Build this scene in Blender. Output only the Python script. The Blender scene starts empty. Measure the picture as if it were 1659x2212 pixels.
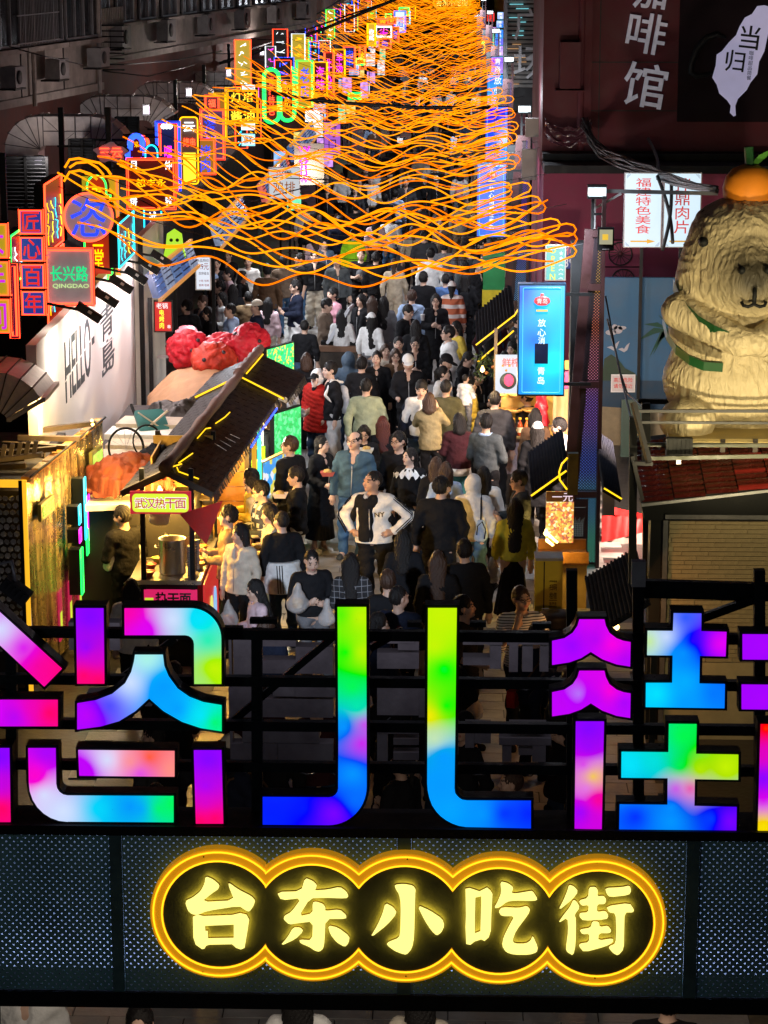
import bpy,bmesh,math,random
import numpy as np
from mathutils import Vector,Matrix,noise as mnoise
random.seed(7)
PI = math.pi
R = math.radians
S = bpy.context.scene
COL = S.collection
# ---------------------------------------------------------------- camera, world, exposure
F,CX,CY,CH = 5400.0,829.5,1106.0,8.5          # focal length and centre on a 1659 x 2212 frame, eye height
PITCH,YAW = math.atan(1268 / 5400),math.atan(0.02749)
cd = bpy.data.cameras.new('camera')
cam = bpy.data.objects.new('camera',cd)
COL.objects.link(cam)
cam.location = (0,0,CH)
cam.rotation_euler = (PI / 2 - PITCH,0,YAW)
cd.sensor_fit = 'HORIZONTAL'
cd.sensor_width = 36
cd.lens = 36 * F / 1659
cd.clip_end = 2000
cd.clip_start = 0.5
S.camera = cam
W = bpy.data.worlds.new('World')
S.world = W
W.use_nodes = True
_wn = W.node_tree.nodes
_bg = _wn['Background']
_bg.inputs[0].default_value = (0.42,0.34,0.46,1)
_bg.inputs[1].default_value = 0.028
S.view_settings.view_transform = 'Standard'
S.view_settings.look = 'None'
S.view_settings.exposure = 0.0
S.view_settings.gamma = 1.0
S.cycles.use_light_tree = True
S.cycles.max_bounces = 5
S.cycles.diffuse_bounces = 2
S.cycles.glossy_bounces = 3
S.cycles.transmission_bounces = 4
S.cycles.transparent_max_bounces = 8
S.cycles.sample_clamp_indirect = 3.0
S.cycles.caustics_reflective = False
S.cycles.caustics_refractive = False
def lamp(name,kind,loc,energy,col,target=None,size=0.2,spot=90,blend=0.5,size_y=None):
 l = bpy.data.lights.new(name,kind)
 l.energy = energy
 l.color = col
 if kind == 'AREA':
  l.size = size
  if size_y:
   l.shape = 'RECTANGLE'
   l.size_y = size_y
 else:
  l.shadow_soft_size = size
 if kind == 'SPOT':
  l.spot_size = R(spot)
  l.spot_blend = blend
 o = bpy.data.objects.new(name,l)
 COL.objects.link(o)
 o.location = loc
 if target is not None:
  o.rotation_euler = (Vector(target) - Vector(loc)).to_track_quat('-Z','Y').to_euler()
 return o
# ---------------------------------------------------------------- picture measurements -> world points
_h = Vector((-math.sin(YAW),math.cos(YAW),0))
_rt = Vector((math.cos(YAW),math.sin(YAW),0))
_fw = _h * math.cos(PITCH) - Vector((0,0,1)) * math.sin(PITCH)
_up = _h * math.sin(PITCH) + Vector((0,0,1)) * math.cos(PITCH)
EYE = Vector((0,0,CH))
def ray(px,py):
 return _fw * F + _rt * (px - CX) + _up * (CY - py)
def atY(px,py,Y):
 d = ray(px,py)
 return EYE + d * (Y / d.y)
def atZ(px,py,Z):
 d = ray(px,py)
 return EYE + d * ((Z - CH) / d.z)
def atX(px,py,X):
 d = ray(px,py)
 return EYE + d * (X / d.x)
# ---------------------------------------------------------------- object helpers
def T(o,label=None,cat=None,group=None,kind=None):
 if label:
  o['label'] = label
 if cat:
  o['category'] = cat
 if group:
  o['group'] = group
 if kind:
  o['kind'] = kind
 return o
def empty(name,loc=(0,0,0),rz=0.0,label=None,cat=None,group=None):
 o = bpy.data.objects.new(name,None)
 o.empty_display_size = 0.1
 COL.objects.link(o)
 o.location = loc
 o.rotation_euler = (0,0,rz)
 return T(o,label,cat,group)
def link(name,me,m=None,parent=None,loc=(0,0,0),rot=(0,0,0),scale=None):
 o = bpy.data.objects.new(name,me)
 COL.objects.link(o)
 o.parent = parent
 o.location = loc
 o.rotation_euler = rot
 if scale is not None:
  o.scale = scale if hasattr(scale,'__len__') else (scale,) * 3
 if m is not None:
  if len(me.materials) == 0:
   me.materials.append(m)
  elif me.materials[0] is not m:
   o.material_slots[0].link = 'OBJECT'
   o.material_slots[0].material = m
 return o
class MB:
 """collects vertices and faces of ONE part"""
 def __init__(s):
  s.v = []
  s.f = []
  s.sm = []
 def add(s,vs,fs,smooth=False):
  b = len(s.v)
  s.v += [tuple(v) for v in vs]
  s.f += [tuple(i + b for i in f) for f in fs]
  s.sm += [smooth] * len(fs)
  return s
 def box(s,c,size,rot=None):
  x,y,z = (q / 2 for q in size)
  vs = [Vector((a * x,b * y,d * z)) for d in (-1,1) for b in (-1,1) for a in (-1,1)]
  if rot is not None:
   m = rot if isinstance(rot,Matrix) else Matrix.Rotation(rot,3,'Z')
   vs = [m @ v for v in vs]
  c = Vector(c)
  return s.add([v + c for v in vs],[(0,2,3,1),(4,5,7,6),(0,1,5,4),(2,6,7,3),(0,4,6,2),(1,3,7,5)])
 def bar(s,a,b,w=0.04,h=None,n=0,r2=None):
  """bar from a to b, square (n=0) or round with n sides"""
  a,b = Vector(a),Vector(b)
  d = (b - a).normalized()
  u = d.cross(Vector((0,0,1)))
  if u.length < 1e-3:
   u = Vector((1,0,0))
  u.normalize()
  w2 = d.cross(u).normalized()
  if n == 0:
   h = h or w
   k = [u * sx * w / 2 + w2 * sy * h / 2 for sx,sy in ((-1,-1),(1,-1),(1,1),(-1,1))]
   k2 = k
  else:
   k = [(u * math.cos(2 * PI * i / n) + w2 * math.sin(2 * PI * i / n)) * w for i in range(n)]
   q = (r2 if r2 is not None else w) / w
   k2 = [p * q for p in k]
  m = len(k)
  vs = [a + p for p in k] + [b + p for p in k2]
  fs = [(i,(i + 1) % m,m + (i + 1) % m,m + i) for i in range(m)] + [tuple(range(m))[::-1],tuple(range(m,2 * m))]
  return s.add(vs,fs,False)
 def tube(s,pts,r,n=6,closed=False):
  pts = [Vector(p) for p in pts]
  m = len(pts)
  vs,fs = [],[]
  prev = None
  for i,p in enumerate(pts):
   a = pts[(i - 1) % m] if (closed or i > 0) else p
   b = pts[(i + 1) % m] if (closed or i < m - 1) else p
   d = (b - a)
   if d.length < 1e-9:
    d = Vector((1,0,0))
   d.normalize()
   u = prev - d * prev.dot(d) if prev is not None else d.orthogonal()
   if u.length < 1e-6:
    u = d.orthogonal()
   u.normalize()
   prev = u
   w = d.cross(u)
   rr = r[i] if hasattr(r,'__len__') else r
   vs += [p + (u * math.cos(2 * PI * k / n) + w * math.sin(2 * PI * k / n)) * rr for k in range(n)]
  for i in range(m if closed else m - 1):
   j = (i + 1) % m
   fs += [(i * n + k,i * n + (k + 1) % n,j * n + (k + 1) % n,j * n + k) for k in range(n)]
  if not closed:
   fs += [tuple(range(n))[::-1],tuple((m - 1) * n + k for k in range(n))]
  return s.add(vs,fs,True)
 def lathe(s,prof,n=16,c=(0,0,0),smooth=True):
  c = Vector(c)
  m = len(prof)
  vs = [c + Vector((r * math.cos(2 * PI * k / n),r * math.sin(2 * PI * k / n),z)) for r,z in prof for k in range(n)]
  fs = [(i * n + k,i * n + (k + 1) % n,(i + 1) * n + (k + 1) % n,(i + 1) * n + k) for i in range(m - 1) for k in range(n)]
  fs += [tuple(range(n))[::-1],tuple((m - 1) * n + k for k in range(n))]
  return s.add(vs,fs,smooth)
 def prism(s,poly,y0,y1,fn=None):
  """polygon in (x,z) extruded from y0 to y1 (may be concave)"""
  n = len(poly)
  area = sum(poly[i][0] * poly[(i + 1) % n][1] - poly[(i + 1) % n][0] * poly[i][1] for i in range(n))
  if area < 0:
   poly = poly[::-1]
  vs = [(p[0],y0,p[1]) for p in poly] + [(p[0],y1,p[1]) for p in poly]
  fs = [tuple(range(n)),tuple(range(2 * n - 1,n - 1,-1))] + [(i,n + i,n + (i + 1) % n,(i + 1) % n) for i in range(n)]
  if fn:
   vs = [fn(*v) for v in vs]
  return s.add(vs,fs)
 def mesh(s,name):
  me = bpy.data.meshes.new(name)
  me.from_pydata(s.v,[],s.f)
  me.polygons.foreach_set('use_smooth',s.sm)
  me.update()
  return me
 def build(s,name,m,parent=None,loc=(0,0,0),rot=(0,0,0)):
  return link(name,s.mesh(name),m,parent,loc,rot)
def offset_poly(poly,d):
 """grow a closed polygon by d (mitred)"""
 n = len(poly)
 area = sum(poly[i][0] * poly[(i + 1) % n][1] - poly[(i + 1) % n][0] * poly[i][1] for i in range(n))
 sgn = 1 if area > 0 else -1
 out = []
 for i in range(n):
  p0,p1,p2 = (Vector(poly[(i + k) % n][:2]) for k in (-1,0,1))
  e1,e2 = (p1 - p0).normalized(),(p2 - p1).normalized()
  n1,n2 = Vector((e1.y,-e1.x)) * sgn,Vector((e2.y,-e2.x)) * sgn
  k = 1 + n1.dot(n2)
  v = (n1 + n2) / max(k,0.35)
  out.append((p1.x + v.x * d,p1.y + v.y * d))
 return out
def rrect(x0,z0,x1,z1,r,n=5):
 out = []
 for cx,cz,a0 in ((x1 - r,z1 - r,0),(x0 + r,z1 - r,90),(x0 + r,z0 + r,180),(x1 - r,z0 + r,270)):
  for i in range(n + 1):
   a = R(a0 + 90 * i / n)
   out.append((cx + r * math.cos(a),cz + r * math.sin(a)))
 return out
# ---------------------------------------------------------------- materials
MATS = {}
def _new(name):
 m = bpy.data.materials.new(name)
 m.use_nodes = True
 nt = m.node_tree
 return m,nt,nt.nodes,nt.links,nt.nodes['Principled BSDF']
def mat(name,col,rough=0.6,metal=0.0,var=0.25,scale=6.0,bump=0.0,bscale=60.0,spec=None,coat=0.0,sheen=0.0):
 """painted / cloth / stone surface with uneven colour and fine relief"""
 if name in MATS:
  return MATS[name]
 m,nt,N,L,P = _new(name)
 tc = N.new('ShaderNodeTexCoord')
 n1 = N.new('ShaderNodeTexNoise')
 n1.inputs['Scale'].default_value = scale
 n1.inputs['Detail'].default_value = 6
 n1.inputs['Roughness'].default_value = 0.65
 L.new(tc.outputs['Object'],n1.inputs['Vector'])
 mr = N.new('ShaderNodeMapRange')
 mr.inputs[1].default_value,mr.inputs[2].default_value = 0.3,0.7
 mr.inputs[3].default_value,mr.inputs[4].default_value = 1 - var,1 + var * 0.6
 L.new(n1.outputs['Fac'],mr.inputs[0])
 mx = N.new('ShaderNodeVectorMath')
 mx.operation = 'SCALE'
 mx.inputs[0].default_value = col[:3]
 L.new(mr.outputs[0],mx.inputs['Scale'])
 L.new(mx.outputs[0],P.inputs['Base Color'])
 P.inputs['Roughness'].default_value = rough
 P.inputs['Metallic'].default_value = metal
 if spec is not None:
  P.inputs['Specular IOR Level'].default_value = spec
 P.inputs['Coat Weight'].default_value = coat
 P.inputs['Sheen Weight'].default_value = sheen
 mr2 = N.new('ShaderNodeMapRange')
 mr2.inputs[1].default_value,mr2.inputs[2].default_value = 0.3,0.7
 mr2.inputs[3].default_value,mr2.inputs[4].default_value = max(rough - 0.12,0.05),min(rough + 0.15,1)
 L.new(n1.outputs['Fac'],mr2.inputs[0])
 L.new(mr2.outputs[0],P.inputs['Roughness'])
 if bump:
  n2 = N.new('ShaderNodeTexNoise')
  n2.inputs['Scale'].default_value = bscale
  n2.inputs['Detail'].default_value = 4
  L.new(tc.outputs['Object'],n2.inputs['Vector'])
  bp = N.new('ShaderNodeBump')
  bp.inputs['Strength'].default_value = bump
  bp.inputs['Distance'].default_value = 0.02
  L.new(n2.outputs['Fac'],bp.inputs['Height'])
  L.new(bp.outputs['Normal'],P.inputs['Normal'])
 MATS[name] = m
 return m
def emi(name,col,strength=1.0,base=(0.02,0.02,0.02),var=0.0,sampling='AUTO'):
 """something that gives off light"""
 if name in MATS:
  return MATS[name]
 m,nt,N,L,P = _new(name)
 P.inputs['Base Color'].default_value = (*base,1)
 P.inputs['Emission Color'].default_value = (*col,1)
 P.inputs['Emission Strength'].default_value = strength
 P.inputs['Roughness'].default_value = 0.35
 if var:
  tc = N.new('ShaderNodeTexCoord')
  n1 = N.new('ShaderNodeTexNoise')
  n1.inputs['Scale'].default_value = 7
  L.new(tc.outputs['Object'],n1.inputs['Vector'])
  mr = N.new('ShaderNodeMapRange')
  mr.inputs[1].default_value,mr.inputs[2].default_value = 0.3,0.7
  mr.inputs[3].default_value,mr.inputs[4].default_value = strength * (1 - var),strength * (1 + var)
  L.new(n1.outputs['Fac'],mr.inputs[0])
  L.new(mr.outputs[0],P.inputs['Emission Strength'])
 m.cycles.emission_sampling = sampling
 MATS[name] = m
 return m
def field_mat(name,pts,strength=1.0,power=3.0,sat=1.15):
 """LED diffuser whose colours run into one another between given points (x, z, colour) of the object"""
 m,nt,N,L,P = _new(name)
 tc = N.new('ShaderNodeTexCoord')
 sx = N.new('ShaderNodeSeparateXYZ')
 L.new(tc.outputs['Object'],sx.inputs[0])
 cb = N.new('ShaderNodeCombineXYZ')
 L.new(sx.outputs[0],cb.inputs[0])
 L.new(sx.outputs[2],cb.inputs[2])
 acc = wacc = None
 for x,z,c in pts:
  d = N.new('ShaderNodeVectorMath')
  d.operation = 'DISTANCE'
  d.inputs[1].default_value = (x,0,z)
  L.new(cb.outputs[0],d.inputs[0])
  a = N.new('ShaderNodeMath')
  a.operation = 'ADD'
  a.inputs[1].default_value = 0.085
  L.new(d.outputs['Value'],a.inputs[0])
  p = N.new('ShaderNodeMath')
  p.operation = 'POWER'
  p.inputs[1].default_value = -power
  L.new(a.outputs[0],p.inputs[0])
  s = N.new('ShaderNodeVectorMath')
  s.operation = 'SCALE'
  s.inputs[0].default_value = c
  L.new(p.outputs[0],s.inputs['Scale'])
  if acc is None:
   acc,wacc = s.outputs[0],p.outputs[0]
  else:
   q = N.new('ShaderNodeVectorMath')
   q.operation = 'ADD'
   L.new(acc,q.inputs[0])
   L.new(s.outputs[0],q.inputs[1])
   acc = q.outputs[0]
   w = N.new('ShaderNodeMath')
   w.operation = 'ADD'
   L.new(wacc,w.inputs[0])
   L.new(p.outputs[0],w.inputs[1])
   wacc = w.outputs[0]
 iv = N.new('ShaderNodeMath')
 iv.operation = 'DIVIDE'
 iv.inputs[0].default_value = 1.0
 L.new(wacc,iv.inputs[1])
 f = N.new('ShaderNodeVectorMath')
 f.operation = 'SCALE'
 L.new(acc,f.inputs[0])
 L.new(iv.outputs[0],f.inputs['Scale'])
 hs = N.new('ShaderNodeHueSaturation')
 hs.inputs['Saturation'].default_value = sat
 L.new(f.outputs[0],hs.inputs['Color'])
 L.new(hs.outputs[0],P.inputs['Emission Color'])
 P.inputs['Emission Strength'].default_value = strength
 P.inputs['Base Color'].default_value = (0.05,0.05,0.05,1)
 P.inputs['Roughness'].default_value = 0.4
 return m
def dots_mat(name,col,pitch,rad,metal=0.5,rough=0.45,axes='XZ'):
 """perforated sheet: staggered round holes, open to what lies behind"""
 if name in MATS:
  return MATS[name]
 m,nt,N,L,P = _new(name)
 tc = N.new('ShaderNodeTexCoord')
 sx = N.new('ShaderNodeSeparateXYZ')
 L.new(tc.outputs['Object'],sx.inputs[0])
 outs = []
 for off in (0.0,0.5):
  cb = N.new('ShaderNodeCombineXYZ')
  for k,ax in enumerate((axes[0],axes[1])):
   a = N.new('ShaderNodeMath')
   a.operation = 'MULTIPLY_ADD'
   a.inputs[1].default_value = 1 / pitch
   a.inputs[2].default_value = off
   L.new(sx.outputs['XYZ'.index(ax)],a.inputs[0])
   fr = N.new('ShaderNodeMath')
   fr.operation = 'FRACT'
   L.new(a.outputs[0],fr.inputs[0])
   L.new(fr.outputs[0],cb.inputs[k])
  d = N.new('ShaderNodeVectorMath')
  d.operation = 'DISTANCE'
  d.inputs[1].default_value = (0.5,0.5,0)
  L.new(cb.outputs[0],d.inputs[0])
  outs.append(d.outputs['Value'])
 mn = N.new('ShaderNodeMath')
 mn.operation = 'MINIMUM'
 L.new(outs[0],mn.inputs[0])
 L.new(outs[1],mn.inputs[1])
 lt = N.new('ShaderNodeMath')
 lt.operation = 'GREATER_THAN'
 lt.inputs[1].default_value = rad / pitch
 L.new(mn.outputs[0],lt.inputs[0])
 L.new(lt.outputs[0],P.inputs['Alpha'])
 n1 = N.new('ShaderNodeTexNoise')
 n1.inputs['Scale'].default_value = 3.2
 n1.inputs['Detail'].default_value = 9
 L.new(tc.outputs['Object'],n1.inputs['Vector'])
 mx = N.new('ShaderNodeMix')
 mx.data_type = 'RGBA'
 mx.inputs[6].default_value = (*[c * 0.35 for c in col],1)
 mx.inputs[7].default_value = (*[min(c * 1.55,.8) for c in col],1)
 L.new(n1.outputs['Fac'],mx.inputs[0])
 L.new(mx.outputs[2],P.inputs['Base Color'])
 P.inputs['Metallic'].default_value = metal
 P.inputs['Roughness'].default_value = rough
 MATS[name] = m
 return m
# ---------------------------------------------------------------- lettering
_tx = {}
def text_mesh(body,bold=0.0,depth=0.0,vertical=False):
 """lettering as a mesh in the x-z plane, centred, 1 em = 1 unit"""
 key = (body,bold,depth,vertical)
 if key in _tx:
  return _tx[key]
 c = bpy.data.curves.new('lettering','FONT')
 c.body = '\n'.join(body) if vertical else body
 c.align_x = 'CENTER'
 c.align_y = 'CENTER'
 c.offset = bold if bold > .025 else min(bold,.006)
 c.extrude = depth / 2
 c.resolution_u = 3
 c.space_line = 1.0
 o = bpy.data.objects.new('lettering',c)
 COL.objects.link(o)
 dg = bpy.context.evaluated_depsgraph_get()
 me = bpy.data.meshes.new_from_object(o.evaluated_get(dg),depsgraph=dg)
 me.name = 'lettering'
 bpy.data.objects.remove(o)
 n = len(me.vertices)
 co = np.zeros(n * 3)
 me.vertices.foreach_get('co',co)
 co = co.reshape(-1,3)
 if n:
  co[:,0] -= (co[:,0].min() + co[:,0].max()) / 2
  co[:,1] -= (co[:,1].min() + co[:,1].max()) / 2
  co = np.stack([co[:,0],-co[:,2],co[:,1]],1)
  me.vertices.foreach_set('co',co.ravel())
 me.materials.clear()
 me['w'] = float(np.ptp(co[:,0])) if n else 1.0
 me['h'] = float(np.ptp(co[:,2])) if n else 1.0
 me.update()
 _tx[key] = me
 return me
def text(body,m,parent,loc,w=None,h=None,bold=0.0,depth=0.004,rot=(0,0,0),vertical=False,name='lettering'):
 """place lettering fitted into w x h metres"""
 me = text_mesh(body,bold,0.02,vertical)
 sx = (w / me['w']) if w else None
 sz = (h / me['h']) if h else None
 sx = sx or sz
 sz = sz or sx
 return link(name,me,m,parent,loc,rot,(sx,depth / 0.02,sz))
M_black = mat('black_paint',(0.008,0.009,0.010),0.6,0.0,0.5,5,0.15,80,.22)
M_frame = mat('gate_steel_paint',(0.010,0.016,0.018),0.4,0.3,0.5,4,0.2,90)
M_rim = mat('letter_casing',(0.006,0.012,0.014),0.38,0.3,0.4,6,0.1,90)
M_back = mat('letter_back_sheet',(0.15,0.135,0.145),0.5,0.2,0.3,5,0.1,60)
M_gold0 = mat('gold_rim_metal',(0.75,0.42,0.02),0.35,0.35,0.3,8,0.15,60)
M_plaque = mat('plaque_black',(0.075,0.08,0.065),0.6,0.0,0.4,5,0.1,60)
M_steel = mat('galvanised_sheet',(0.42,0.42,0.43),0.42,0.6,0.35,3,0.12,30)
M_white = mat('white_paint',(0.75,0.75,0.74),0.5,0,0.12,3,0.05,40)
M_grey = mat('grey_plastic',(0.30,0.30,0.31),0.5,0,0.2,5,0.05,60)
M_cable = mat('black_cable',(0.02,0.02,0.022),0.4,0,0.4,20)
M_wood = mat('dark_log',(0.16,0.085,0.05),0.6,0,0.5,14,0.5,40)
N_white = emi('neon_white',(0.85,0.95,1.0),2.6)
N_red = emi('neon_red',(1.0,0.045,0.012),6.0)
N_green = emi('neon_green',(0.01,1.0,0.09),3.4)
N_blue = emi('neon_blue',(0.015,0.06,1.0),4.5)
N_cyan = emi('neon_cyan',(0.02,0.75,0.95),2.4)
N_gold = emi('neon_gold',(1.0,0.42,0.0),2.6)
N_yellow = emi('neon_yellow',(1.0,0.72,0.03),2.2)
N_pink = emi('neon_magenta',(1.0,0.02,0.75),2.4)
N_rope = emi('rope_light_amber',(1.0,0.27,0.002),1.9)
N_rope2 = emi('rope_light_orange',(1.0,0.18,0.0),1.5)
N_roof = emi('roof_rope_light',(1.0,0.58,0.01),1.7)
M_gold = emi('gold_rim',(1.0,.44,.01),.34,(.7,.4,.03))
for _m in (N_rope,N_rope2):
 _p = _m.node_tree.nodes['Principled BSDF']
 _p.inputs['Specular IOR Level'].default_value = 0.0
 _p.inputs['Base Color'].default_value = (.01,.004,0,1)
# ================================================================ the gate at the street's mouth
GY = 12.0                                   # distance of the gate's lit faces
def gz(zoom):
 x0,y0,s = {'A': (0,2300,1.0703),'B': (1500,2300,1.0553),'P': (600,3350,1.58),'Q': (1600,3350,1.508)}[zoom]
 def f(p,Y=GY):
  q = atY((x0 + p[0] / s) * 0.54,(y0 + p[1] / s) * 0.54,Y)
  return (q.x,q.z)
 return f
def arc(cx,cy,r,a0,a1,n=14):
 return [(cx + r * math.cos(R(a0 + (a1 - a0) * i / n)),cy - r * math.sin(R(a0 + (a1 - a0) * i / n))) for i in range(n + 1)]
RED,MAG,VIO,BLU,SKY,CYA,GRN,LIM,WHT,PNK,YEL,PCH = ((1,.01,.1),(.95,.01,.55),(.2,.0,1),(.0,.01,1),(.0,.3,1),(.05,.75,.95),
 (.0,.9,.06),(.55,.85,.02),(.70,.78,.95),(.68,.2,.80),(.9,.75,.1),(.95,.45,.4))
ren_top = lambda dy: [(863,188 + dy),(969,188 + dy),(975,215 + dy),(990,245 + dy),(1020,268 + dy),(1050,279 + dy),(1079,284 + dy),(1077,386 + dy),(1020,377 + dy),
 (960,355 + dy),(911,324 + dy),(870,350 + dy),(820,368 + dy),(748,379 + dy),(748,279 + dy),(800,268 + dy),(835,245 + dy),(855,215 + dy)]
CHARS = [
('rainbow lit cropped character with bowl shaped base, left end of the gate','A',[
([(-80,87),(265,402),(190,478),(-80,225)],[(0,230,WHT),(100,310,PNK),(200,400,(.9,.1,.35)),(250,410,(.95,.02,.2)),(-60,170,PNK)]),
([(-100,535),(247,535),(247,647),(-100,647)],[(-40,590,(.7,.1,.9)),(60,610,(.45,.05,.9)),(140,570,(.8,.15,.5)),(210,590,RED)]),
([(325,143),(443,143),(447,465),(331,465)],[(385,180,VIO),(370,310,VIO),(400,350,(.6,.02,.6)),(360,430,RED),(420,450,RED)]),
([(533,143)] + arc(815,275,132,90,0) + [(948,466),(832,466),(831,300)] + arc(793,295,38,0,90,4) + [(534,257)],
[(550,160,(.9,.05,.4)),(620,240,(.7,.05,.85)),(740,190,WHT),(850,190,CYA),(890,280,(.2,.8,.5)),(920,400,LIM),(860,450,(.45,.75,.3))]),
([(578,342),(697,342),(703,390),(722,435),(760,487),(810,522),(870,545),(949,558),(949,669),(860,655),(780,628),(700,582),(639,528),(580,582),(510,625),(430,648),
 (331,661),(331,550),(410,537),(480,510),(535,465),(562,415),(574,370)],
[(630,360,(.5,.85,.75)),(560,460,WHT),(470,560,(.3,.3,1)),(370,600,(.5,.05,.9)),(700,480,SKY),(760,570,SKY),(860,600,CYA),(920,630,GRN)]),
([(-80,742),(40,742),(45,1057),(-80,1057)],[(0,780,VIO),(0,900,(.5,.02,.7)),(10,1000,RED)]),
([(121,742),(238,742),(240,895)] + arc(290,895,50,180,270,4) + [(743,947),(743,1058),(285,1055)] + arc(290,890,166,270,180,7),
[(200,760,(.4,.05,.9)),(150,860,MAG),(190,940,WHT),(270,1010,WHT),(420,1000,(.2,.7,.9)),(560,990,(.15,.35,.95)),(600,1000,SKY),(680,1000,GRN),(735,980,GRN)]),
([(335,750),(747,754),(747,863),(340,859)],[(360,840,(.5,.02,.9)),(460,790,WHT),(560,800,PCH),(640,780,(.95,.3,.2)),(600,850,PNK),(730,830,PCH)]),
([(830,751),(948,751),(956,1064),(839,1064)],[(890,790,VIO),(880,900,(.35,.0,.9)),(880,970,(.6,.02,.6)),(920,1040,RED),(860,1050,RED)]),
]),
('two tall mirrored hooks, lime green fading to deep blue, middle of the gate','A',[
([(1445,138),(1568,138),(1570,905)] + arc(1406,906,164,0,-90) + [(1125,1068),(1125,951),(1408,953)] + arc(1408,913,40,-90,0,4) + [(1449,700)],
[(1460,170,(.1,.85,.05)),(1545,180,LIM),(1480,330,GRN),(1550,330,LIM),(1510,480,GRN),(1530,560,(.05,.8,.4)),(1470,650,SKY),(1560,640,PNK),(1550,720,PNK),(1510,850,SKY),
 (1520,960,(.05,.2,1)),(1430,1020,VIO),(1300,1000,BLU),(1160,1000,BLU)]),
([(1445 + 387.6,142),(1445 + 511,142),(1448 + 498,913)] + [(1949,935),(1956,945),(1966,955),(1979,963),(1999,966),(2273,967),(2273,1084),(1994,1078),(1964,1073),(1936,1063),(1910,1049),(1887,1032),(1868,1012),(1850,985),(1838,953),(1831,920),(1829,892)],
[(1890,180,LIM),(1860,300,LIM),(1900,400,GRN),(1910,560,GRN),(1840,600,YEL),(1860,700,(.6,.75,.5)),(1900,780,SKY),(1880,900,SKY),(1930,1000,(.0,.35,1)),(2060,1020,SKY),(2160,1020,BLU),(2260,1020,BLU)]),
]),
('rainbow lit character of stacked peaks and crosses, right end of the gate','B',[
(ren_top(0),[(910,200,PNK),(830,300,(.35,.1,1)),(780,340,(.45,.0,1)),(1000,290,(.95,.02,.7)),(1060,360,(.4,.0,.9)),(930,270,(.5,.2,.9))]),
(ren_top(217),[(910,420,PNK),(860,500,(.55,.4,.9)),(780,560,(.55,.1,.9)),(990,490,(.95,.02,.6)),(1050,540,(.35,.0,1)),(930,520,(.5,.1,.95))]),
([(848,619),(967,619),(957,1073),(843,1070)],[(900,650,VIO),(900,720,(.35,.1,.95)),(880,800,PNK),(920,850,YEL),(890,900,(.7,.3,.8)),(940,950,(.95,.1,.3)),(870,1000,(.3,.05,1)),(930,1050,(.6,.05,.7))]),
([(1261,162),(1378,163),(1377,238),(1484,241),(1480,343),(1371,341),(1369,459),(1477,461),(1475,562),(1143,557),(1144,456),(1255,456),(1257,339),(1149,338),(1151,236),(1258,237)],
[(1310,180,(.25,.3,.95)),(1160,280,(.6,.8,.35)),(1230,260,WHT),(1340,280,(.15,.1,1)),(1460,290,(.8,.0,.85)),(1300,330,SKY),(1310,450,(.0,.4,1)),(1190,500,CYA),(1430,500,(.1,.25,1)),(1310,540,SKY)]),
([(1241,629),(1358,630),(1355,756),(1534,759),(1533,864),(1350,861),(1348,976),(1527,980),(1525,1085),(1031,1075),(1033,969),(1235,971),(1236,857),(1040,855),(1041,747),(1239,749)],
[(1300,680,GRN),(1080,800,CYA),(1180,790,(.05,.7,.7)),(1290,800,GRN),(1480,810,LIM),(1370,820,(.5,.8,.05)),(1330,900,(.9,.2,.45)),(1270,900,PNK),(1250,980,SKY),(1100,1020,BLU),(1250,1040,SKY),(1420,1030,(.1,.15,1)),(1500,1040,VIO)]),
([(1552,251),(1750,252),(1750,357),(1552,356)],[(1580,300,(.35,.0,1)),(1640,300,(.4,.0,1)),(1720,300,VIO)]),
([(1548,463),(1750,465),(1750,568),(1548,566)],[(1580,510,(.35,.0,.95)),(1640,520,(.4,.0,1)),(1720,520,VIO)]),
([(1628,630),(1740,632),(1735,1085),(1616,1084)],[(1650,650,(.95,.15,.1)),(1640,760,(.7,.05,.5)),(1640,860,VIO),(1640,950,PNK),(1640,1060,YEL)]),
]),
]
for lab,zm,strokes in CHARS:
 g = gz(zm)
 t = empty('letter_sign',(0,GY,0),0,lab,'letter sign','colour changing character signs on the gate')
 for poly,cols in strokes:
  if len(cols) < 3:
   continue
  P = [g(p) for p in poly]
  cs = MB().prism(offset_poly(P,0.014),0.004,0.105).build('stroke',M_rim,t)
  fm = field_mat('led_face',[(*g((c[0],c[1])),c[2]) for c in cols],1.08,3.3,1.35)
  MB().prism(P,-0.004,0.02).build('face',fm,cs)
# --- steel frame behind the letters
def gp(px,py,Y=GY):
 q = atY(px,py,Y)
 return q
fr = empty('gate_frame',(0,GY + 0.2,0),0,'dark steel gate frame with beams, posts and braces behind the glowing letters','gate')
def gbeam(px0,py0,px1,py1,w,h,Y,name='beam'):
 a,b = gp(px0,py0,Y),gp(px1,py1,Y)
 off = Vector((0,GY + 0.2,0))
 return MB().bar(a - off,b - off,w,h).build(name,M_frame,fr)
YB = GY + 0.2
for py,hh in ((1363,.05),(1464,.05),(1560,.05),(1648,.05),(1762,.055)):
 gbeam(-120,py,1780,py + 18,.05,hh,YB)
for px in (25,555,1235,1378,1640):
 gbeam(px,1358 if px < 1200 else 1230,px + 1,1800,.055,.055,YB + .03,'post')
gbeam(500,1560,720,1375,.035,.035,YB + .06,'brace')
gbeam(255,1470,380,1378,.035,.035,YB + .06,'brace')
gbeam(800,1400,870,1360,.035,.035,YB + .06,'brace')
gbeam(1380,1385,1700,1268,.04,.04,YB + .06,'brace')
gbeam(1368,1270,1720,1280,.05,.09,YB + .10)
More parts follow.
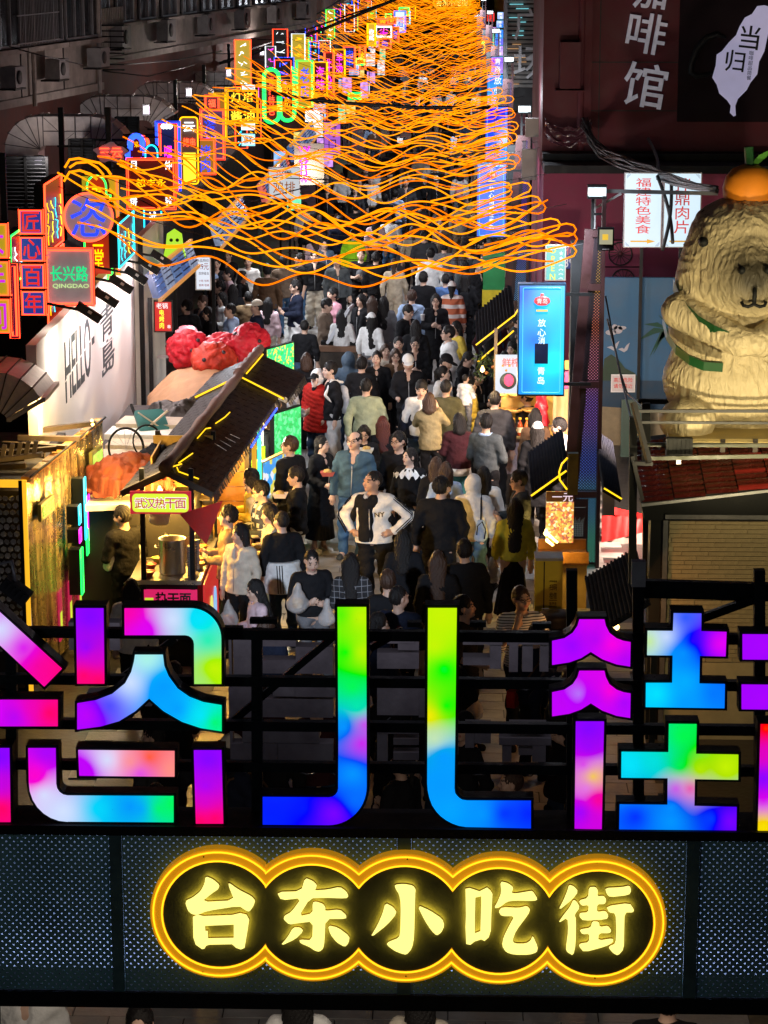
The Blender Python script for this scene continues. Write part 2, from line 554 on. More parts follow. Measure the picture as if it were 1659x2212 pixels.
for px,py,w in ((540,1340,60),(480,1358,45),(880,1347,30),(1015,1347,35),(1150,1350,40),(1480,1436,30)):
 gbeam(px,py,px + w,py,.05,.025,YB,'bracket')
a = gp(1379,1238,YB)
MB().box((0,0,0),(.07,.06,.13)).build('post_cap',mat('pale_post_cap',(.5,.5,.52),.5),fr,(a.x,.0,a.z))
# lower box of the gate: cross members and perforated panels
def grect(px0,py0,px1,py1,Y):
 a,b = gp(px0,py0,Y),gp(px1,py1,Y)
 return a.x,b.x,b.z,a.z
zt,zb = gp(830,1806,GY).z,gp(830,2146,GY).z
XL,XR = gp(-150,1900,GY).x,gp(1810,1900,GY).x
MB().box((0,0,(gp(830,1786,GY).z + zt) / 2),(XR - XL,.30,gp(830,1786,GY).z - zt)).build('beam',M_black,fr,((XL + XR) / 2,-.08,0))
MB().box((0,0,(zb + gp(830,2178,GY).z) / 2),(XR - XL,.30,zb - gp(830,2178,GY).z)).build('beam',M_black,fr,((XL + XR) / 2,-.08,0))
MB().box((0,0,(zt + zb) / 2),(XR - XL,.01,zt - zb)).build('back_board',mat('box_back_board',(.55,.6,.75),.6,0,.25,4),fr,((XL + XR) / 2,.08,0))
PERF = dots_mat('perforated_sheet',(.22,.46,.48),.039,.0053,.0,.6)
edges = [-150,240,266,858,888,1480,1508,1810]
for i in range(0,8,2):
 x0,x1 = gp(edges[i],1950,GY).x,gp(edges[i + 1],1950,GY).x
 MB().box(((x0 + x1) / 2,0,(zt + zb) / 2),(x1 - x0 - .004,.004,zt - zb - .004)).build('perforated_panel',PERF,fr,(0,-.2,0))
for i in (1,3,5):
 x0,x1 = gp(edges[i],1950,GY).x,gp(edges[i + 1],1950,GY).x
 MB().box(((x0 + x1) / 2,0,(zt + zb) / 2),(x1 - x0,.03,zt - zb)).build('mullion',mat('gate_mullion',(.12,.24,.25),.4,.3,.4,5),fr,(0,-.2,0))
lamp('box_strip','AREA',((XL + XR) / 2,GY + .06,zb + .012),9,(.55,.66,1.0),((XL + XR) / 2,GY + .30,zb + .35),XR - XL,size_y=.03)
lamp('box_strip','AREA',((XL + XR) / 2,GY + .06,zt - .012),1.5,(.6,.75,1.0),((XL + XR) / 2,GY + .28,zt - .2),XR - XL,size_y=.03)
for px in (-100,1760):
 q = gp(px,2100,GY)
 MB().box((0,0,q.z / 2 + 1.0),(.3,.3,q.z + 2.0)).build('leg',M_black,fr,(q.x,0.1,0))
# --- scalloped name plaque
pl = empty('name_plaque',(0,GY - .07,0),0,'scalloped gold rimmed plaque with five glowing yellow characters under the letters','plaque')
cen = [(473,1974,149),(675,1981,149),(875,1984,149),(1078,1988,149),(1291,1993,149)]
def scallop(grow):
 """outline of the five overlapping discs"""
 cs = []
 for x,y,r in cen:
  q = atY(x,y,GY - .07)
  e = atY(x + r,y,GY - .07)
  cs.append((q.x,q.z,(e.x - q.x) + grow))
 top,bot = [],[]
 for i,(x,z,r) in enumerate(cs):
  a0,a1 = 180,0
  def cut(x,z,r,x2,z2,r2):
   d = x2 - x
   a = (d * d + r * r - r2 * r2) / (2 * d)
   return math.degrees(math.acos(max(-1,min(1,a / r))))
  if i > 0:
   a0 = 180 - cut(x,z,r,2 * x - cs[i - 1][0],0,cs[i - 1][2])
  if i < 4:
   a1 = cut(x,z,r,*cs[i + 1])
  n = 22
  for k in range(n + 1):
   a = R(a0 + (a1 - a0) * k / n)
   top.append((x + r * math.cos(a),z + r * math.sin(a)))
   bot.append((x + r * math.cos(a),z - r * math.sin(a)))
 out = []
 for p in top + bot[::-1]:
  if not out or (Vector(p) - Vector(out[-1])).length > 2e-3:
   out.append(p)
 if (Vector(out[0]) - Vector(out[-1])).length < 2e-3:
  out.pop()
 return out
MB().prism(scallop(.0),-.0,.06).build('rim',M_gold,pl)
MB().prism(scallop(-.069),-.012,-.002).build('board',M_plaque,pl)
MB().tube([(x,-.008,z) for x,z in scallop(-.017)],.0045,6,True).build('neon_tube',emi('plaque_neon',(1,.50,.01),2.0),pl)
MB().tube([(x,-.014,z) for x,z in scallop(-.062)],.0045,6,True).build('neon_tube',emi('plaque_neon',(1,.50,.01),2.0),pl)
for px,py in ((440,1850),(438,2100),(1285,2112),(1290,1862),(880,1855),(877,2108)):
 q = atY(px,py,GY - .07)
 MB().lathe([(.004,-.002),(.004,.002),(.001,.003)],8).build('screw',M_black,pl,(q.x,-.005,q.z),(PI / 2,0,0))
CH5 = [('P',[[(352,245),(400,265),(440,300),(432,325),(400,345),(322,408),(535,398),(500,310),(497,285),(560,330),(640,370),(665,398),(655,430),(628,468),(600,455),(565,430),(360,462),(300,488),(265,482),(240,460),(222,402),(270,380),(320,340),(345,290)],
[(272,500),(300,488),(340,497),(520,490),(570,478),(610,488),(627,520),(615,600),(598,695),(575,705),(545,695),(520,672),(375,675),(355,682),(345,700),(330,703),(290,675),(275,630),(274,590),(365,590),(367,637),(530,634),(530,548),(348,556),(350,588),(274,588)]]),
('P',[[(980,255),(1030,275),(1055,300),(1050,318),(1040,335),(1120,330),(1200,312),(1240,340),(1255,370),(1240,383),(1100,378),(1012,382),(940,498),(1028,480),(1028,410),(1050,405),(1095,420),(1110,445),(1105,465),(1200,455),(1240,490),(1240,512),(1110,512),(1103,660),(1095,700),(1070,720),(1040,712),(1010,690),(950,665),(945,645),(1025,650),(1030,528),(930,540),(880,548),(845,515),(850,495),(895,470),(960,380),(830,395),(803,345),(955,340)],
[(905,568),(950,568),(970,590),(920,640),(825,683),(870,630)],[(1125,555),(1190,570),(1262,625),(1255,665),(1232,690),(1180,660),(1140,610)]]),
('Q',[[(-32,285),(25,280),(78,290),(95,312),(92,340),(86,600),(72,668),(40,705),(8,698),(-35,680),(-80,645),(-70,630),(-5,605),(2,560),(5,400),(-5,340),(-25,310)],
[(-88,395),(-40,420),(-18,455),(-77,525),(-180,605),(-134,526),(-105,458)],[(105,408),(180,440),(255,490),(268,530),(250,570),(222,590),(190,560),(150,500)]]),
('Q',[[(395,310),(420,305),(480,325),(525,302),(545,318),(558,340),(552,450),(548,560),(535,600),(510,622),(490,612),(450,625),(425,645),(400,640),(395,540),(398,470),(452,470),(452,578),(485,565),(490,400),(490,352),(455,360),(452,468),(398,468)],
[(605,265),(650,275),(685,300),(672,335),(700,338),(775,325),(800,322),(830,370),(815,380),(690,378),(645,385),(600,420),(568,425),(590,385),(612,330)],
[(595,445),(615,420),(720,425),(765,412),(785,432),(775,460),(700,560),(678,620),(692,640),(760,640),(790,620),(800,590),(832,660),(825,690),(780,705),(690,705),(640,690),(615,650),(625,600),(660,530),(692,472),(612,472)]]),
('Q',[[(1020,285),(1050,295),(1075,325),(1040,370),(955,440),(990,370),(1010,320)],
[(1045,375),(1065,385),(1085,420),(1052,465),(1062,490),(1060,640),(1045,710),(1010,690),(1000,670),(1015,560),(1010,480),(955,515),(985,470),(1025,420)],
[(1140,300),(1180,298),(1195,320),(1190,355),(1230,352),(1245,375),(1235,400),(1190,400),(1187,450),(1240,442),(1258,470),(1245,492),(1105,500),(1082,475),(1085,455),(1135,452),(1138,405),(1095,410),(1078,380),(1135,365)],
[(1160,505),(1200,508),(1205,540),(1255,532),(1275,560),(1265,575),(1200,575),(1195,622),(1285,608),(1285,630),(1240,655),(1110,690),(1080,655),(1085,640),(1140,632),(1143,578),(1100,582),(1082,555),(1150,545)],
[(1238,305),(1340,300),(1385,290),(1395,320),(1380,345),(1265,358),(1245,335)],
[(1245,415),(1385,395),(1412,435),(1405,450),(1355,450),(1352,560),(1350,670),(1315,710),(1285,695),(1260,665),(1265,655),(1300,640),(1305,555),(1300,455),(1260,450)]])]
E_face = emi('plaque_letter_face',(1.0,.88,.22),1.5)
E_side = mat('plaque_letter_return',(.30,.16,.01),.4,.3,.2,8)
E_halo = emi('plaque_letter_halo',(1.0,.72,.06),10.0)
def soften(P):
 out = []
 n = len(P)
 for i in range(n):
  a,b = Vector(P[i]),Vector(P[(i + 1) % n])
  out += [tuple(a.lerp(b,.2)),tuple(a.lerp(b,.8))]
 return out
for zm,polys in CH5:
 g = gz(zm)
 tops,sides,halo = MB(),MB(),MB()
 for k,p in enumerate(polys):
  Q = [g(c,GY - .12) for c in p]
  Q = Q if len(p) > 23 and k in (0,1) and any(abs(p[i][0] - p[j][0]) < 4 and abs(p[i][1] - p[j][1]) < 4 for i in range(len(p)) for j in range(i)) else soften(Q)
  tops.prism(Q,-.056,-.050)
  sides.prism(offset_poly(Q,.0022),-.0498,-.036)
  halo.prism(offset_poly(Q,-.001),-.0355,-.0290)
 c = tops.build('character',E_face,pl)
 sides.build('character_return',E_side,c)
 halo.build('halo_light',E_halo,c)
# ================================================================ street
M_asph = mat('worn_street',(.05,.045,.042),.38,0,.45,1.2,.25,14)
st = MB().add([(-80,4,0),(80,4,0),(80,420,0),(-80,420,0)],[(0,1,2,3)]).build('street',M_asph)
T(st,kind='structure')
M_slab = mat('paving_slab',(.36,.35,.335),.42,0,.4,3,.3,30)
def slab_mesh(w,l):
 b = MB()
 b.box((0,0,.006),(w - .012,l - .012,.018))
 return b.mesh('paving_slab')
_sl = [slab_mesh(.6,.3),slab_mesh(.6,.298)]
k = 0
rest = MB()
rr = random.Random(3)
Y = 16.5
row = 0
cells = []
while Y < 60:
 X = -3.6 + (.3 if row % 2 else 0)
 while X < 2.4:
  cells.append((X,Y))
  X += .6
 Y += .3
 row += 1
near = sorted(cells,key=lambda c: abs(c[1] - 30) + (0 if -3 < c[0] < 1.3 else 4))[:290]
ns = set(near)
for c in cells:
 if c in ns:
  o = link('paving_slab',_sl[rr.randrange(2)],M_slab,st,(c[0],c[1],rr.uniform(.0,.004)),(rr.uniform(-.006,.006),rr.uniform(-.006,.006),0))
 else:
  rest.box((c[0],c[1],.005 + rr.uniform(0,.004)),(.588,.288,.018))
T(rest.build('paving_slab',M_slab,st),kind='stuff')
# ---- lights of fixtures built below, and lamps added around the gate
lamp('gate_flood','SPOT',(-2.28,13.25,4.95),8200,(.70,.82,1.0),(-1.15,32.9,.5),.12,15,.9)
for _x,_y,_e in ((1.89,32.7,800),(1.36,47.8,1050),(1.46,65.8,1050),(1.4,83.8,1300),(1.45,101.8,1500),(1.4,120,1500)):
 lamp('pillar_lamp','SPOT',(_x - .40,_y - .55,5.0),_e,(.84,.90,1.0),(-1.3,_y + 3.5,.5),.12,125,.9)
 lamp('pillar_glow','POINT',(_x - .1,_y - .45,5.36),_e * .045,(.85,.90,1.0),None,.12)
lamp('added_under_gate_lamp','AREA',(0,12.45,3.15),80,(1,.86,.68),(0,14.6,0),5.0,size_y=.15)  # added lamp brightening the ground and people under the gate
lamp('added_gate_fill','AREA',(-4.55,5.0,6.95),17,(.80,.98,1.0),(0,12,3.2),.5)  # added out of view to brighten the perforated gate panels
lamp('added_gate_inner_lamp','AREA',(0,12.30,5.02),7,(.80,.78,.95),(0,12.9,4.6),6.0,size_y=.04)  # added lamp without a fixture, brightens the grey letter backs
for _y in (38.5,42.5,47,53,60):
 lamp('fascia_light','AREA',(-3.75,_y,2.9),80 if _y < 40 else 150,(.88,.93,1.0),(-1.0,_y - .5,.9),1.6,size_y=.3)
# ================================================================ people: bodies, clothes and hair as smooth closed surfaces
class Fld:
 """distance field on a grid, filled piece by piece"""
 def __init__(s,lo,hi,h):
  s.h = h
  s.lo = np.array(lo,float)
  n = np.ceil((np.array(hi) - s.lo) / h).astype(int) + 1
  s.ax = [s.lo[i] + h * np.arange(n[i]) for i in range(3)]
  s.D = np.full(n,0.2,np.float32)
 def _win(s,lo,hi,pad):
  sl = []
  for i in range(3):
   a = int(max(0,math.floor((lo[i] - pad - s.lo[i]) / s.h)))
   b = int(min(len(s.ax[i]),math.ceil((hi[i] + pad - s.lo[i]) / s.h) + 1))
   sl.append(slice(a,max(a,b)))
  return tuple(sl),[s.ax[i][sl[i]] for i in range(3)]
 def _mix(s,sl,d,k,sub):
  A = s.D[sl]
  if sub:
   A[...] = np.maximum(A,-d)
   return
  if k <= 0:
   A[...] = np.minimum(A,d)
  else:
   hh = np.maximum(k - np.abs(A - d),0) / k
   A[...] = np.minimum(A,d) - hh * hh * k * 0.25
 def cap(s,a,b,ra,rb,k=0.03,sx=1.0,sy=1.0,sub=False):
  a,b = np.array(a,float),np.array(b,float)
  m = max(ra,rb)
  e = np.array([m * sx,m * sy,m])
  sl,(x,y,z) = s._win(np.minimum(a,b) - e,np.maximum(a,b) + e,0.06)
  sc = np.array([sx,sy,1.0])
  X = ((x - a[0]) / sx)[:,None,None]
  Y = ((y - a[1]) / sy)[None,:,None]
  Z = (z - a[2])[None,None,:]
  d = (b - a) / sc
  L2 = max(float(d @ d),1e-9)
  t = np.clip((X * d[0] + Y * d[1] + Z * d[2]) / L2,0,1)
  q = np.sqrt((X - t * d[0]) ** 2 + (Y - t * d[1]) ** 2 + (Z - t * d[2]) ** 2) - (ra + (rb - ra) * t)
  s._mix(sl,(q * min(1.0,(sx + sy) / 2)).astype(np.float32),k,sub)
  return s
 def ell(s,c,r,k=0.02,rot=None,sub=False):
  c,r = np.array(c,float),np.array(r,float)
  e = np.full(3,r.max()) if rot is not None else r
  sl,(x,y,z) = s._win(c - e,c + e,0.06)
  X,Y,Z = np.meshgrid(x - c[0],y - c[1],z - c[2],indexing='ij')
  if rot is not None:
   m = np.array(rot.transposed())
   X,Y,Z = (m[i][0] * X + m[i][1] * Y + m[i][2] * Z for i in range(3))
  k0 = np.sqrt((X / r[0]) ** 2 + (Y / r[1]) ** 2 + (Z / r[2]) ** 2)
  k1 = np.sqrt((X / r[0] ** 2) ** 2 + (Y / r[1] ** 2) ** 2 + (Z / r[2] ** 2) ** 2) + 1e-6
  s._mix(sl,(k0 * (k0 - 1) / k1).astype(np.float32),k,sub)
  return s
 def grid(s):
  return np.meshgrid(*s.ax,indexing='ij')
 def mesh(s,name):
  D = s.D
  D[0],D[-1],D[:,0],D[:,-1],D[:,:,0],D[:,:,-1] = .1,.1,.1,.1,.1,.1
  ins = D < 0
  c = [ins[i:D.shape[0] - 1 + i,j:D.shape[1] - 1 + j,k:D.shape[2] - 1 + k] for i in (0,1) for j in (0,1) for k in (0,1)]
  tot = sum(q.astype(np.int8) for q in c)
  I = np.argwhere((tot > 0) & (tot < 8))
  n = len(I)
  acc,cnt = np.zeros((n,3)),np.zeros(n)
  for ax in range(3):
   o = [a for a in range(3) if a != ax]
   for u in (0,1):
    for v in (0,1):
     p = I.copy()
     p[:,o[0]] += u
     p[:,o[1]] += v
     q = p.copy()
     q[:,ax] += 1
     a,b = D[tuple(p.T)],D[tuple(q.T)]
     w = (a < 0) != (b < 0)
     t = np.where(w,a / np.where(w,a - b,1),0)
     pos = p.astype(float)
     pos[:,ax] += t
     acc += pos * w[:,None]
     cnt += w
  V = s.lo + s.h * acc / cnt[:,None]
  idx = np.full(np.array(D.shape) - 1,-1,np.int64)
  idx[tuple(I.T)] = np.arange(n)
  Fs = []
  for ax in range(3):
   o1,o2 = (ax + 1) % 3,(ax + 2) % 3
   a = np.take(ins,np.arange(D.shape[ax] - 1),ax)
   b = np.take(ins,np.arange(1,D.shape[ax]),ax)
   E = np.argwhere(a != b)
   E = E[(E[:,o1] > 0) & (E[:,o2] > 0) & (E[:,o1] < D.shape[o1] - 1) & (E[:,o2] < D.shape[o2] - 1)]
   flip = b[tuple(E.T)]
   qs = []
   for u,v in ((1,1),(0,1),(0,0),(1,0)):
    p = E.copy()
    p[:,o1] -= u
    p[:,o2] -= v
    qs.append(idx[tuple(p.T)])
   Q = np.stack(qs,1)
   Q[flip] = Q[flip][:,::-1]
   Fs.append(Q)
  Fq = np.concatenate(Fs)
  Fq = Fq[(Fq >= 0).all(1)]
  me = bpy.data.meshes.new(name)
  me.vertices.add(n)
  me.vertices.foreach_set('co',V.ravel())
  me.loops.add(Fq.size)
  me.loops.foreach_set('vertex_index',Fq.ravel())
  me.polygons.add(len(Fq))
  me.polygons.foreach_set('loop_start',np.arange(0,Fq.size,4))
  me.polygons.foreach_set('loop_total',np.full(len(Fq),4))
  me.polygons.foreach_set('use_smooth',np.ones(len(Fq),bool))
  me.update()
  return me
LEGS_STAND = [((.09,0,.90),(.105,-.015,.50),(.11,.02,.09)),((-.09,0,.90),(-.105,-.015,.50),(-.11,.02,.09))]
LEGS_SHIFT = [((.09,0,.90),(.12,-.03,.50),(.15,-.06,.09)),((-.09,0,.90),(-.09,-.01,.50),(-.09,.03,.09))]
LEGS_WALK = [((.09,0,.90),(.10,-.15,.51),(.10,-.20,.10)),((-.09,0,.90),(-.09,.03,.50),(-.09,.27,.16))]
POSES = {  # left arm (+x): elbow, wrist, hand tip ; right arm ; legs
'stand': (((.25,.03,1.13),(.25,-.04,.88),(.245,-.07,.72)),((-.25,.03,1.13),(-.25,-.04,.88),(-.245,-.07,.72)),LEGS_STAND),
'shift': (((.26,.06,1.13),(.27,-.02,.89),(.26,-.06,.73)),((-.26,.05,1.14),(-.22,-.12,.93),(-.19,-.19,.79)),LEGS_SHIFT),
'hold': (((.25,-.02,1.12),(.10,-.25,1.10),(.01,-.31,1.16)),((-.25,-.02,1.12),(-.10,-.26,1.14),(-.02,-.33,1.20)),LEGS_SHIFT),
'tray': (((.25,.03,1.13),(.25,-.04,.88),(.245,-.07,.72)),((-.25,-.0,1.12),(-.19,-.25,1.06),(-.16,-.42,1.07)),LEGS_STAND),
'hips': (((.37,.10,1.16),(.23,-.05,1.00),(.12,-.13,.97)),((-.37,.10,1.16),(-.23,-.05,1.00),(-.12,-.13,.97)),LEGS_SHIFT),
'pocket': (((.29,.09,1.13),(.22,-.05,.95),(.15,-.12,.86)),((-.29,.09,1.13),(-.22,-.05,.95),(-.15,-.12,.86)),LEGS_STAND),
'walk': (((.26,.12,1.15),(.26,.10,.90),(.25,.08,.75)),((-.26,-.05,1.13),(-.24,-.19,.92),(-.23,-.26,.78)),LEGS_WALK),
'phone': (((.26,-.14,1.24),(.10,-.27,1.44),(.03,-.31,1.58)),((-.26,-.14,1.24),(-.10,-.27,1.44),(-.03,-.31,1.58)),LEGS_STAND),
'smoke': (((.25,.03,1.13),(.25,-.04,.88),(.245,-.07,.72)),((-.24,-.12,1.14),(-.08,-.24,1.36),(-.02,-.21,1.52)),LEGS_STAND),
}
PIV = Vector((0,.0,1.50))
_cache = {}
def head_rot(hd):
 return Matrix.Rotation(R(hd[0]),3,'Z') @ Matrix.Rotation(R(hd[1]),3,'X')
def body_mesh(pose,hd):
 key = ('body',pose,hd)
 if key in _cache:
  return _cache[key]
 la,ra,legs = POSES[pose]
 f = Fld((-.48,-.52,-.0),(.48,.40,1.78),.0115)
 f.cap((0,0,.98),(0,.0,1.32),.115,.125,.05,1.25,.85)
 f.cap((-.145,.01,1.39),(.145,.01,1.39),.058,.058,.06)
 f.cap((-.06,.01,.93),(.06,.01,.93),.105,.105,.05,1,.95)
 f.cap((0,.012,1.40),(0,.0,1.54),.058,.05,.04)
 for sh,(el,wr,tip) in (((.175,.01,1.385),la),((-.175,.01,1.385),ra)):
  f.cap(sh,el,.05,.04,.04)
  f.cap(el,wr,.04,.027,.02)
  wr,tip = Vector(wr),Vector(tip)
  d = (tip - wr).normalized()
  side = d.cross(Vector((0,1,0) if abs(d.y) < .8 else (1,0,0))).normalized()
  pal = wr + d * .075
  f.cap(wr,pal,.027,.036,.02,1,1)
  for i in range(4):
   b = pal + side * (-.03 + .02 * i)
   L = (.065,.078,.074,.058)[i]
   inw = d.cross(side) * (.012 if sh[0] > 0 else -.012)
   m = b + d * L * .55
   f.cap(b,m,.0095,.009,.004)
   f.cap(m,m + d * L * .45 + inw,.009,.0075,.004)
  tb = wr + d * .025 - side * .03
  f.cap(tb,tb + d * .045 - side * .022,.012,.010,.008)
 for hp,kn,an in legs:
  f.cap(hp,kn,.085,.056,.05)
  f.cap(kn,an,.056,.038,.03)
  f.cap(an,(an[0],an[1] - .10,.04),.036,.03,.03)
 rt = head_rot(hd)
 H = lambda x,y,z: PIV + rt @ Vector((x,y,z))
 f.ell(H(0,-.005,.115),(.074,.093,.108),.03,rt)
 f.ell(H(0,-.045,.050),(.052,.058,.056),.035,rt)
 f.cap(H(0,-.098,.108),H(0,-.114,.078),.010,.0155,.012)
 f.ell(H(0,-.098,.046),(.026,.012,.011),.008,rt)
 f.ell(H(0,-.083,.012),(.024,.020,.018),.02,rt)
 for sx in (-1,1):
  f.ell(H(.033 * sx,-.103,.115),(.019,.016,.012),0,rt,True)
  f.ell(H(.033 * sx,-.090,.114),(.015,.014,.010),.003,rt)
  f.ell(H(.035 * sx,-.092,.137),(.024,.012,.008),.012,rt)
  f.ell(H(.052 * sx,-.065,.075),(.024,.025,.024),.03,rt)
  f.ell(H(.080 * sx,.004,.10),(.011,.024,.032),.008,rt)
 me = f.mesh('body')
 # face colours by place: 0 skin, 1 lip, 2 eye, 3 brow
 n = len(me.polygons)
 cen = np.zeros(n * 3)
 me.polygons.foreach_get('center',cen)
 cen = cen.reshape(-1,3) - np.array(PIV)
 c = cen @ np.array(rt)
 idx = np.zeros(n,np.int32)
 x,y,z = np.abs(c[:,0]),c[:,1],c[:,2]
 fr_ = y < -.06
 idx[fr_ & (((x / .024) ** 2 + ((z - .046) / .010) ** 2) < 1)] = 1
 idx[fr_ & ((((x - .033) / .0135) ** 2 + ((z - .114) / .0068) ** 2) < 1)] = 2
 idx[fr_ & ((((x - .036) / .021) ** 2 + ((z - .141) / .0058) ** 2) < 1)] = 3
 me.polygons.foreach_set('material_index',idx)
 for m in (SKINS[0],M_lip,M_eye,M_brow):
  me.materials.append(m)
 _cache[key] = me
 return me
def fold(f,amp,seed=0):
 X,Y,Z = f.grid()
 s = seed * 1.7
 f.D += (amp * (np.sin(34 * Z + 11 * X + 5 * np.sin(9 * Y + 6 * X + s) + s) * .5 + np.sin(21 * X - 16 * Z + 13 * Y + 3 * np.sin(14 * Z + s)) * .35
    + np.sin(58 * Z - 27 * X + 31 * Y + s) * .22)).astype(np.float32)
def top_mesh(pose,style,hd):
 key = ('top',pose,style,hd if style == 'hoodup' else 0)
 if key in _cache:
  return _cache[key]
 la,ra,legs = POSES[pose]
 hem,th,slv,flare = {'jacket': (.86,.024,.020,.03),'hoodie': (.88,.026,.024,.02),'hoodup': (.88,.026,.024,.02),'puffer': (.72,.055,.045,.035),'coat': (.50,.032,.024,.07),
      'sweater': (.93,.022,.020,.015),'shirt': (.87,.018,.016,.03),'tee': (.90,.016,.022,.02)}[style]
 f = Fld((-.54,-.40,hem - .03),(.54,.42,1.80 if style == 'hoodup' else 1.56),.0135)
 if style == 'coat':
  f.cap((0,0,.45),(0,0,1.0),.155 + flare,.125 + th,.05,1.25,.95)
 else:
  f.cap((0,0,hem - .08),(0,0,1.0),.125 + th + flare,.118 + th,.05,1.25,.95)
 f.cap((0,0,.98),(0,.0,1.32),.116 + th,.126 + th,.05,1.27,.88)
 f.cap((-.15,.01,1.385),(.15,.01,1.385),.060 + th * .55,.060 + th * .55,.06)
 for sh,(el,wr,tip) in (((.178,.01,1.38),la),((-.178,.01,1.38),ra)):
  el,wr = Vector(el),Vector(wr)
  f.cap(sh,el,.052 + slv,.042 + slv,.03)
  if style == 'tee':
   continue
  f.cap(el,el.lerp(wr,.86),.042 + slv,.033 + slv * .9,.02)
  f.cap(el.lerp(wr,.86),el.lerp(wr,.97),.032 + slv * .8,.030 + slv * .5,.006)
 if style in ('jacket','coat','shirt','puffer'):
  for i in range(12):
   a0,a1 = 2 * PI * i / 12 + PI / 2,2 * PI * (i + 1) / 12 + PI / 2
   if 4.2 < (a0 + a1) / 2 < 5.2:
    continue
   f.cap((.078 * math.cos(a0),.012 + .072 * math.sin(a0),1.452),(.078 * math.cos(a1),.012 + .072 * math.sin(a1),1.452),.016,.016,.01,1,1)
 if style == 'hoodie':
  f.ell((0,.10,1.40),(.125,.055,.085),.03)
  f.cap((-.07,.0,1.45),(-.09,.07,1.45),.03,.035,.02)
  f.cap((.07,.0,1.45),(.09,.07,1.45),.03,.035,.02)
 # opening for neck
 f.cap((0,-.012,1.40),(0,-.035,1.60),.060,.075,0,sub=True)
 if style in ('jacket','coat'):
  f.cap((0,-.20,1.10),(0,-.13,1.46),.02,.060,0,1,1.2,sub=True)
 if style == 'hoodup':
  rt = head_rot(hd)
  H = lambda x,y,z: PIV + rt @ Vector((x,y,z))
  f.cap((0,.01,1.40),(0,.015,1.52),.10,.095,.03)
  f.ell(H(0,.018,.115),(.112,.128,.142),.03,rt)
  f.ell(H(0,-.10,.095),(.072,.10,.105),0,rt,True)
 X,Y,Z = f.grid()
 if style == 'puffer':
  f.D -= (.010 * np.abs(np.sin(Z * 42 + 2 * np.sin(X * 5)))).astype(np.float32)
  fold(f,.003)
 else:
  fold(f,{'sweater': .006,'coat': .008,'tee': .007,'hoodie': .010}.get(style,.009),len(style))
 if style in ('sweater','hoodie','hoodup'):
  band = (Z < hem + .05)
  f.D[band] += .008
 np.maximum(f.D,(hem - Z).astype(np.float32),out=f.D)
 me = f.mesh(style)
 _cache[key] = me
 return me
def bottom_mesh(pose,style):
 key = ('bot',pose if style not in ('skirt','longskirt') else LEGS_STAND is POSES[pose][2],style)
 if key in _cache:
  return _cache[key]
 legs = POSES[pose][2]
 f = Fld((-.36,-.36,.02),(.36,.42,1.06),.0135)
 X,Y,Z = f.grid()
 if style in ('skirt','longskirt'):
  z0 = .22 if style == 'longskirt' else .48
  f.cap((0,0,z0 - .1),(0,0,1.0),.24 if style == 'longskirt' else .19,.118,.03,1.1,.95)
  a = np.arctan2(Y,X)
  f.D += (.010 * np.sin(a * 15 + 4 * np.sin(a * 3)) * np.clip((1.0 - Z) * 2.2,0,1)).astype(np.float32)
  np.maximum(f.D,(z0 - Z).astype(np.float32),out=f.D)
 else:
  th = {'trousers': .016,'jeans': .014,'wide': .040}[style]
  f.cap((-.055,.01,.95),(.055,.01,.95),.118,.118,.04,1,.95)
  for hp,kn,an in legs:
   f.cap(hp,kn,.088 + th * .5,.060 + th,.04)
   f.cap(kn,(an[0],an[1],max(an[2],.06)),.060 + th,.046 + th * 1.1,.02)
  fold(f,.012,3)
  np.maximum(f.D,(.055 - Z).astype(np.float32),out=f.D)
 np.maximum(f.D,(Z - 1.03).astype(np.float32),out=f.D)
 me = f.mesh(style)
 _cache[key] = me
 return me
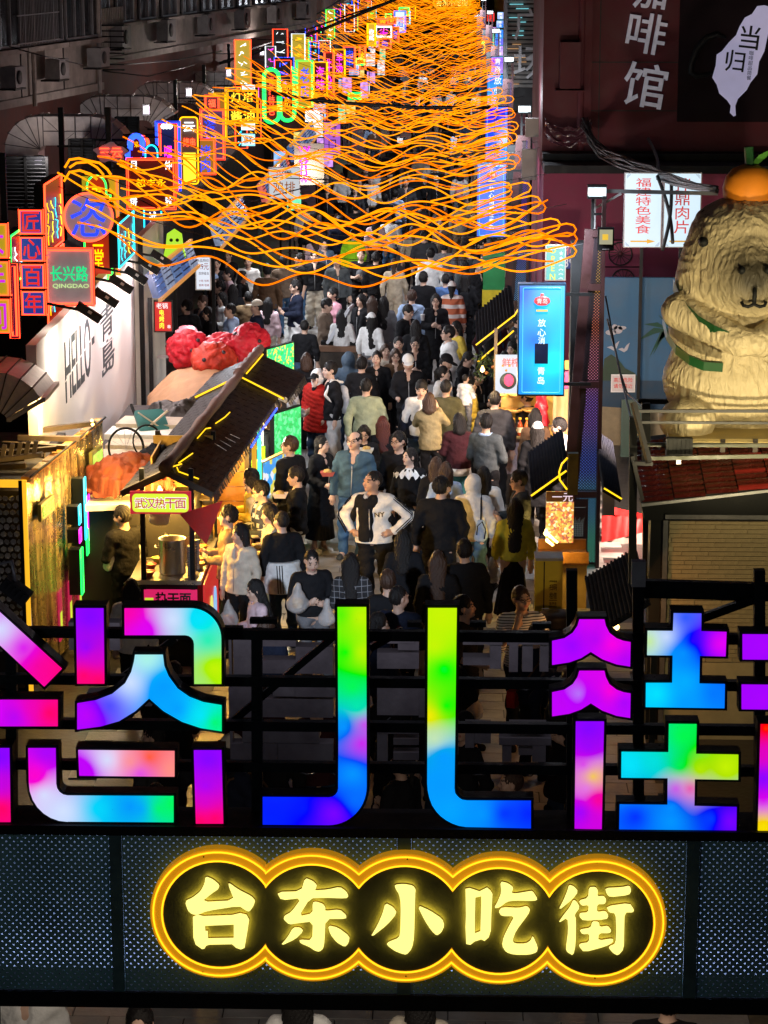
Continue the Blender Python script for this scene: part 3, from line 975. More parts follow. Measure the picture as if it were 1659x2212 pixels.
def hair_mesh(style):
 key = ('hair',style)
 if key in _cache:
  return _cache[key]
 f = Fld((-.20,-.20,-.50),(.20,.26,.32),.0105)
 c,r = (0,.010,.128),(.089,.108,.118)
 f.ell(c,r,0)
 if style in ('long','bob','tied'):
  zb = {'long': -.26,'bob': -.03,'tied': -.20}[style]
  if style != 'tied':
   f.cap((.066,.035,.10),(.085,.050,max(zb,-.16)),.042,.034,.03)
   f.cap((-.066,.035,.10),(-.085,.050,max(zb,-.16)),.042,.034,.03)
  f.cap((0,.070,.10),(0,.105,zb),.078,.062 if style != 'tied' else .035,.04,1.35 if style != 'tied' else .8,.62)
 if style == 'verylong':
  f.cap((.062,.035,.10),(.085,-.02,-.22),.040,.030,.03)
  f.cap((-.062,.035,.10),(-.085,-.02,-.22),.040,.030,.03)
  f.cap((0,.070,.10),(0,.115,-.40),.080,.062,.04,1.45,.58)
 if style == 'pony':
  f.cap((0,.115,.17),(0,.15,.13),.03,.035,.02)
  f.cap((0,.15,.13),(0,.135,-.06),.034,.018,.02)
 if style == 'bun':
  f.ell((0,.125,.16),(.045,.042,.045),.015)
 X,Y,Z = f.grid()
 # clear the face and, on short cuts, ears and nape
 drop = {'fringe': .030}.get(style,0)
 f.ell((0,-.115,.085 - drop),(.066,.085,.092),0,sub=True)
 f.ell((0,-.13,.0),(.085,.11,.08),0,sub=True)
 if style in ('short','fringe','curly','thin','crop'):
  f.ell((.10,-.02,.075),(.04,.055,.060),0,sub=True)
  f.ell((-.10,-.02,.075),(.04,.055,.060),0,sub=True)
  np.maximum(f.D,(.040 + Y * -.10 - Z).astype(np.float32),out=f.D)
  if style == 'crop':
   f.D += .008
 if style == 'thin':
  f.ell((0,-.04,.22),(.075,.10,.075),0,sub=True)
  f.D += .006
 if style in ('pony','bun','tied'):
  f.D += (.004 * (Z > .02)).astype(np.float32)
 a = np.arctan2(X,Y + .02)
 amp = .012 if style == 'curly' else .0085
 f.D += (amp * (np.sin(a * 23 + 9 * np.sin(Z * 13)) * .6 + np.sin(a * 41 + Z * 30) * .4 + (np.sin(X * 140) * np.sin(Z * 120) * np.sin(Y * 130) if style == 'curly' else 0))).astype(np.float32)
 me = f.mesh('hair')
 _cache[key] = me
 return me
def shoe_mesh():
 if 'shoe' in _cache:
  return _cache['shoe']
 f = Fld((-.08,-.24,-.01),(.08,.12,.14),.011)
 f.cap((0,.045,.045),(0,-.13,.038),.043,.042,.02,.95,1)
 f.cap((0,.04,.05),(0,.03,.10),.042,.040,.03)
 X,Y,Z = f.grid()
 np.maximum(f.D,(-Z + .0).astype(np.float32),out=f.D)
 _cache['shoe'] = me = f.mesh('shoe')
 return me
def cap_mesh():
 if 'cap' in _cache:
  return _cache['cap']
 f = Fld((-.14,-.26,.08),(.14,.16,.30),.0095)
 f.ell((0,.008,.135),(.098,.116,.122),0)
 X,Y,Z = f.grid()
 np.maximum(f.D,(.145 + Y * .12 - Z).astype(np.float32),out=f.D)
 f.ell((0,-.125,.150),(.078,.085,.010),.006)
 _cache['cap'] = me = f.mesh('cap')
 return me
def glasses_mesh():
 if 'gl' in _cache:
  return _cache['gl']
 b = MB()
 for s in (-1,1):
  b.tube([(s * .034 + .026 * math.cos(a),-.113,.112 + .019 * math.sin(a)) for a in np.linspace(0,2 * PI,12,endpoint=False)],.0028,5,True)
  b.tube([(s * .060,-.112,.115),(s * .080,-.06,.115),(s * .083,.01,.112)],.0025,5)
 b.tube([(-.01,-.114,.116),(.01,-.114,.116)],.0025,5)
 _cache['gl'] = me = b.mesh('glasses')
 return me
def pack_mesh():
 if 'pk' in _cache:
  return _cache['pk']
 f = Fld((-.25,-.2,.80),(.25,.42,1.50),.014)
 f.cap((0,.215,1.02),(0,.205,1.27),.10,.085,.0,1.35,.75)
 f.cap((0,.28,1.0),(0,.275,1.10),.055,.055,.02,1.6,.6)
 for s in (-1,1):
  f.cap((.10 * s,.15,1.42),(.11 * s,-.02,1.47),.022,.022,.01)
  f.cap((.11 * s,-.02,1.47),(.13 * s,-.15,1.25),.022,.02,.01)
  f.cap((.13 * s,-.15,1.25),(.16 * s,.08,1.02),.02,.018,.01)
 fold(f,.006)
 _cache['pk'] = me = f.mesh('backpack')
 return me
SKINS = [mat('skin_light',(.56,.36,.27),.5,0,.12,20,.05,90,.4),mat('skin_tan',(.45,.27,.19),.5,0,.12,20,.05,90,.4),mat('skin_fair',(.66,.46,.37),.5,0,.10,20,.05,90,.4)]
M_lip = mat('lips',(.42,.14,.12),.45,0,.1,30)
M_eye = mat('eyes',(.03,.025,.022),.25,0,.1,30)
M_brow = mat('brows',(.09,.06,.045),.7,0,.1,30)
HAIRC = {'black': mat('hair_black',(.010,.008,.008),.5,0,.5,40,.5,140,.3),'brown': mat('hair_brown',(.05,.024,.014),.42,0,.4,40,.4,140,.4),
  'red': mat('hair_red',(.10,.02,.015),.42,0,.4,40,.4,140,.4),'grey': mat('hair_grey',(.10,.10,.10),.5,0,.4,40,.4,140,.4)}
CLOTH = {'black': (.012,.012,.014),'navy': (.014,.018,.036),'charcoal': (.045,.045,.05),'grey': (.16,.16,.17),'dark grey': (.075,.085,.09),'white': (.74,.73,.72),'cream': (.60,.53,.43),'beige': (.46,.38,.28),
  'tan': (.30,.20,.11),'brown': (.10,.055,.03),'taupe': (.16,.115,.085),'khaki': (.27,.22,.12),'olive': (.10,.095,.055),'sage': (.28,.32,.22),'mustard': (.52,.47,.05),'yellow': (.70,.50,.08),
  'red': (.42,.02,.015),'maroon': (.05,.014,.018),'pink': (.62,.30,.36),'pale pink': (.66,.48,.52),'blue': (.10,.19,.42),'light blue': (.36,.48,.70),'teal blue': (.055,.105,.155),'denim': (.07,.15,.27),'dark denim': (.025,.045,.085),
  'teal': (.03,.12,.14),'lime': (.35,.75,.02),'orange': (.60,.16,.03),'lilac': (.45,.40,.62),'slate': (.08,.12,.17)}
def cloth(c):
 if c in PAT:
  return PAT[c]
 return mat('cloth_' + c.replace(' ','_'),CLOTH[c],.85,0,.22,9,.8,17,.12,0,.0)
def pattern(name,c1,c2,scale,axis='Z',width=.5,cross=False,noise=False):
 m,nt,N,L,P = _new(name)
 tc = N.new('ShaderNodeTexCoord')
 sp = N.new('ShaderNodeSeparateXYZ')
 L.new(tc.outputs['Object'],sp.inputs[0])
 def band(ax):
  a = N.new('ShaderNodeMath'); a.operation = 'MULTIPLY'; a.inputs[1].default_value = scale
  L.new(sp.outputs['XYZ'.index(ax)],a.inputs[0])
  fr = N.new('ShaderNodeMath'); fr.operation = 'FRACT'
  L.new(a.outputs[0],fr.inputs[0])
  g = N.new('ShaderNodeMath'); g.operation = 'LESS_THAN'; g.inputs[1].default_value = width
  L.new(fr.outputs[0],g.inputs[0])
  return g.outputs[0]
 if noise:
  n1 = N.new('ShaderNodeTexNoise'); n1.inputs['Scale'].default_value = scale; n1.inputs['Detail'].default_value = 3
  L.new(tc.outputs['Object'],n1.inputs['Vector'])
  g = N.new('ShaderNodeMath'); g.operation = 'GREATER_THAN'; g.inputs[1].default_value = width
  L.new(n1.outputs['Fac'],g.inputs[0])
  fac = g.outputs[0]
 else:
  fac = band(axis)
  if cross:
   mx = N.new('ShaderNodeMath'); mx.operation = 'MAXIMUM'
   L.new(fac,mx.inputs[0]); L.new(band('X'),mx.inputs[1])
   fac = mx.outputs[0]
 mix = N.new('ShaderNodeMix'); mix.data_type = 'RGBA'
 mix.inputs[6].default_value = (*c1,1); mix.inputs[7].default_value = (*c2,1)
 L.new(fac,mix.inputs[0]); L.new(mix.outputs[2],P.inputs['Base Color'])
 P.inputs['Roughness'].default_value = .85
 return m
PAT = {'striped': pattern('cloth_stripes',(.72,.72,.7),(.05,.05,.06),38,'Z',.38),'plaid': pattern('cloth_plaid',(.015,.015,.018),(.20,.20,.22),14,'Z',.10,True),
 'camo': pattern('cloth_pale_camo',(.62,.64,.68),(.24,.27,.33),9,noise=True,width=.53),'shawl': pattern('cloth_orange_bands',(.50,.12,.05),(.72,.62,.58),5,'Z',.4),
 'check': pattern('cloth_blue_check',(.55,.56,.6),(.03,.04,.07),9,'Z',.5,True),'tweed': pattern('cloth_tweed',(.50,.44,.34),(.10,.09,.08),70,noise=True,width=.56)}
BN = {'trousers': 'trousers','jeans': 'jeans','wide': 'trousers','skirt': 'skirt','longskirt': 'skirt'}
TN = {'hoodup': 'hoodie','tee': 'shirt'}
PEOPLE = []
prng = random.Random(17)
def person(px,py,h,face,pose,top,tc,bot,bc,hair,hc,label,hd=(0,0),skin=0,fat=1.0,glasses=False,cap=None,shoe='black',pack=None,group='people in the market crowd',at=None):
 p = at if at is not None else atZ(px,py,h)
 s = h / 1.72
 if fat == 1.0 and hair in ('long','verylong','bob','pony','tied','bun'):
  fat = .92
 o = link('person',body_mesh(pose,hd),None,None,(p.x,p.y,p.z - h if at is None else p.z),(R(prng.uniform(-2.2,1.2)),R(prng.uniform(-2.2,2.2)),R(face + prng.uniform(-7,7))),(s * fat,s * fat,s))
 if skin:
  o.material_slots[0].link = 'OBJECT'
  o.material_slots[0].material = SKINS[skin]
 T(o,label,'person',group)
 link(TN.get(top,top),top_mesh(pose,top,hd),cloth(tc),o)
 link(BN[bot],bottom_mesh(pose,bot),cloth(bc),o)
 e = (R(hd[1]),0,R(hd[0]))
 rt = head_rot(hd).to_euler()
 if hair and top != 'hoodup':
  link('hair',hair_mesh(hair),HAIRC[hc],o,PIV,rt)
 if cap:
  link('cap',cap_mesh(),cloth(cap),o,PIV,rt)
 if glasses:
  link('glasses',glasses_mesh(),M_black,o,PIV,rt)
 for i,(hp,kn,an) in enumerate(POSES[pose][2]):
  link('shoe',shoe_mesh(),cloth(shoe),o,(an[0],an[1] - .01,max(an[2] - .10,0)),(R(-28) if an[2] > .12 else 0,0,R(8 if an[0] > 0 else -8)))
 if pack:
  link('backpack',pack_mesh(),cloth(pack),o)
 PEOPLE.append(o)
 return o
# ================================================================ left side of the street
M_conc = mat('stained_concrete',(.27,.23,.205),.8,0,.5,1.6,.3,25)
M_redwall = mat('dark_red_brick_wall',(.10,.035,.028),.8,0,.5,2,.3,20)
M_glass = mat('dark_window_glass',(.015,.016,.02),.08,0,.3,2,0,10,.6)
M_alu = mat('window_frame',(.20,.20,.21),.4,.5,.3,6)
M_dark = mat('dark_recess',(.018,.016,.016),.7,0,.4,3)
def facade(name,label,A,B,floors,depth=6.0,wall=None,low=5.0,cat='building'):
 """building whose street face runs from A to B on plan; floors = list of (sill z, window bottom, window top)"""
 A,B = Vector((*A,0)),Vector((*B,0))
 d = B - A
 L = d.length
 rz = math.atan2(d.y,d.x)
 t = empty(name,A,rz,label,cat)
 # local: x along the face, -y to the street
 MB().box((L / 2,depth / 2,2.5),(L,depth,5.0)).build('wall',M_redwall,t)
 MB().box((L / 2,depth / 2 - .25,low + 3.5),(L,depth + .5,7.0)).build('wall',wall or M_conc,t)
 MB().box((L / 2,-.52,low + .03),(L,.10,.16)).build('ledge',wall or M_conc,t)
 return t,L
def bay(t,x,z,w,h,n=3,kind='window'):
 f = MB()
 f.box((x,-.53,z + h / 2),(w,.06,h))
 fr = f.build('window',M_glass,t)
 g = MB()
 for i in range(n + 1):
  g.box((x - w / 2 + w * i / n,-.58,z + h / 2),(.05,.05,h))
 for zz in (z,z + h * .7,z + h):
  g.box((x,-.583,zz),(w,.05,.05))
 g.build('frame',M_alu,fr)
 return fr
def aircon(t,x,z,s=1.0):
 a = MB().box((x,-.85,z),(.75 * s,.32,.52 * s)).build('air_conditioner',mat('aircon_grey',(.17,.16,.16),.6,0,.4,4),t)
 MB().lathe([(.02,0),(.17 * s,0),(.17 * s,.02),(.02,.02)],18).build('fan_grille',M_dark,a,(x - .1,-1.012,z),(PI / 2,0,0))
 MB().box((x,-.80,z - .30 * s),(.8 * s,.4,.03)).build('bracket',M_black,a)
t,L = facade('apartment_building','nearest grey apartment block at the upper left with glazed balconies',(-11.6,38.0),(-8.3,56.0),None)
for i in range(7):
 x = L - 1.35 - i * 2.55
 bay(t,x,6.15,2.3,2.0,4)
 MB().box((x,-.60,6.05),(2.5,.2,.10)).build('sill',M_conc,t)
for x,z in ((L - 3.9,5.62),(L - 1.2,5.72),(L - 6.5,5.6),(L - 9.5,5.7)):
 aircon(t,x,z,.78)
for x in (L - .4,L - 4.6,L - 8.2):
 MB().bar((x,-.60,4.9),(x,-.60,8.5),.05,n=8).build('down_pipe',M_conc,t)
for i in range(26):
 MB().box((L - 3.5 - i * .09,-.75,6.75),(.018,.018,1.2)).build('grille_bar',M_alu,t)
for z in (6.2,6.75,7.3):
 MB().bar((L - 5.9,-.75,z),(L - 3.4,-.75,z),.02).build('grille_bar',M_alu,t)
for x in (L - 2.5,L - 5.1,L - 7.6):
 MB().box((x,-.508,5.55),(.03,.02,1.0)).build('panel_joint',M_dark,t)
for k in range(9):
 MB().box((L - .3 - .0,-.9,5.4 + k * .12),(.04,.5,.03)).build('railing_bar',M_black,t)
t,L = facade('apartment_building','long grey apartment block receding behind the ventilation ducts',(-9.9,64.5),(-5.45,92.0),None)
x = 1.2
k = 0
while x < L - 1:
 if k == 0:
  pass
 bay(t,x,6.0,1.5,1.15,2)
 if k % 2 == 0:
  aircon(t,x + .9,5.65,1.1)
 MB().box((x,-.66,5.93),(1.7,.3,.08)).build('sill',M_conc,t)
 x += 2.2
 k += 1
for i in range(16):
 MB().box((.5 + i * .16,-.62,5.85),(.07,.12,1.1)).build('fin',M_conc,t)
MB().box((L / 2,-.9,7.3),(L,.7,.06)).build('eave',M_alu,t)
for i in range(44):
 xx = .4 + i * L / 44
 MB().box((xx,-.56,7.85),(.22,.07,.95)).build('shutter_strip',M_alu,t)
t,L = facade('apartment_building','far grey block at the end of the left side behind the small neon signs',(-5.9,93),(-5.6,175),None)
for i in range(16):
 bay(t,2.2 + i * 4.6,5.9,2.6,1.4,3)
 bay(t,2.2 + i * 4.6,3.1,2.6,1.2,3)
# shop fronts below, dark
t = empty('shop_row',(-5.6,26,0),0,'dark shop fronts and awnings under the left row of neon signs','shop row')
for i in range(12):
 y = 16 + i * 11.2
 MB().box((-.9 - (.2 if i % 2 else 0),y,1.6),(1.2,11.0,3.2)).build('shop_front',M_dark,t)
 MB().box((-.2,y,3.15),(.9,10.6,.08),Matrix.Rotation(R(12),3,'Y')).build('awning',mat('awning_cloth',(.05,.045,.05),.7,0,.4,3,.3,14),t)
# ---- ventilation ducts
M_duct = mat('duct_sheet',(.72,.66,.63),.5,.1,.35,2.2,.12,22)
def duct(label,X,Y,zt,s=1.0,dep=.75,only_mouth=False):
 t = empty('ventilation_duct',(X,Y,zt),0,label,'air duct','metal ventilation ducts above the left shops')
 H = .52 * s
 out = [(.0,-.80)] + [(.62 - .62 * math.cos(R(a)),-.62 + .62 * math.sin(R(a))) for a in range(0,91,15)]
 if only_mouth:
  out = [(.55,0)]
 top = [(1.15,0),(1.62,0)]
 rb = [(1.62 + .75 * math.sin(R(a)),-.75 + .75 * math.cos(R(a))) for a in (15,30,45,58)]
 inn = [(1.62 + .20 * math.sin(R(a)),-.75 + .20 * math.cos(R(a))) for a in (58,45,30,15)]
 inn = [(x,z + .02) for x,z in inn] + [(1.62,-.53),(1.15,-.53)]
 lin = [(.72,-.53),(.66,-.58),(.62,-.66),(.62,-.80)]
 if only_mouth:
  lin = [(.55,-.53)]
 sc = lambda P: [(x * s,z * s) for x,z in P]
 if not only_mouth:
  MB().prism(sc(out + [(.72,0)] + [(.72,-.53)] + lin[1:]),0,dep).build('elbow',M_duct,t)
 MB().prism(sc([(.724,0),(1.15,0),(1.615,0),(1.615,-.53),(1.15,-.53),(.724,-.53)]),.004,dep - .004).build('straight_section',M_duct,t)
 o_,i_ = [(1.62,0)] + rb,[(1.62,-.53)] + inn[::-1][2:]
 i_ = [(1.62,-.53)] + [(1.62 + .20 * math.sin(R(a)),-.73 + .20 * math.cos(R(a))) for a in (15,30,45,58)]
 for k in range(4):
  MB().prism(sc([o_[k],o_[k + 1],i_[k + 1],i_[k]]),.0 + .003 * (k % 2),dep - .003 * (k % 2)).build('gore',M_duct,t)
 b = MB()
 m0,m1 = Vector((o_[-1][0] * s,0,o_[-1][1] * s)),Vector((i_[-1][0] * s,0,i_[-1][1] * s))
 for yy in (-.02,dep + .02):
  b.bar(m0 + Vector((.03,yy,-.02)),m1 + Vector((.03,yy,-.02)),.05)
 for m in (m0,m1):
  b.bar(m + Vector((.03,-.02,-.02)),m + Vector((.03,dep + .02,-.02)),.05)
 b.build('flange',M_steel,t)
 b = MB()
 rad = ([] if only_mouth else [((.62 - .64 * math.cos(R(a)),-.62 + .64 * math.sin(R(a))),(.66,-.60)) for a in (10,30,50,70,90)])
 rad += [((x,.012),(x,-.54)) for x in (.724,1.02,1.32,1.615)] + [(o_[k],i_[k]) for k in (1,2,3)] + [((.73,-.27),(1.6,-.27))]
 for p,q in rad:
  b.bar((p[0] * s,-.008,p[1] * s),(q[0] * s,-.008,q[1] * s),.016,.014)
  b.bar((p[0] * s,-.008,p[1] * s),(p[0] * s,dep,p[1] * s),.016,.016)
 for x0,x1,z0,z1 in ((.74,1.0,-.02,-.26),(1.34,1.6,-.5,-.28),(1.04,1.3,-.5,-.3)):
  b.bar((x0 * s,-.004,z0 * s),(x1 * s,-.004,z1 * s),.010,.008)
 b.build('seam',mat('duct_seam',(.10,.085,.085),.5,.4,.3,6),t)
duct('nearest large galvanised duct arching over the circular neon sign',-8.32,46.5,5.05)
duct('second galvanised duct, brownish, behind the nearest large one',-8.62,57,4.72)
duct('third duct with a pink cast in the middle of the row',-8.6,67,4.42)
duct('fourth duct ending beside the yellow four character sign',-8.6,77,4.12)
duct('fifth duct up the row under the long grey block',-8.4,86,4.40)
for i in range(7):
 duct(('sixth','seventh','eighth','ninth','tenth','eleventh','farthest')[i] + ' duct of the row, seen small above the far neon signs',-7.7 + i * .10,93 + i * 8,4.65 + i * .16)
duct('pale green duct elbow above the glass fronted stall, lower left',-6.62,27.9,3.56,.86,1.0)
for k,(x,y,z,e) in enumerate(((-7.55,45.6,4.30,30),(-6.4,52.5,4.75,90),(-6.5,62,4.5,110),(-6.4,72,4.4,110),(-6.2,82,4.5,120),(-6.0,96,4.8,150),(-6.0,115,4.9,180))):  # all but the nearest lamp are added to brighten the ducts
 t = empty('duct_lamp',(x,y,z),0,('pale square lamp hung on the nearest duct','added small lamp before the second duct','added small lamp before the third duct','added small lamp before the fourth duct','added small lamp before the fifth duct','added small lamp before the sixth duct','added small lamp before the farthest ducts')[k],'lamp','small lamps under the ducts')
 MB().box((0,0,0),(.12,.12,.17)).build('shade',emi('duct_lamp_glow',(.9,.78,1),1.3 if k == 0 else .8),t)
 MB().box((0,0,.1),(.16,.16,.03)).build('cap',M_black,t)
 MB().box((0,0,-.1),(.16,.16,.03)).build('base',M_black,t)
 lamp('duct_lamp_light','POINT',(x + .1,y - .35,z + .05),e * .75,(1,.86,.82),None,.08)
# posts and louvred vents
for k,(px,y0,y1,Y) in enumerate(((131,232,380,43),(233,232,390,41),(378,172,250,60),(440,140,230,68),(5,330,470,38),(494,95,150,80),(545,90,140,88))):
 a,b = atY(px,y0,Y),atY(px,y1,Y)
 T(MB().bar((0,0,0),(0,0,a.z),.09).build('steel_post',M_black,None,(a.x,a.y,0)),'black steel post standing %s' % ('left of the circular neon sign behind the near duct','right of the circular neon sign','beside the second duct mouth','beside the third duct mouth','at the left picture edge beside the louvred vent','beside the fourth duct mouth','beside the fifth duct')[k],'post')
def louvre(label,px0,py0,px1,py1,Y,n):
 a,b = atY(px0,py0,Y),atY(px1,py1,Y)
 w,h = b.x - a.x,a.z - b.z
 t = empty('louvre_vent',(a.x,Y,b.z),0,label,'vent','louvred vents under the ducts')
 MB().box((w / 2,.12,h / 2),(w,.02,h)).build('back_plate',M_dark,t)
 for i in range(n):
  MB().box((w / 2,0,h * (i + .5) / n),(w,.10,.015),Matrix.Rotation(R(-38),3,'X')).build('slat',mat('louvre_slat',(.05,.055,.06),.5,.3,.3,5),t)
 for x in (0,w / 2,w):
  MB().box((x,-.03,h / 2),(.05,.04,h)).build('frame',M_black,t)
louvre('large dark louvred vent below the nearest duct',8,338,105,455,45.5,14)
louvre('narrow louvred vent between the first and second ducts',250,252,300,300,55,9)
louvre('dark louvred vent below the first duct mouth',150,300,205,345,46,7)
# ---- white printed wall with wall washers
wl = empty('printed_wall',(-4.9,29.0,0),0,'tall white hoarding printed with a greeting in dark letters','wall')
MB().box((-.06,4.55,1.85),(.12,9.1,3.66)).build('panel',mat('white_printed_sheet',(.78,.76,.74),.45,0,.06,1.5,.04,8),wl)
M_ink = mat('dark_ink',(.03,.045,.055),.6,0,.2,5)
text('HELLO',M_ink,wl,(.004,3.25,2.97),2.25,.80,.0,.006,(0,0,PI / 2))
MB().box((.005,4.62,2.98),(.006,.22,.09)).build('dash',M_ink,wl)
text('青島',M_ink,wl,(.004,6.05,2.78),1.35,.98,.02,.006,(0,0,PI / 2),True)
M_sheet = MATS['white_printed_sheet']
MB().box((.0085,3.25,2.95),(.003,2.4,.022),Matrix.Rotation(R(4),3,'X')).build('slice_line',M_sheet,wl)
MB().box((.0085,6.05,2.72),(.003,1.5,.022),Matrix.Rotation(R(-3),3,'X')).build('slice_line',M_sheet,wl)
w2 = empty('hoarding',(-4.82,38.3,0),0,'second pale hoarding sheet beyond the printed wall, creased','wall')
MB().box((-.05,1.6,1.85),(.1,3.2,3.9)).build('panel',mat('cream_sheet',(.72,.68,.58),.5,0,.15,1.2,.1,6),w2)
MB().bar((.02,-.06,0),(.02,-.06,3.8),.07).build('post',M_black,w2)
for k,(px,py,Y) in enumerate(((192,675,30.1),(229,643,31.6),(262,614,33.0),(294,595,34.6),(322,574,36.0),(348,558,37.5))):
 q = atY(px,py,Y)
 t = empty('wall_washer',q,0,'%s black wall washer lamp on an arm over the white hoarding' % ('first and nearest','second','third','fourth','fifth','sixth and farthest')[k],'lamp','wall washer lamps over the hoarding')
 MB().box((0,0,0),(.34,.09,.10),Matrix.Rotation(R(33),3,'Y')).build('housing',M_black,t)
 for i in range(7):
  MB().box((-.13 + i * .043,.0,.075 - i * .028),(.010,.085,.03),Matrix.Rotation(R(33),3,'Y')).build('cooling_fin',M_black,t)
 MB().box((0,0,-.057),(.28,.06,.012),Matrix.Rotation(R(33),3,'Y')).build('lens',emi('washer_lens',(1,.86,.66),3),t)
 MB().bar((-.1,0,.03),(-.62,.05,.12),.03).build('arm',M_black,t)
 MB().box((.02,-.048,.01),(.05,.004,.035),Matrix.Rotation(R(33),3,'Y')).build('rating_label',M_white,t)
 lamp('washer_light','AREA',q + Vector((-.05,0,-.12)),34,(1,.87,.72) if k < 2 else (1,.80,.78),(-4.92,q.y + .15,1.6),.25)
# ---- signs
def sign(name,label,px0,py0,px1,py1,Y,board,border,chars,shape='rect',dep=.14,cat='neon sign',r=.013,frame=None,group='neon signs along the left shops',inset=.025):
 a,b = atY(px0,py0,Y),atY(px1,py1,Y)
 w,h = b.x - a.x,a.z - b.z
 t = empty(name,(a.x + w / 2,Y,b.z),0,label,cat,group)
 if shape == 'rect':
  P = [(-w / 2,0),(w / 2,0),(w / 2,h),(-w / 2,h)]
 elif shape == 'soft':
  P = rrect(-w / 2,0,w / 2,h,min(w,h) * .22)
 elif shape == 'round':
  P = [(w / 2 * math.cos(2 * PI * i / 40),h / 2 + h / 2 * math.sin(2 * PI * i / 40)) for i in range(40)]
 elif shape == 'pill':
  P = rrect(-w / 2,0,w / 2,h,w * .48,8)
 elif shape == 'arch':
  n,q = w * .36,w * .13
  P = [(-w / 2 + q,0),(w / 2 - q,0),(w / 2 - q,q),(w / 2,q),(w / 2,h - w * .62),(w / 2 - q,h - w * .62),(w / 2 - q,h - w * .5)]
  P += [((w / 2 - q) * math.cos(R(k)),h - w * .42 + w * .42 * math.sin(R(k))) for k in range(10,171,16)]
  P += [(-w / 2 + q,h - w * .5),(-w / 2 + q,h - w * .62),(-w / 2,h - w * .62),(-w / 2,q),(-w / 2 + q,q)]
 elif shape == 'cloud':
  P = []
  for i in range(36):
   k = 2 * PI * i / 36
   rr_ = 1 + .12 * math.sin(5 * k) + .06 * math.sin(9 * k + 1)
   P.append((w / 2 * rr_ * math.cos(k),h / 2 + h / 2 * rr_ * math.sin(k)))
 MB().prism(P,0,dep).build('case',frame or M_black,t)
 MB().prism(offset_poly(P,-.008),-.004,-.0005).build('board',board,t)
 if border is not None:
  MB().tube([(x,-.016,z) for x,z in offset_poly(P,-inset)],r,6,True).build('neon_tube',border,t)
  if shape == 'rect' and r > .012:
   MB().tube([(x,-.010,z) for x,z in offset_poly(P,.004)],r * .5,5,True).build('neon_edge',border,t)
 for c in chars:
  body,m,fx,fz,fw,fh = c[:6]
  vert = len(c) > 6 and c[6]
  text(body,m,t,((fx - .5) * w,-.02,(1 - fz) * h),fw * w if fw else None,fh * h if fh else None,.015,.016,(0,0,0),bool(vert))
 # hanger back to the building
 MB().bar((-w / 2 - .02,dep / 2,h * .8),(-w / 2 - .6,dep / 2,h * .8),.03).build('hanger',M_black,t)
 return t,w,h
B_blue = emi('board_blue',(.03,.09,.62),.42,(.02,.03,.1))
B_grey = emi('board_grey',(.36,.29,.31),.42,(.3,.26,.27),.15)
B_dred = emi('board_dark_red',(.22,.008,.006),.25,(.08,.01,.01))
B_red = emi('board_red',(.9,.05,.01),.38,(.3,.02,.01))
B_olive = emi('board_yellow',(.75,.55,.02),.55,(.3,.2,.02))
B_black = mat('board_black',(.02,.018,.02),.4,0,.3,4)
B_navy = emi('board_navy',(.01,.03,.25),.25,(.01,.015,.05))
B_white = emi('board_white',(.8,.92,1),1.1)
B_gold = emi('board_gold',(1,.55,.02),.8)
def quad_sign(label,px0,py0,px1,py1,Y,chars,board,tm,bm):
 """a column of equal boxes, one character each"""
 a,b = atY(px0,py0,Y),atY(px1,py1,Y)
 n = len(chars)
 w,h = b.x - a.x,(a.z - b.z) / n
 t = empty('neon_sign',(a.x + w / 2,Y,b.z),0,label,'neon sign','neon signs along the left shops')
 for i,c in enumerate(chars):
  z = (n - 1 - i) * h
  box = MB().box((0,.08,z + h / 2),(w,.16,h - .02)).build('character_box',M_black,t)
  MB().box((0,-.003,z + h / 2),(w - .03,.006,h - .05)).build('board',board,box)
  MB().tube([(x,-.012,zz) for x,zz in ((-w / 2 + .012,z + .02),(w / 2 - .012,z + .02),(w / 2 - .012,z + h - .03),(-w / 2 + .012,z + h - .03))],.011,6,True).build('neon_tube',bm,box)
  MB().tube([(x,.02,zz) for x,zz in ((-w / 2 - .004,z + .012),(w / 2 + .004,z + .012),(w / 2 + .004,z + h - .02),(-w / 2 - .004,z + h - .02))],.008,6,True).build('neon_edge',bm,box)
  text(c,tm,box,(0,-.02,z + h / 2),w * .72,h * .72,.02,.02)
 MB().bar((-w / 2,.1,h * n * .5),(-w / 2 - .7,.1,h * n * .5),.04).build('hanger',M_black,t)
 return t
RT = emi('letter_red',(1,.03,.02),.85,(.5,.02,.02))
BT = emi('letter_blue',(.01,.06,1),1.3,(.02,.05,.4))
quad_sign('leftmost column of yellow boxes with violet characters, cut by the picture edge',-46,478,24,722,27.6,'大手间',B_olive,emi('letter_violet',(.8,.02,.9),.9),N_red)
quad_sign('column of four blue boxes with red characters, upper left',40,449,99,683,29.5,'匠心百年',B_blue,RT,N_red)
sign('neon_sign','purple box sign edged red partly hidden behind the leftmost yellow boxes',18,570,42,730,28.6,emi('board_purple',(.14,.005,.10),.3),N_red,[])
sign('neon_sign','square grey sign with green characters and a red border',70,536,204,660,31.5,B_grey,N_red,[('长兴路',emi('letter_green',(.0,.85,.28),1.0,(0,.3,.1)),.60,.44,.62,.27),('QINGDAO',emi('letter_pale_green',(.65,.9,.35),.9),.62,.66,.60,.085)])
sign('neon_sign','circular grey sign with one big blue character, ringed in red',133,413,249,525,33.4,B_grey,N_red,[('恣',BT,.5,.5,.68,.74)],'round')
t,w,h = sign('neon_sign','orange arched sign outlined in green behind the circular sign',175,375,247,606,35.2,B_red,N_green,[('青島三堂',N_gold,.5,.5,.34,.76,1)],'arch')
MB().box((.03,.16,h * .5),(w * 1.2,.04,h * .93)).build('backing',B_olive,t)
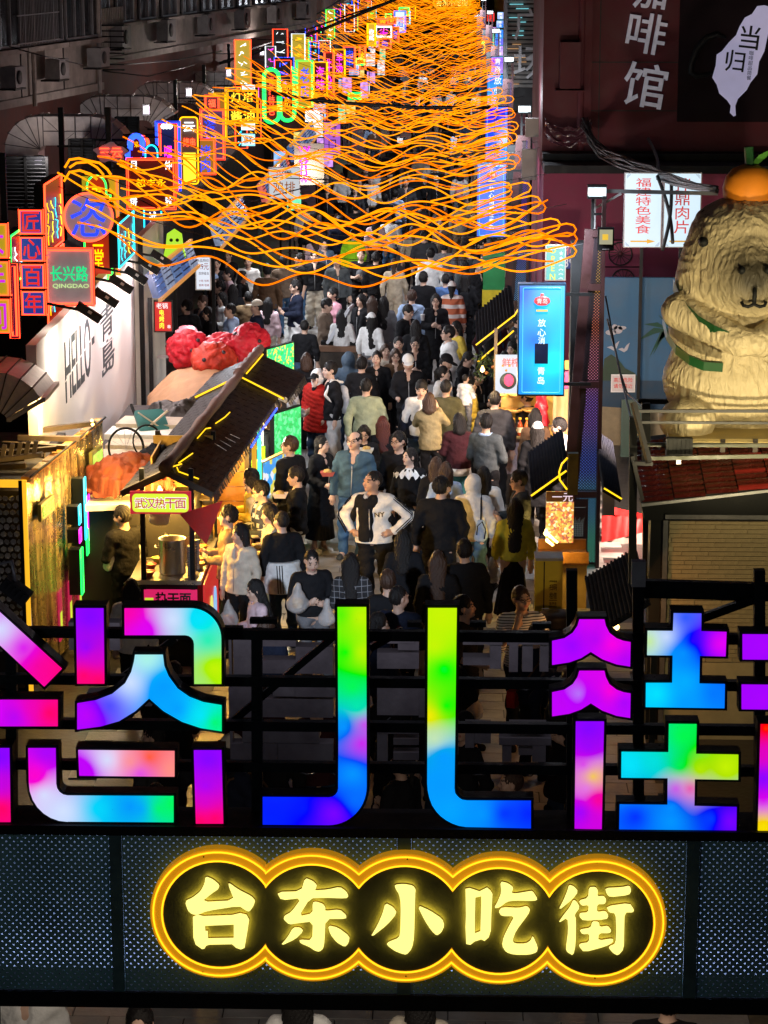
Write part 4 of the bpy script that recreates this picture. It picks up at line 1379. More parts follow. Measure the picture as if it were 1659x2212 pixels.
MB().tube([(x,.13,z) for x,z in ((w * .62,h * .06),(w * .62,h * .96),(w * .3,h * .96))],.014,6).build('neon_edge',N_red,t)
def side_panel(label,X,Y0,Y1,z0,z1,cols,border,group='neon signs along the left shops'):
 """sign whose face looks across the street (towards +X)"""
 t = empty('neon_sign',(X,(Y0 + Y1) / 2,z0),0,label,'neon sign',group)
 l,h = Y1 - Y0,z1 - z0
 MB().box((-.06,0,h / 2),(.12,l,h)).build('case',M_black,t)
 MB().box((.003,0,h / 2),(.006,l - .04,h - .04)).build('board',B_dred,t)
 MB().tube([(.015,y,z) for y,z in ((-l / 2,0),(l / 2,0),(l / 2,h),(-l / 2,h))],.013,6,True).build('neon_tube',border,t)
 for i,c in enumerate(cols):
  y = -l / 2 + l * (i + .5) / len(cols)
  b = MB()
  rr_ = random.Random(i * 7 + len(label))
  for k in range(4):
   b.tube([(.022,y + rr_.uniform(-.3,.3) * l / len(cols),h * (.1 + .16 * k)),(.02,y + rr_.uniform(-.3,.3) * l / len(cols),h * (.2 + .16 * k)),(.02,y + rr_.uniform(-.3,.3) * l / len(cols),h * (.24 + .16 * k))],.007,5)
  b.build('neon_character',c,t)
 return t
side_panel('upper red edged sign seen edge on, with yellow strokes, left of the circular sign',-5.15,31.4,32.8,4.45,5.32,[N_gold,N_yellow,N_cyan,N_yellow],N_red)
side_panel('lower red edged sign seen edge on, with yellow strokes, left of the circular sign',-5.15,31.4,32.8,3.55,4.40,[N_gold,N_cyan,N_yellow,N_yellow],N_red)
side_panel('cyan edged sign seen edge on, right of the circular sign',-4.62,34.3,36.0,3.88,4.48,[N_cyan,N_cyan,N_yellow,N_cyan],N_cyan)
side_panel('green edged sign seen edge on behind the blue boxes',-5.16,28.9,29.9,4.40,4.97,[N_white,N_cyan],N_green)
sign('neon_sign','dark red square sign with white corner characters and gold middle row',273,342,380,452,40.8,B_dred,N_red,[('月',N_white,.14,.13,.14,.16),('仲',N_white,.86,.13,.15,.17),('恕丰永',N_gold,.5,.48,.62,.16),('饼',N_white,.13,.84,.15,.17),('秋',N_white,.86,.84,.15,.17)])
sign('neon_sign','tall navy arched sign outlined in cyan behind the dark red square sign',305,310,353,515,42.6,B_navy,N_cyan,[('吉香的诚',N_white,.5,.52,.36,.74,1)],'arch')
sign('neon_sign','cloud shaped lilac sign with red outline strokes',203,308,275,352,40.0,mat('board_lilac',(.40,.30,.40),.5,0,.1,3),None,[('三云',N_red,.5,.5,.7,.5)],'cloud')
sign('neon_sign','thick blue arched sign with a tiny gold mark',272,290,318,352,43.5,B_dred,N_blue,[('米',N_gold,.5,.35,.2,.2)],'arch',r=.05)
sign('neon_sign','red arch peeking behind the thick blue arched sign',285,292,330,352,44.5,B_dred,N_red,[],'arch',r=.03)
sign('neon_sign','tall navy sign edged red and blue with three white bulbs on top',343,268,384,412,44.2,B_navy,N_red,[('嘿美',N_pink,.5,.55,.45,.45,1)])
sign('neon_sign','blue outlined board behind the three bulb sign',336,262,391,412,45.0,B_dred,N_blue,[])
for k in range(3):
 q = atY(353 + k * 7,273,44.1)
 T(MB().lathe([(.0,-.05),(.035,-.035),(.05,0),(.035,.035),(0,.05)],10).build('bulb',N_white,None,q),('left','middle','right')[k] + ' white bulb of the three on the tall navy sign','bulb','white bulbs on the navy sign')
t,w,h = sign('neon_sign','tall gold framed sign with a bright yellow lower half',386,250,432,400,47.0,mat('board_taupe',(.25,.17,.15),.5,0,.2,3),N_gold,[('云',N_white,.5,.16,.6,.14),('烤串',N_red,.5,.38,.6,.12)],'soft')
MB().box((-.0,-.012,h * .26),(w * .62,.012,h * .42)).build('lit_panel',emi('panel_yellow',(1,.8,.03),1.6),t)
sign('neon_sign','square violet sign with a red border and blue character',432,236,486,345,50.5,emi('board_violet',(.20,.08,.22),.5),N_red,[('海鲜',BT,.42,.5,.5,.8,1)])
sign('neon_sign','orange sign with a red border and blue characters below the violet one',425,300,466,377,49.2,emi('board_orange',(.7,.28,.02),.55),N_red,[('烤肉',BT,.45,.55,.6,.75,1)])
t,w,h = sign('neon_sign','square black sign with four yellow characters in a gold frame',490,194,558,266,58.5,B_black,N_gold,[('灯塔',N_yellow,.5,.22,.72,.28),('QINGDAO',N_gold,.5,.51,.6,.06),('酱油',N_yellow,.5,.78,.76,.30)])
sign('neon_sign','small white light box above the four character sign',522,182,552,198,59.5,B_white,N_white,[],r=.008)
sign('neon_sign','small white light box under the four character sign',520,262,552,282,59.0,B_white,N_white,[],r=.008)
sign('neon_sign','lower white light box edged cyan under the four character sign',521,288,552,316,58.0,B_white,N_cyan,[('鲜',mat('ink_green',(.02,.1,.08)),.5,.5,.6,.6)],r=.01)
sign('neon_sign','red sign left of the four character sign',442,206,474,240,56,B_dred,N_red,[('福',N_red,.5,.5,.5,.5)])
sign('neon_sign','orange sign with three bulbs next to the four character sign',462,200,490,300,57,emi('board_orange',(.7,.28,.02),.55),N_gold,[])
sign('neon_sign','first tall green outlined arched sign',568,148,605,266,67,B_dred,N_green,[('青岛特色',N_red,.5,.5,.35,.7,1)],'pill',r=.05)
sign('neon_sign','second tall green outlined arched sign just behind the first',603,142,638,262,71,B_dred,N_green,[('小吃',N_gold,.5,.5,.35,.5,1)],'pill',r=.05)
# the small signs further up the street
far = [(640,130,676,232,74,N_green,B_olive,'老店',BT),(676,133,708,205,77,N_gold,B_dred,'海味',N_pink),(700,112,722,208,80,N_red,B_dred,'牛杂',N_pink),(742,100,768,150,88,N_red,B_navy,'肉串',BT),(720,106,746,165,84,N_gold,B_dred,'羊汤',N_pink),
 (776,98,790,150,94,N_red,B_dred,'炸',N_gold),(793,50,812,100,98,N_gold,B_gold,'烧',N_white),(812,57,846,80,102,N_white,B_black,'小海',N_pink),(818,82,845,105,104,N_red,B_dred,'鱼',BT),(815,40,838,54,108,N_red,B_red,'面',N_gold),
 (838,38,856,52,112,N_red,B_red,'虾',N_gold),(846,58,862,92,114,N_red,B_dred,'蟹',BT),(852,24,876,70,118,N_blue,B_white,'酒',BT),(832,30,846,44,122,N_green,B_olive,'',None),(862,16,884,34,130,N_green,B_olive,'',None),(872,24,886,52,136,N_cyan,B_navy,'',None),
 (884,14,898,40,146,N_gold,B_dred,'',None),(768,126,788,140,92,N_green,B_black,'',None),(660,240,690,262,72,N_white,B_white,'',None),(752,200,780,214,84,N_green,B_olive,'',None)]
words_ = ['green edged olive','gold edged dark','red edged narrow','red edged navy','gold edged maroon','slim red edged','gold topped bright','white edged black','small red edged square','flat red','second flat red','little red edged dark','blue edged white','little green edged','tiny green edged top','tiny cyan edged','last gold edged','small green edged black','small white lit','low green edged']
for (a,b,c,d,Y,bm,bd,tx,tm),wd in zip(far,words_):
 sign('neon_sign',wd + ' sign among the far neon signs up the left row',a,b,c,d,Y,bd,bm,[(tx,tm,.5,.5,.55,.7 if len(tx) > 1 else .5,len(tx) > 1)] if tx else [],r=.03 if Y > 90 else .022)
# more small tubes-only signs packed between the lettered ones
rng4 = random.Random(31)
NC = [(N_red,'red'),(N_green,'green'),(N_blue,'blue'),(N_gold,'gold'),(N_cyan,'cyan'),(N_pink,'magenta'),(N_white,'white')]
for i in range(44):
 Y = 61 + i * 2.1 + rng4.uniform(-.7,.7)
 w,h = rng4.uniform(.25,.55),rng4.uniform(.45,1.3)
 t = empty('neon_sign',(rng4.uniform(-5.9,-4.7),Y,rng4.uniform(3.1,4.4)),0,'x','neon sign','neon signs along the left shops')
 (ba,na),(bb,nb) = rng4.sample(NC,2)
 bd = rng4.choice([(B_dred,'maroon'),(B_black,'black'),(B_navy,'navy'),(B_olive,'olive')])
 MB().box((0,.06,h / 2),(w,.12,h)).build('case',M_black,t)
 MB().box((0,-.003,h / 2),(w - .03,.006,h - .03)).build('board',bd[0],t)
 MB().tube([(x,-.02,z) for x,z in ((-w / 2,0),(w / 2,0),(w / 2,h),(-w / 2,h))],.014,5,True).build('neon_tube',ba,t)
 b = MB()
 for k in range(max(2,int(h / .22))):
  zc = h * (k + .5) / max(2,int(h / .22))
  for q_ in range(3):
   x1_,x2_ = rng4.uniform(-.3,.3) * w,rng4.uniform(-.3,.3) * w
   b.tube([(x1_,-.02,zc + rng4.uniform(-.07,.07)),(x2_,-.02,zc + rng4.uniform(-.07,.07))],.010,4)
 b.build('neon_strokes',bb,t)
 MB().bar((-w / 2,.06,h * .7),(-w / 2 - .5,.06,h * .7),.03).build('hanger',M_black,t)
 t['label'] = '%s %s sign outlined in %s with %s strokes, left neon row' % ('tall' if h > w * 2 else 'squarish',bd[1],na,nb)
 if any(o_ is not t and o_.get('label') == t['label'] for o_ in COL.objects):
  t['label'] = ('higher ' if t.location.z > 3.7 else 'lower ') + t['label'] + ', farther'
# ================================================================ stalls and clutter on the left
M_tile = mat('roof_tile_black',(.0075,.0075,.009),.6,.0,.5,8,.3,40,.2)
M_log = mat('ridge_log',(.20,.11,.085),.55,0,.5,14,.6,40)
M_trim = mat('dark_timber',(.05,.035,.025),.6,0,.5,8,.3,40)
M_orange_wood = mat('orange_wood',(.50,.22,.05),.5,0,.35,5,.2,30)
M_cloth_o = mat('orange_cloth',(.15,.026,.007),.75,0,.3,6,.4,30)
M_ss = mat('stainless',(.60,.58,.55),.30,.9,.06,1,.0,20)
M_acr = mat('amber_acrylic',(.55,.30,.06),.25,0,.3,4)
WARM = (1.0,.62,.18)
def gable(name,label,F0,F1,half_w,rise,z_eave,sub=1,neon=True,log=True,group=None):
 """tiled gable roof from F0 (front ridge end, xy) to F1 (back ridge end), courses of separate tiles"""
 F0,F1 = Vector((*F0,z_eave)),Vector((*F1,z_eave))
 d = F1 - F0
 L = d.length
 rz = math.atan2(d.y,d.x) - PI / 2
 t = empty(name,F0,rz,label,'stall roof',group)
 sl = math.hypot(half_w,rise)
 an = math.atan2(rise,half_w)
 for s in (-1,1):
  MB().box((s * half_w / 2,L / 2,rise / 2 - .03),(sl,L,.03),Matrix.Rotation(s * an,3,'Y')).build('deck',M_trim,t)
 nc = 9
 nr = int(L / .30)
 tm = MB().box((0,0,0),(sl / nc * 1.15,L / nr - .008,.018)).mesh('roof_tile')
 ribm = MB()
 ribm.tube([(0,-L / nr / 2,.012),(0,L / nr / 2,.012)],.016,6)
 cnt = 0
 rest = MB()
 for s in (-1,1):
  for i in range(nr):
   for k in range(nc):
    u = (k + .5) / nc
    c = Vector((s * half_w * (1 - u),L * (i + .5) / nr,rise * u + .0 + .012 * ((k + i) % 2) * .3))
    rot = Matrix.Rotation(s * (an - .09),3,'Y')
    if cnt < 290:
     link('roof_tile',tm,M_tile,t,c + Vector((0,0,.012)),(0,s * (an - .10),rr.uniform(-.02,.02)))
     cnt += 1
    else:
     rest.box(c + Vector((0,0,.012)),(sl / nc * 1.15,L / nr - .008,.018),rot)
 if rest.v:
  T(rest.build('roof_tile',M_tile,t),kind='stuff')
 fringe = MB()
 for s in (-1,1):
  for i in range(int(L / .07)):
   y = .03 + i * .07
   fringe.bar((s * half_w,y,.005),(s * (half_w + .04),y + rr.uniform(-.01,.01),-.07 - rr.uniform(0,.03)),.03,.008)
 T(fringe.build('thatch_fringe',M_trim,t),kind='stuff')
 if log:
  pts = [Vector((.0,-.12 + (L + .2) * i / 14,rise + .085 + .006 * math.sin(i * 2.3))) for i in range(15)]
  MB().tube(pts,[.062 + .014 * (i % 3 == 0) for i in range(15)],9).build('ridge_log',M_log,t)
 for s in (-1,1):
  MB().bar((0,-.02,rise + .01),(s * half_w,-.02,.0),.03,.07).build('barge_board',M_trim,t)
 return t,L
# --- noodle stall: long tiled roof, two roofs in a row
r1,L1 = gable('tiled_roof','long black tiled stall roof with a log ridge over the noodle stall',(-3.27,28.0),(-2.94,33.9),.53,.25,2.12)
r2,L2 = gable('tiled_roof','black tiled roof edged in yellow rope light behind the long noodle stall roof',(-2.93,34.0),(-2.80,35.9),.66,.30,2.10,log=True)
def ropelight(pts,r=.012,label=None,parent=None,m=None,name='rope_light'):
 o = MB().tube(pts,r,6).build(name,m or N_roof,parent)
 if label:
  T(o,label,'rope light','yellow rope lights on the stall roofs')
 return o
for t,L,hw,ri in ((r2,L2,.62,.30),):
 ropelight([(-hw,-.05,.03),(0,-.05,ri + .04),(hw,-.05,.03)],.014,parent=t)
for pts in ([(.06,.5,.26),(.10,.9,.25),(.12,1.15,.24)],[(.06,1.9,.27),(.07,2.5,.27),(.10,2.7,.24)],[(.12,3.0,.24),(.16,3.5,.22),(.17,3.9,.21)],[(.08,.25,.26),(.12,.12,.24),(.34,.2,.14)],[(.03,.2,.3),(.05,.1,.3),(.10,.45,.26)]):
 ropelight(pts,.008,parent=r1)
ropelight([(.08,.1,.35),(.09,.8,.36),(.08,1.7,.35)],.011,parent=r2)
for k in range(4):
 ropelight([(.24 + .03 * k,2.1 + .25 * k,.17 - .013 * k),(.40 + .02 * k,2.0 + .25 * k,.10)],.004,parent=r1,m=M_white,name='white_cord')
MB().tube([(.05,.1,.3),(.12,-.02,.22),(.14,.12,.19),(.08,.3,.22),(.10,.5,.24)],.008,5).build('loose_cord',mat('pale_cord',(.5,.42,.36),.6),r1)
ropelight([(.57,3.0,-.06),(.56,4.2,-.06),(.57,5.6,-.06)],.012,parent=r1,m=N_blue,name='blue_rope_light')
sx0,sx1,sy0,sy1 = -3.69,-2.95,28.1,30.3
ns = empty('noodle_stall',(0,28.1,0),0,'noodle stall with a yellow and red sign, steel pot and glowing counter','food stall')
for x,y in ((sx0 + .12,0),(sx1 - .05,0),(sx0 + .05,2.2),(sx1,2.2)):
 MB().box((x,y,1.2),(.055,.055,2.4)).build('post',M_black,ns)
MB().box(((sx0 + sx1) / 2,1.0,1.05),(sx1 - sx0 + .1,2.1,.05)).build('counter_top',M_ss,ns)
MB().box(((sx0 + sx1) / 2,1.02,.51),(sx1 - sx0,2.0,1.02)).build('cabinet',M_black,ns)
MB().box((sx0 + .10,1.6,1.6),(.02,1.0,1.4)).build('side_wall',mat('stall_back_wall',(.62,.40,.10),.6,0,.4,4,.2,20),ns)
MB().box(((sx0 + sx1) / 2,2.15,1.6),(sx1 - sx0,.03,1.5)).build('back_wall',MATS['stall_back_wall'],ns)
for z in (1.25,1.6,1.9):
 MB().box(((sx0 + sx1) / 2 + .03,1.98,z),(sx1 - sx0 - .1,.24,.02)).build('shelf',M_trim,ns)
sb = MB().box((0,0,0),(.70,.06,.26)).build('sign_board',emi('sign_red_edge',(.9,.02,.06),.55),ns,((sx0 + sx1) / 2 - .02,-.14,2.03))
MB().prism(rrect(-.325,-.108,.325,.108,.05),-.036,-.032).build('face',emi('sign_lime_face',(.68,.85,.04),1.15),sb)
for k,ch in enumerate('武汉热干面'):
 text(ch,emi('sign_white_outline',(1,.85,.85),1.1),sb,(-.235 + .117 * k,-.042,0),None,.138,.030,.004)
 text(ch,emi('sign_red_letter',(.75,.01,.03),.75),sb,(-.235 + .117 * k,-.047,0),None,.120,.004,.004)
lowb = MB().box((0,0,0),(.62,.03,.20)).build('lower_sign',emi('sign_pink',(.9,.02,.16),.75),ns,((sx0 + sx1) / 2 + .06,-.03,.86))
text('热干面',mat('ink_slate',(.04,.07,.10),.5),lowb,(0.03,-.02,0),.42,.15,.03,.004)
MB().box((-.25,-.02,-.04),(.1,.006,.09)).build('price_patch',emi('patch_lime',(.7,.9,.05),.9),lowb)
MB().box((sx1 + .07,.9,.55),(.02,1.7,.9)).build('side_banner',emi('banner_red',(.85,.03,.03),.6),ns)
for k,(c,y) in enumerate((((1,.8,.05),.25),((.95,.9,.2),.75),((.3,.6,1),1.2))):
 MB().prism([(.16 * math.cos(a),.42 + .26 * math.sin(a)) for a in np.linspace(0,2 * PI,14,endpoint=False)],0,.012,lambda x,yy,z: (sx1 + .085 + yy,y + x,z)).build('banner_print',emi('banner_print_%d' % k,c,.9),ns)
# things standing on the counter
def pot(label,x,y,z,r,h,m,lid=True):
 t = MB().lathe([(r * .96,0),(r,.02),(r,h * .96),(r * 1.04,h),(r * .93,h - .01),(r * .9,h * .80)],28).build('stock_pot',m,None,(x,y,z))
 T(t,label,'pot')
 b = MB()
 for s in (-1,1):
  b.tube([(s * r,-.05,h * .75),(s * (r + .045),-.04,h * .75),(s * (r + .045),.04,h * .75),(s * r,.05,h * .75)],.008,6)
 b.build('handle',m,t)
 return t
pot('large steel stock pot in the middle of the noodle stall counter',-3.27,28.4,1.08,.155,.42,M_ss)
pot('smaller steel pot with a paler lid on the noodle counter',-3.25,29.1,1.08,.18,.30,M_ss)
for i in range(2):
 b = MB()
 for k in range(13):
  b.lathe([(.045 + .0,k * .028),(.052,k * .028 + .026)],14)
 T(b.build('cup_stack',M_grey,None,(-3.03 + .02 * i,28.25 + .3 * i,1.08)),('nearer','farther')[i] + ' stack of grey cups beside the stock pot','cup stack')
rr.seed(5)
for i,(x,y,c) in enumerate(((-3.40,27.1,'red'),(-3.42,27.45,'red'),(-3.36,27.75,'yellow'),(-2.86,27.5,'orange'),(-2.88,27.75,'orange'),(-2.84,28.1,'red'),(-2.90,28.35,'orange'),(-3.44,28.2,'yellow'))):
 t = MB().lathe([(.045,0),(.075,.065),(.080,.07),(.070,.062),(.045,.03)],18).build('food_bowl',mat('bowl_' + c,{'red': (.55,.06,.02),'yellow': (.6,.42,.08),'orange': (.62,.22,.03)}[c],.35),None,(x - .13,y + 1.1,1.081))
 T(t,('red bowl at the near left of the noodle counter','second red bowl on the left of the noodle counter','yellow bowl behind the red bowls','orange bowl on the right of the counter','second orange bowl on the right of the counter','red bowl at the right rear of the counter','orange bowl at the right rear of the counter','yellow bowl at the left rear of the counter')[i],'bowl')
 MB().lathe([(0,.05),(.062,.052),(.05,.058),(0,.07)],14).build('food',mat('food_noodle',(.62,.40,.12),.5,0,.4,40,.5,60),t)
f = Fld((-.2,-.15,-.35),(.2,.15,.1),.012)
f.cap((0,0,-.06),(0,0,-.24),.05,.10,.02,1.3,.7)
fold(f,.010)
T(link('hanging_bag',f.mesh('bag'),mat('thin_white_plastic',(.75,.72,.6),.35),None,(-3.42,28.5,1.96)),'white plastic bag hanging under the noodle stall roof','plastic bag')
t = MB().add([(0,0,0),(.50,0,.16),(.30,.01,-.36),(0,.012,0),(.50,.012,.16),(.30,.022,-.36)],[(0,2,1),(3,4,5),(0,1,4,3),(1,2,5,4),(2,0,3,5)]).build('pennant',mat('pennant_red',(.55,.02,.015),.7,0,.2,5,.2,20),None,(-3.12,27.92,1.90))
T(t,'red triangular pennant hanging at the right front of the noodle stall','flag')
def bulb(x,y,z,e,label,col=WARM,r=.035):
 t = MB().lathe([(0,-r),(r * .7,-r * .7),(r,0),(r * .6,r * .8),(r * .35,r * 1.6),(0,r * 1.7)],12).build('light_bulb',emi('bulb_warm',(1,.62,.16),9),None,(x,y,z))
 T(t,label,'light bulb','bare bulbs in the stalls')
 lamp('bulb_light','POINT',(x,y,z - r - .06),e,col,None,.05)
bulb(-3.45,28.8,1.98,190,'bulb over the left of the noodle counter',(1,.55,.10))
bulb(-3.02,29.4,1.96,190,'bulb over the right of the noodle counter',(1,.55,.10))
# vendor
person(0,0,1.74,-150,'hold','tee','black','trousers','black','short','black','noodle seller in a dark top with white apron straps, seen from behind',hd=(35,10),at=Vector((-3.88,29.0,0)))
link('apron',top_mesh('hold','tee',(0,0)),cloth('white'),PEOPLE[-1],(0,-.030,-.08),(0,0,0),(.86,1,.98))
person(0,0,1.60,178,'stand','jacket','white','trousers','black','verylong','black','woman in a pale jacket with long black hair in front of the noodle stall',at=Vector((-3.42,26.1,0)),fat=.95)
# --- stalls further up behind the tiled roofs
m = empty('food_stall',(-2.86,31.4,0),0,'warm lit stall with an orange plank wall behind the noodle stall','food stall')
for i in range(9):
 MB().box((-.10 + .0,.9,.35 + i * .20),(.5,.03,.19)).build('plank',M_orange_wood,m)
for x in (-.36,.16):
 MB().box((x,.86,1.1),(.06,.06,2.2)).build('post',M_trim,m)
MB().box((-.1,.3,.88),(.7,1.3,.05)).build('counter_top',M_orange_wood,m)
MB().box((-.1,.3,.42),(.66,1.25,.84)).build('cabinet',M_trim,m)
bulb(-2.78,31.8,1.85,70,'bulb in the orange plank stall',(1,.6,.15))
m2 = empty('food_stall',(-2.70,33.2,0),0,'stall with a brilliant white lit display and a green edge strip','food stall')
MB().box((0,.5,.45),(.6,1.6,.9)).build('cabinet',M_trim,m2)
MB().box((.0,.5,.93),(.64,1.64,.05)).build('counter_top',M_ss,m2)
MB().box((-.2,1.3,1.4),(.5,.03,.9)).build('display',emi('display_white',(1,.93,.75),2.2,var=.35),m2)
MB().box((.12,-.35,1.55),(.05,.03,.95)).build('edge_strip',emi('strip_cyan_green',(.05,.9,.55),2.0),m2)
MB().box((.05,-.36,1.55),(.06,.05,1.0)).build('side_board',emi('board_amber',(1,.5,.03),.8),m2)
for i,(x,y,z,s,c) in enumerate(((.1,.1,1.05,.16,'red'),(.05,.45,1.12,.2,'lime'),(.12,.75,1.05,.15,'red'),(.0,.95,1.2,.2,'lime'),(.15,-.1,1.0,.12,'yellow'))):
 T(MB().box((0,0,0),(s,s * .8,s * 1.4)).build('snack_box',cloth(c),None,(-2.70 + x,33.2 + y,z + .06)),('red box at the near end of the bright stall','tall lime box on the bright stall','red box in the middle of the bright stall','lime box at the far end of the bright stall','yellow box on the corner of the bright stall')[i],'box','boxes on the bright stall counter')
bulb(-2.55,33.4,1.85,90,'bulb in the bright white display stall',(1,.85,.6))
def panel_obj(name,label,cat,c,size,rz,m,frame=None,prints=(),group=None):
 t = MB().box((0,0,0),size).build(name,frame or M_black,None,c,(0,0,rz))
 T(t,label,cat,group)
 MB().box((0,-size[1] / 2 - .004,0),(size[0] - .04,.006,size[2] - .04)).build('face',m,t)
 for p in prints:
  text(p[0],p[1],t,((p[2] - .5) * size[0],-size[1] / 2 - .010,(.5 - p[3]) * size[2]),p[4] * size[0] if p[4] else None,p[5] * size[2] if p[5] else None,.01,.003,(0,0,0),len(p) > 6)
 return t
def mottled(name,cols,scale,strength,thr=.5):
 """lit photographic print: patches of several colours"""
 m,nt,N,L,P = _new(name)
 tc = N.new('ShaderNodeTexCoord')
 v = N.new('ShaderNodeTexVoronoi'); v.inputs['Scale'].default_value = scale
 L.new(tc.outputs['Object'],v.inputs['Vector'])
 rp = N.new('ShaderNodeValToRGB'); rp.color_ramp.interpolation = 'CONSTANT'
 sp = N.new('ShaderNodeSeparateColor'); L.new(v.outputs['Color'],sp.inputs[0]); L.new(sp.outputs[0],rp.inputs[0])
 e = rp.color_ramp.elements
 while len(e) > 1:
  e.remove(e[-1])
 e[0].position = 0; e[0].color = (*cols[0],1)
 for i,c in enumerate(cols[1:]):
  q = e.new((i + 1) / len(cols)); q.color = (*c,1)
 L.new(rp.outputs[0],P.inputs['Emission Color'])
 P.inputs['Emission Strength'].default_value = strength
 P.inputs['Base Color'].default_value = (.05,.05,.05,1)
 return m
GRNLED = mottled('green_led_text',[(.0,.75,.15),(.0,.66,.10),(.01,.85,.2),(.18,1,.4)],22,1.05)
panel_obj('led_board','tall brilliant green led board facing the street, left of the crowd','led board',(-2.36,34.9,1.35),(.75,.06,.9),R(62),GRNLED)
panel_obj('led_board','small green and yellow led board behind the second tiled roof','led board',(-2.62,37.3,2.05),(.8,.06,.55),R(62),mottled('green_led_text_b',[(.01,.9,.25),(.0,.8,.1),(.9,.9,.1),(.0,.8,.3)],30,1.3))
panel_obj('menu_light_box','blue and yellow lit menu box facing the street below the green board','menu board',(-2.38,33.4,1.08),(1.1,.05,.75),R(70),mottled('menu_print',[(.05,.35,.9),(.9,.75,.1),(.1,.6,.9),(.9,.9,.95),(.05,.3,.7)],10,1.0),M_acr)
# --- glass stall at the far left
gs = empty('glass_stall',(0,27.0,0),0,'glass and mirror clad stall with orange lit edges at the lower left','food stall')
A,B = Vector((-4.72,0,0)),Vector((-4.36,3.5,0))
d = (B - A).normalized()
rz = math.atan2(d.y,d.x)
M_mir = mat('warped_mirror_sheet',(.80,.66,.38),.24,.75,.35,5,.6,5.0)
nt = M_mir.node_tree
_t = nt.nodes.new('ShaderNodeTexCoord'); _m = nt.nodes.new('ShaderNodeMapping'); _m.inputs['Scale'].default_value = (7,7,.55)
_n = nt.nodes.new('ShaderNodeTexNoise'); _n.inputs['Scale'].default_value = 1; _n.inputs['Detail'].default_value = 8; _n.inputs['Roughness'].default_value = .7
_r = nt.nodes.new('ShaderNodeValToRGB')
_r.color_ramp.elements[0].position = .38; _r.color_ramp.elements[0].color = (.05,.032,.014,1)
_r.color_ramp.elements[1].position = .66; _r.color_ramp.elements[1].color = (.95,.78,.42,1)  # bright gold reflection streaks painted into the base colour
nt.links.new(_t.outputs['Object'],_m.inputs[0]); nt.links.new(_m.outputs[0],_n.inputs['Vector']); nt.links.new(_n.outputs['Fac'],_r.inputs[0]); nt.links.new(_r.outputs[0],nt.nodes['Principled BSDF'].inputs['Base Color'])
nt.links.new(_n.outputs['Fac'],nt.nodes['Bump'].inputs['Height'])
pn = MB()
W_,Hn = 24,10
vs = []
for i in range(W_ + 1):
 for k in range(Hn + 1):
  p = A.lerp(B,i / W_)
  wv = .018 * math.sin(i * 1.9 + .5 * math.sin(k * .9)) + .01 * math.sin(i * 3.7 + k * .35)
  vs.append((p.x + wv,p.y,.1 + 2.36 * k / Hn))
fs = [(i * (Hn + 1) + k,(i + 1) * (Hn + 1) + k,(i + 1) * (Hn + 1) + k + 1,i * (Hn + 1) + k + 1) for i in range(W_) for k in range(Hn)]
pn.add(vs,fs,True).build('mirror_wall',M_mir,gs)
MB().box((-5.6,1.75,1.2),(1.6,3.3,2.3)).build('core',M_dark,gs)
amber = emi('amber_edge_light',(1,.48,.02),1.1)
MB().box((-4.74,-.02,1.25),(.05,.05,2.5)).build('corner_light',amber,gs)
for k in range(8):
 MB().bar(A.lerp(B,k / 8 + .01) + Vector((-.02,0,2.50)),A.lerp(B,(k + 1) / 8 - .01) + Vector((-.02,0,2.50)),.09,.05).build('top_trim',M_acr if k % 2 else M_orange_wood,gs)
MB().bar(A + Vector((-.10,0,2.44)),B + Vector((-.10,0,2.44)),.03).build('hidden_strip',emi('amber_strip',(1,.5,.05),5),gs)
MB().bar(A + Vector((.05,0,2.53)),B + Vector((.05,0,2.53)),.02).build('dark_rail',M_black,gs)
for x in (-4.78,-5.35,-5.9):
 MB().box((x,-.03,1.25),(.04,.05,2.5)).build('front_post',M_black,gs)
MB().box((-5.4,-.02,2.46),(1.35,.05,.08)).build('front_header',amber,gs)
disc = MB().lathe([(0,-.004),(.036,-.003),(.036,.003),(0,.004)],6,smooth=False).mesh('sequin')
M_seq = mat('silver_sequin',(.70,.72,.70),.2,.35,.25,10)
rr.seed(9)
for i in range(13):
 for k in range(22):
  link('sequin',disc,M_seq,gs,(-5.72 + i * .073 + (.036 if k % 2 else 0),-.02 + rr.uniform(-.02,.02),.55 + k * .083),(PI / 2 + rr.uniform(-.5,.5),rr.uniform(-.5,.5),rr.uniform(-.5,.5)))
MB().box((-5.3,.5,1.2),(1.1,.02,2.2)).build('lit_back',emi('sequin_backlight',(.75,.72,.6),.35),gs)
for k,(u,z,w,h,c) in enumerate(((.16,2.05,.55,.20,emi('sign_lime',(.55,.85,.1),1.2)),(.83,2.12,.5,.26,emi('sign_lime',(.55,.85,.1),1.2)))):
 p = A.lerp(B,u)
 b = MB().box((0,0,0),(w,.04,h)).build('sign',mat('sign_tray',(.3,.3,.08),.4),gs,(p.x + .06,p.y,z),(0,0,rz))
 text(('全国连锁','QINGDAO')[k],c,b,(0,-.03,0),w * .9,h * .7,.01,.01)
P3 = A.lerp(B,.56)
for k,(dy,z,w,h) in enumerate(((-.45,1.75,.14,.22),(-.45,1.50,.14,.16),(-.40,1.05,.16,.55),(.0,1.72,.12,.75),(.25,1.55,.12,.55),(.1,1.28,.14,.3))):
 q = MB().box((.08,dy,0),(.14,w,h)).build('letter_box',M_rim,gs,(P3.x,P3.y,z))
 m_ = (N_cyan,N_pink,N_green,N_cyan,N_pink,N_green)[k]
 MB().tube([(.155,dy - w / 2,-h / 2),(.155,dy + w / 2,-h / 2),(.155,dy + w / 2,h / 2),(.155,dy - w / 2,h / 2)],.010,5,True).build('edge_light',m_,q)
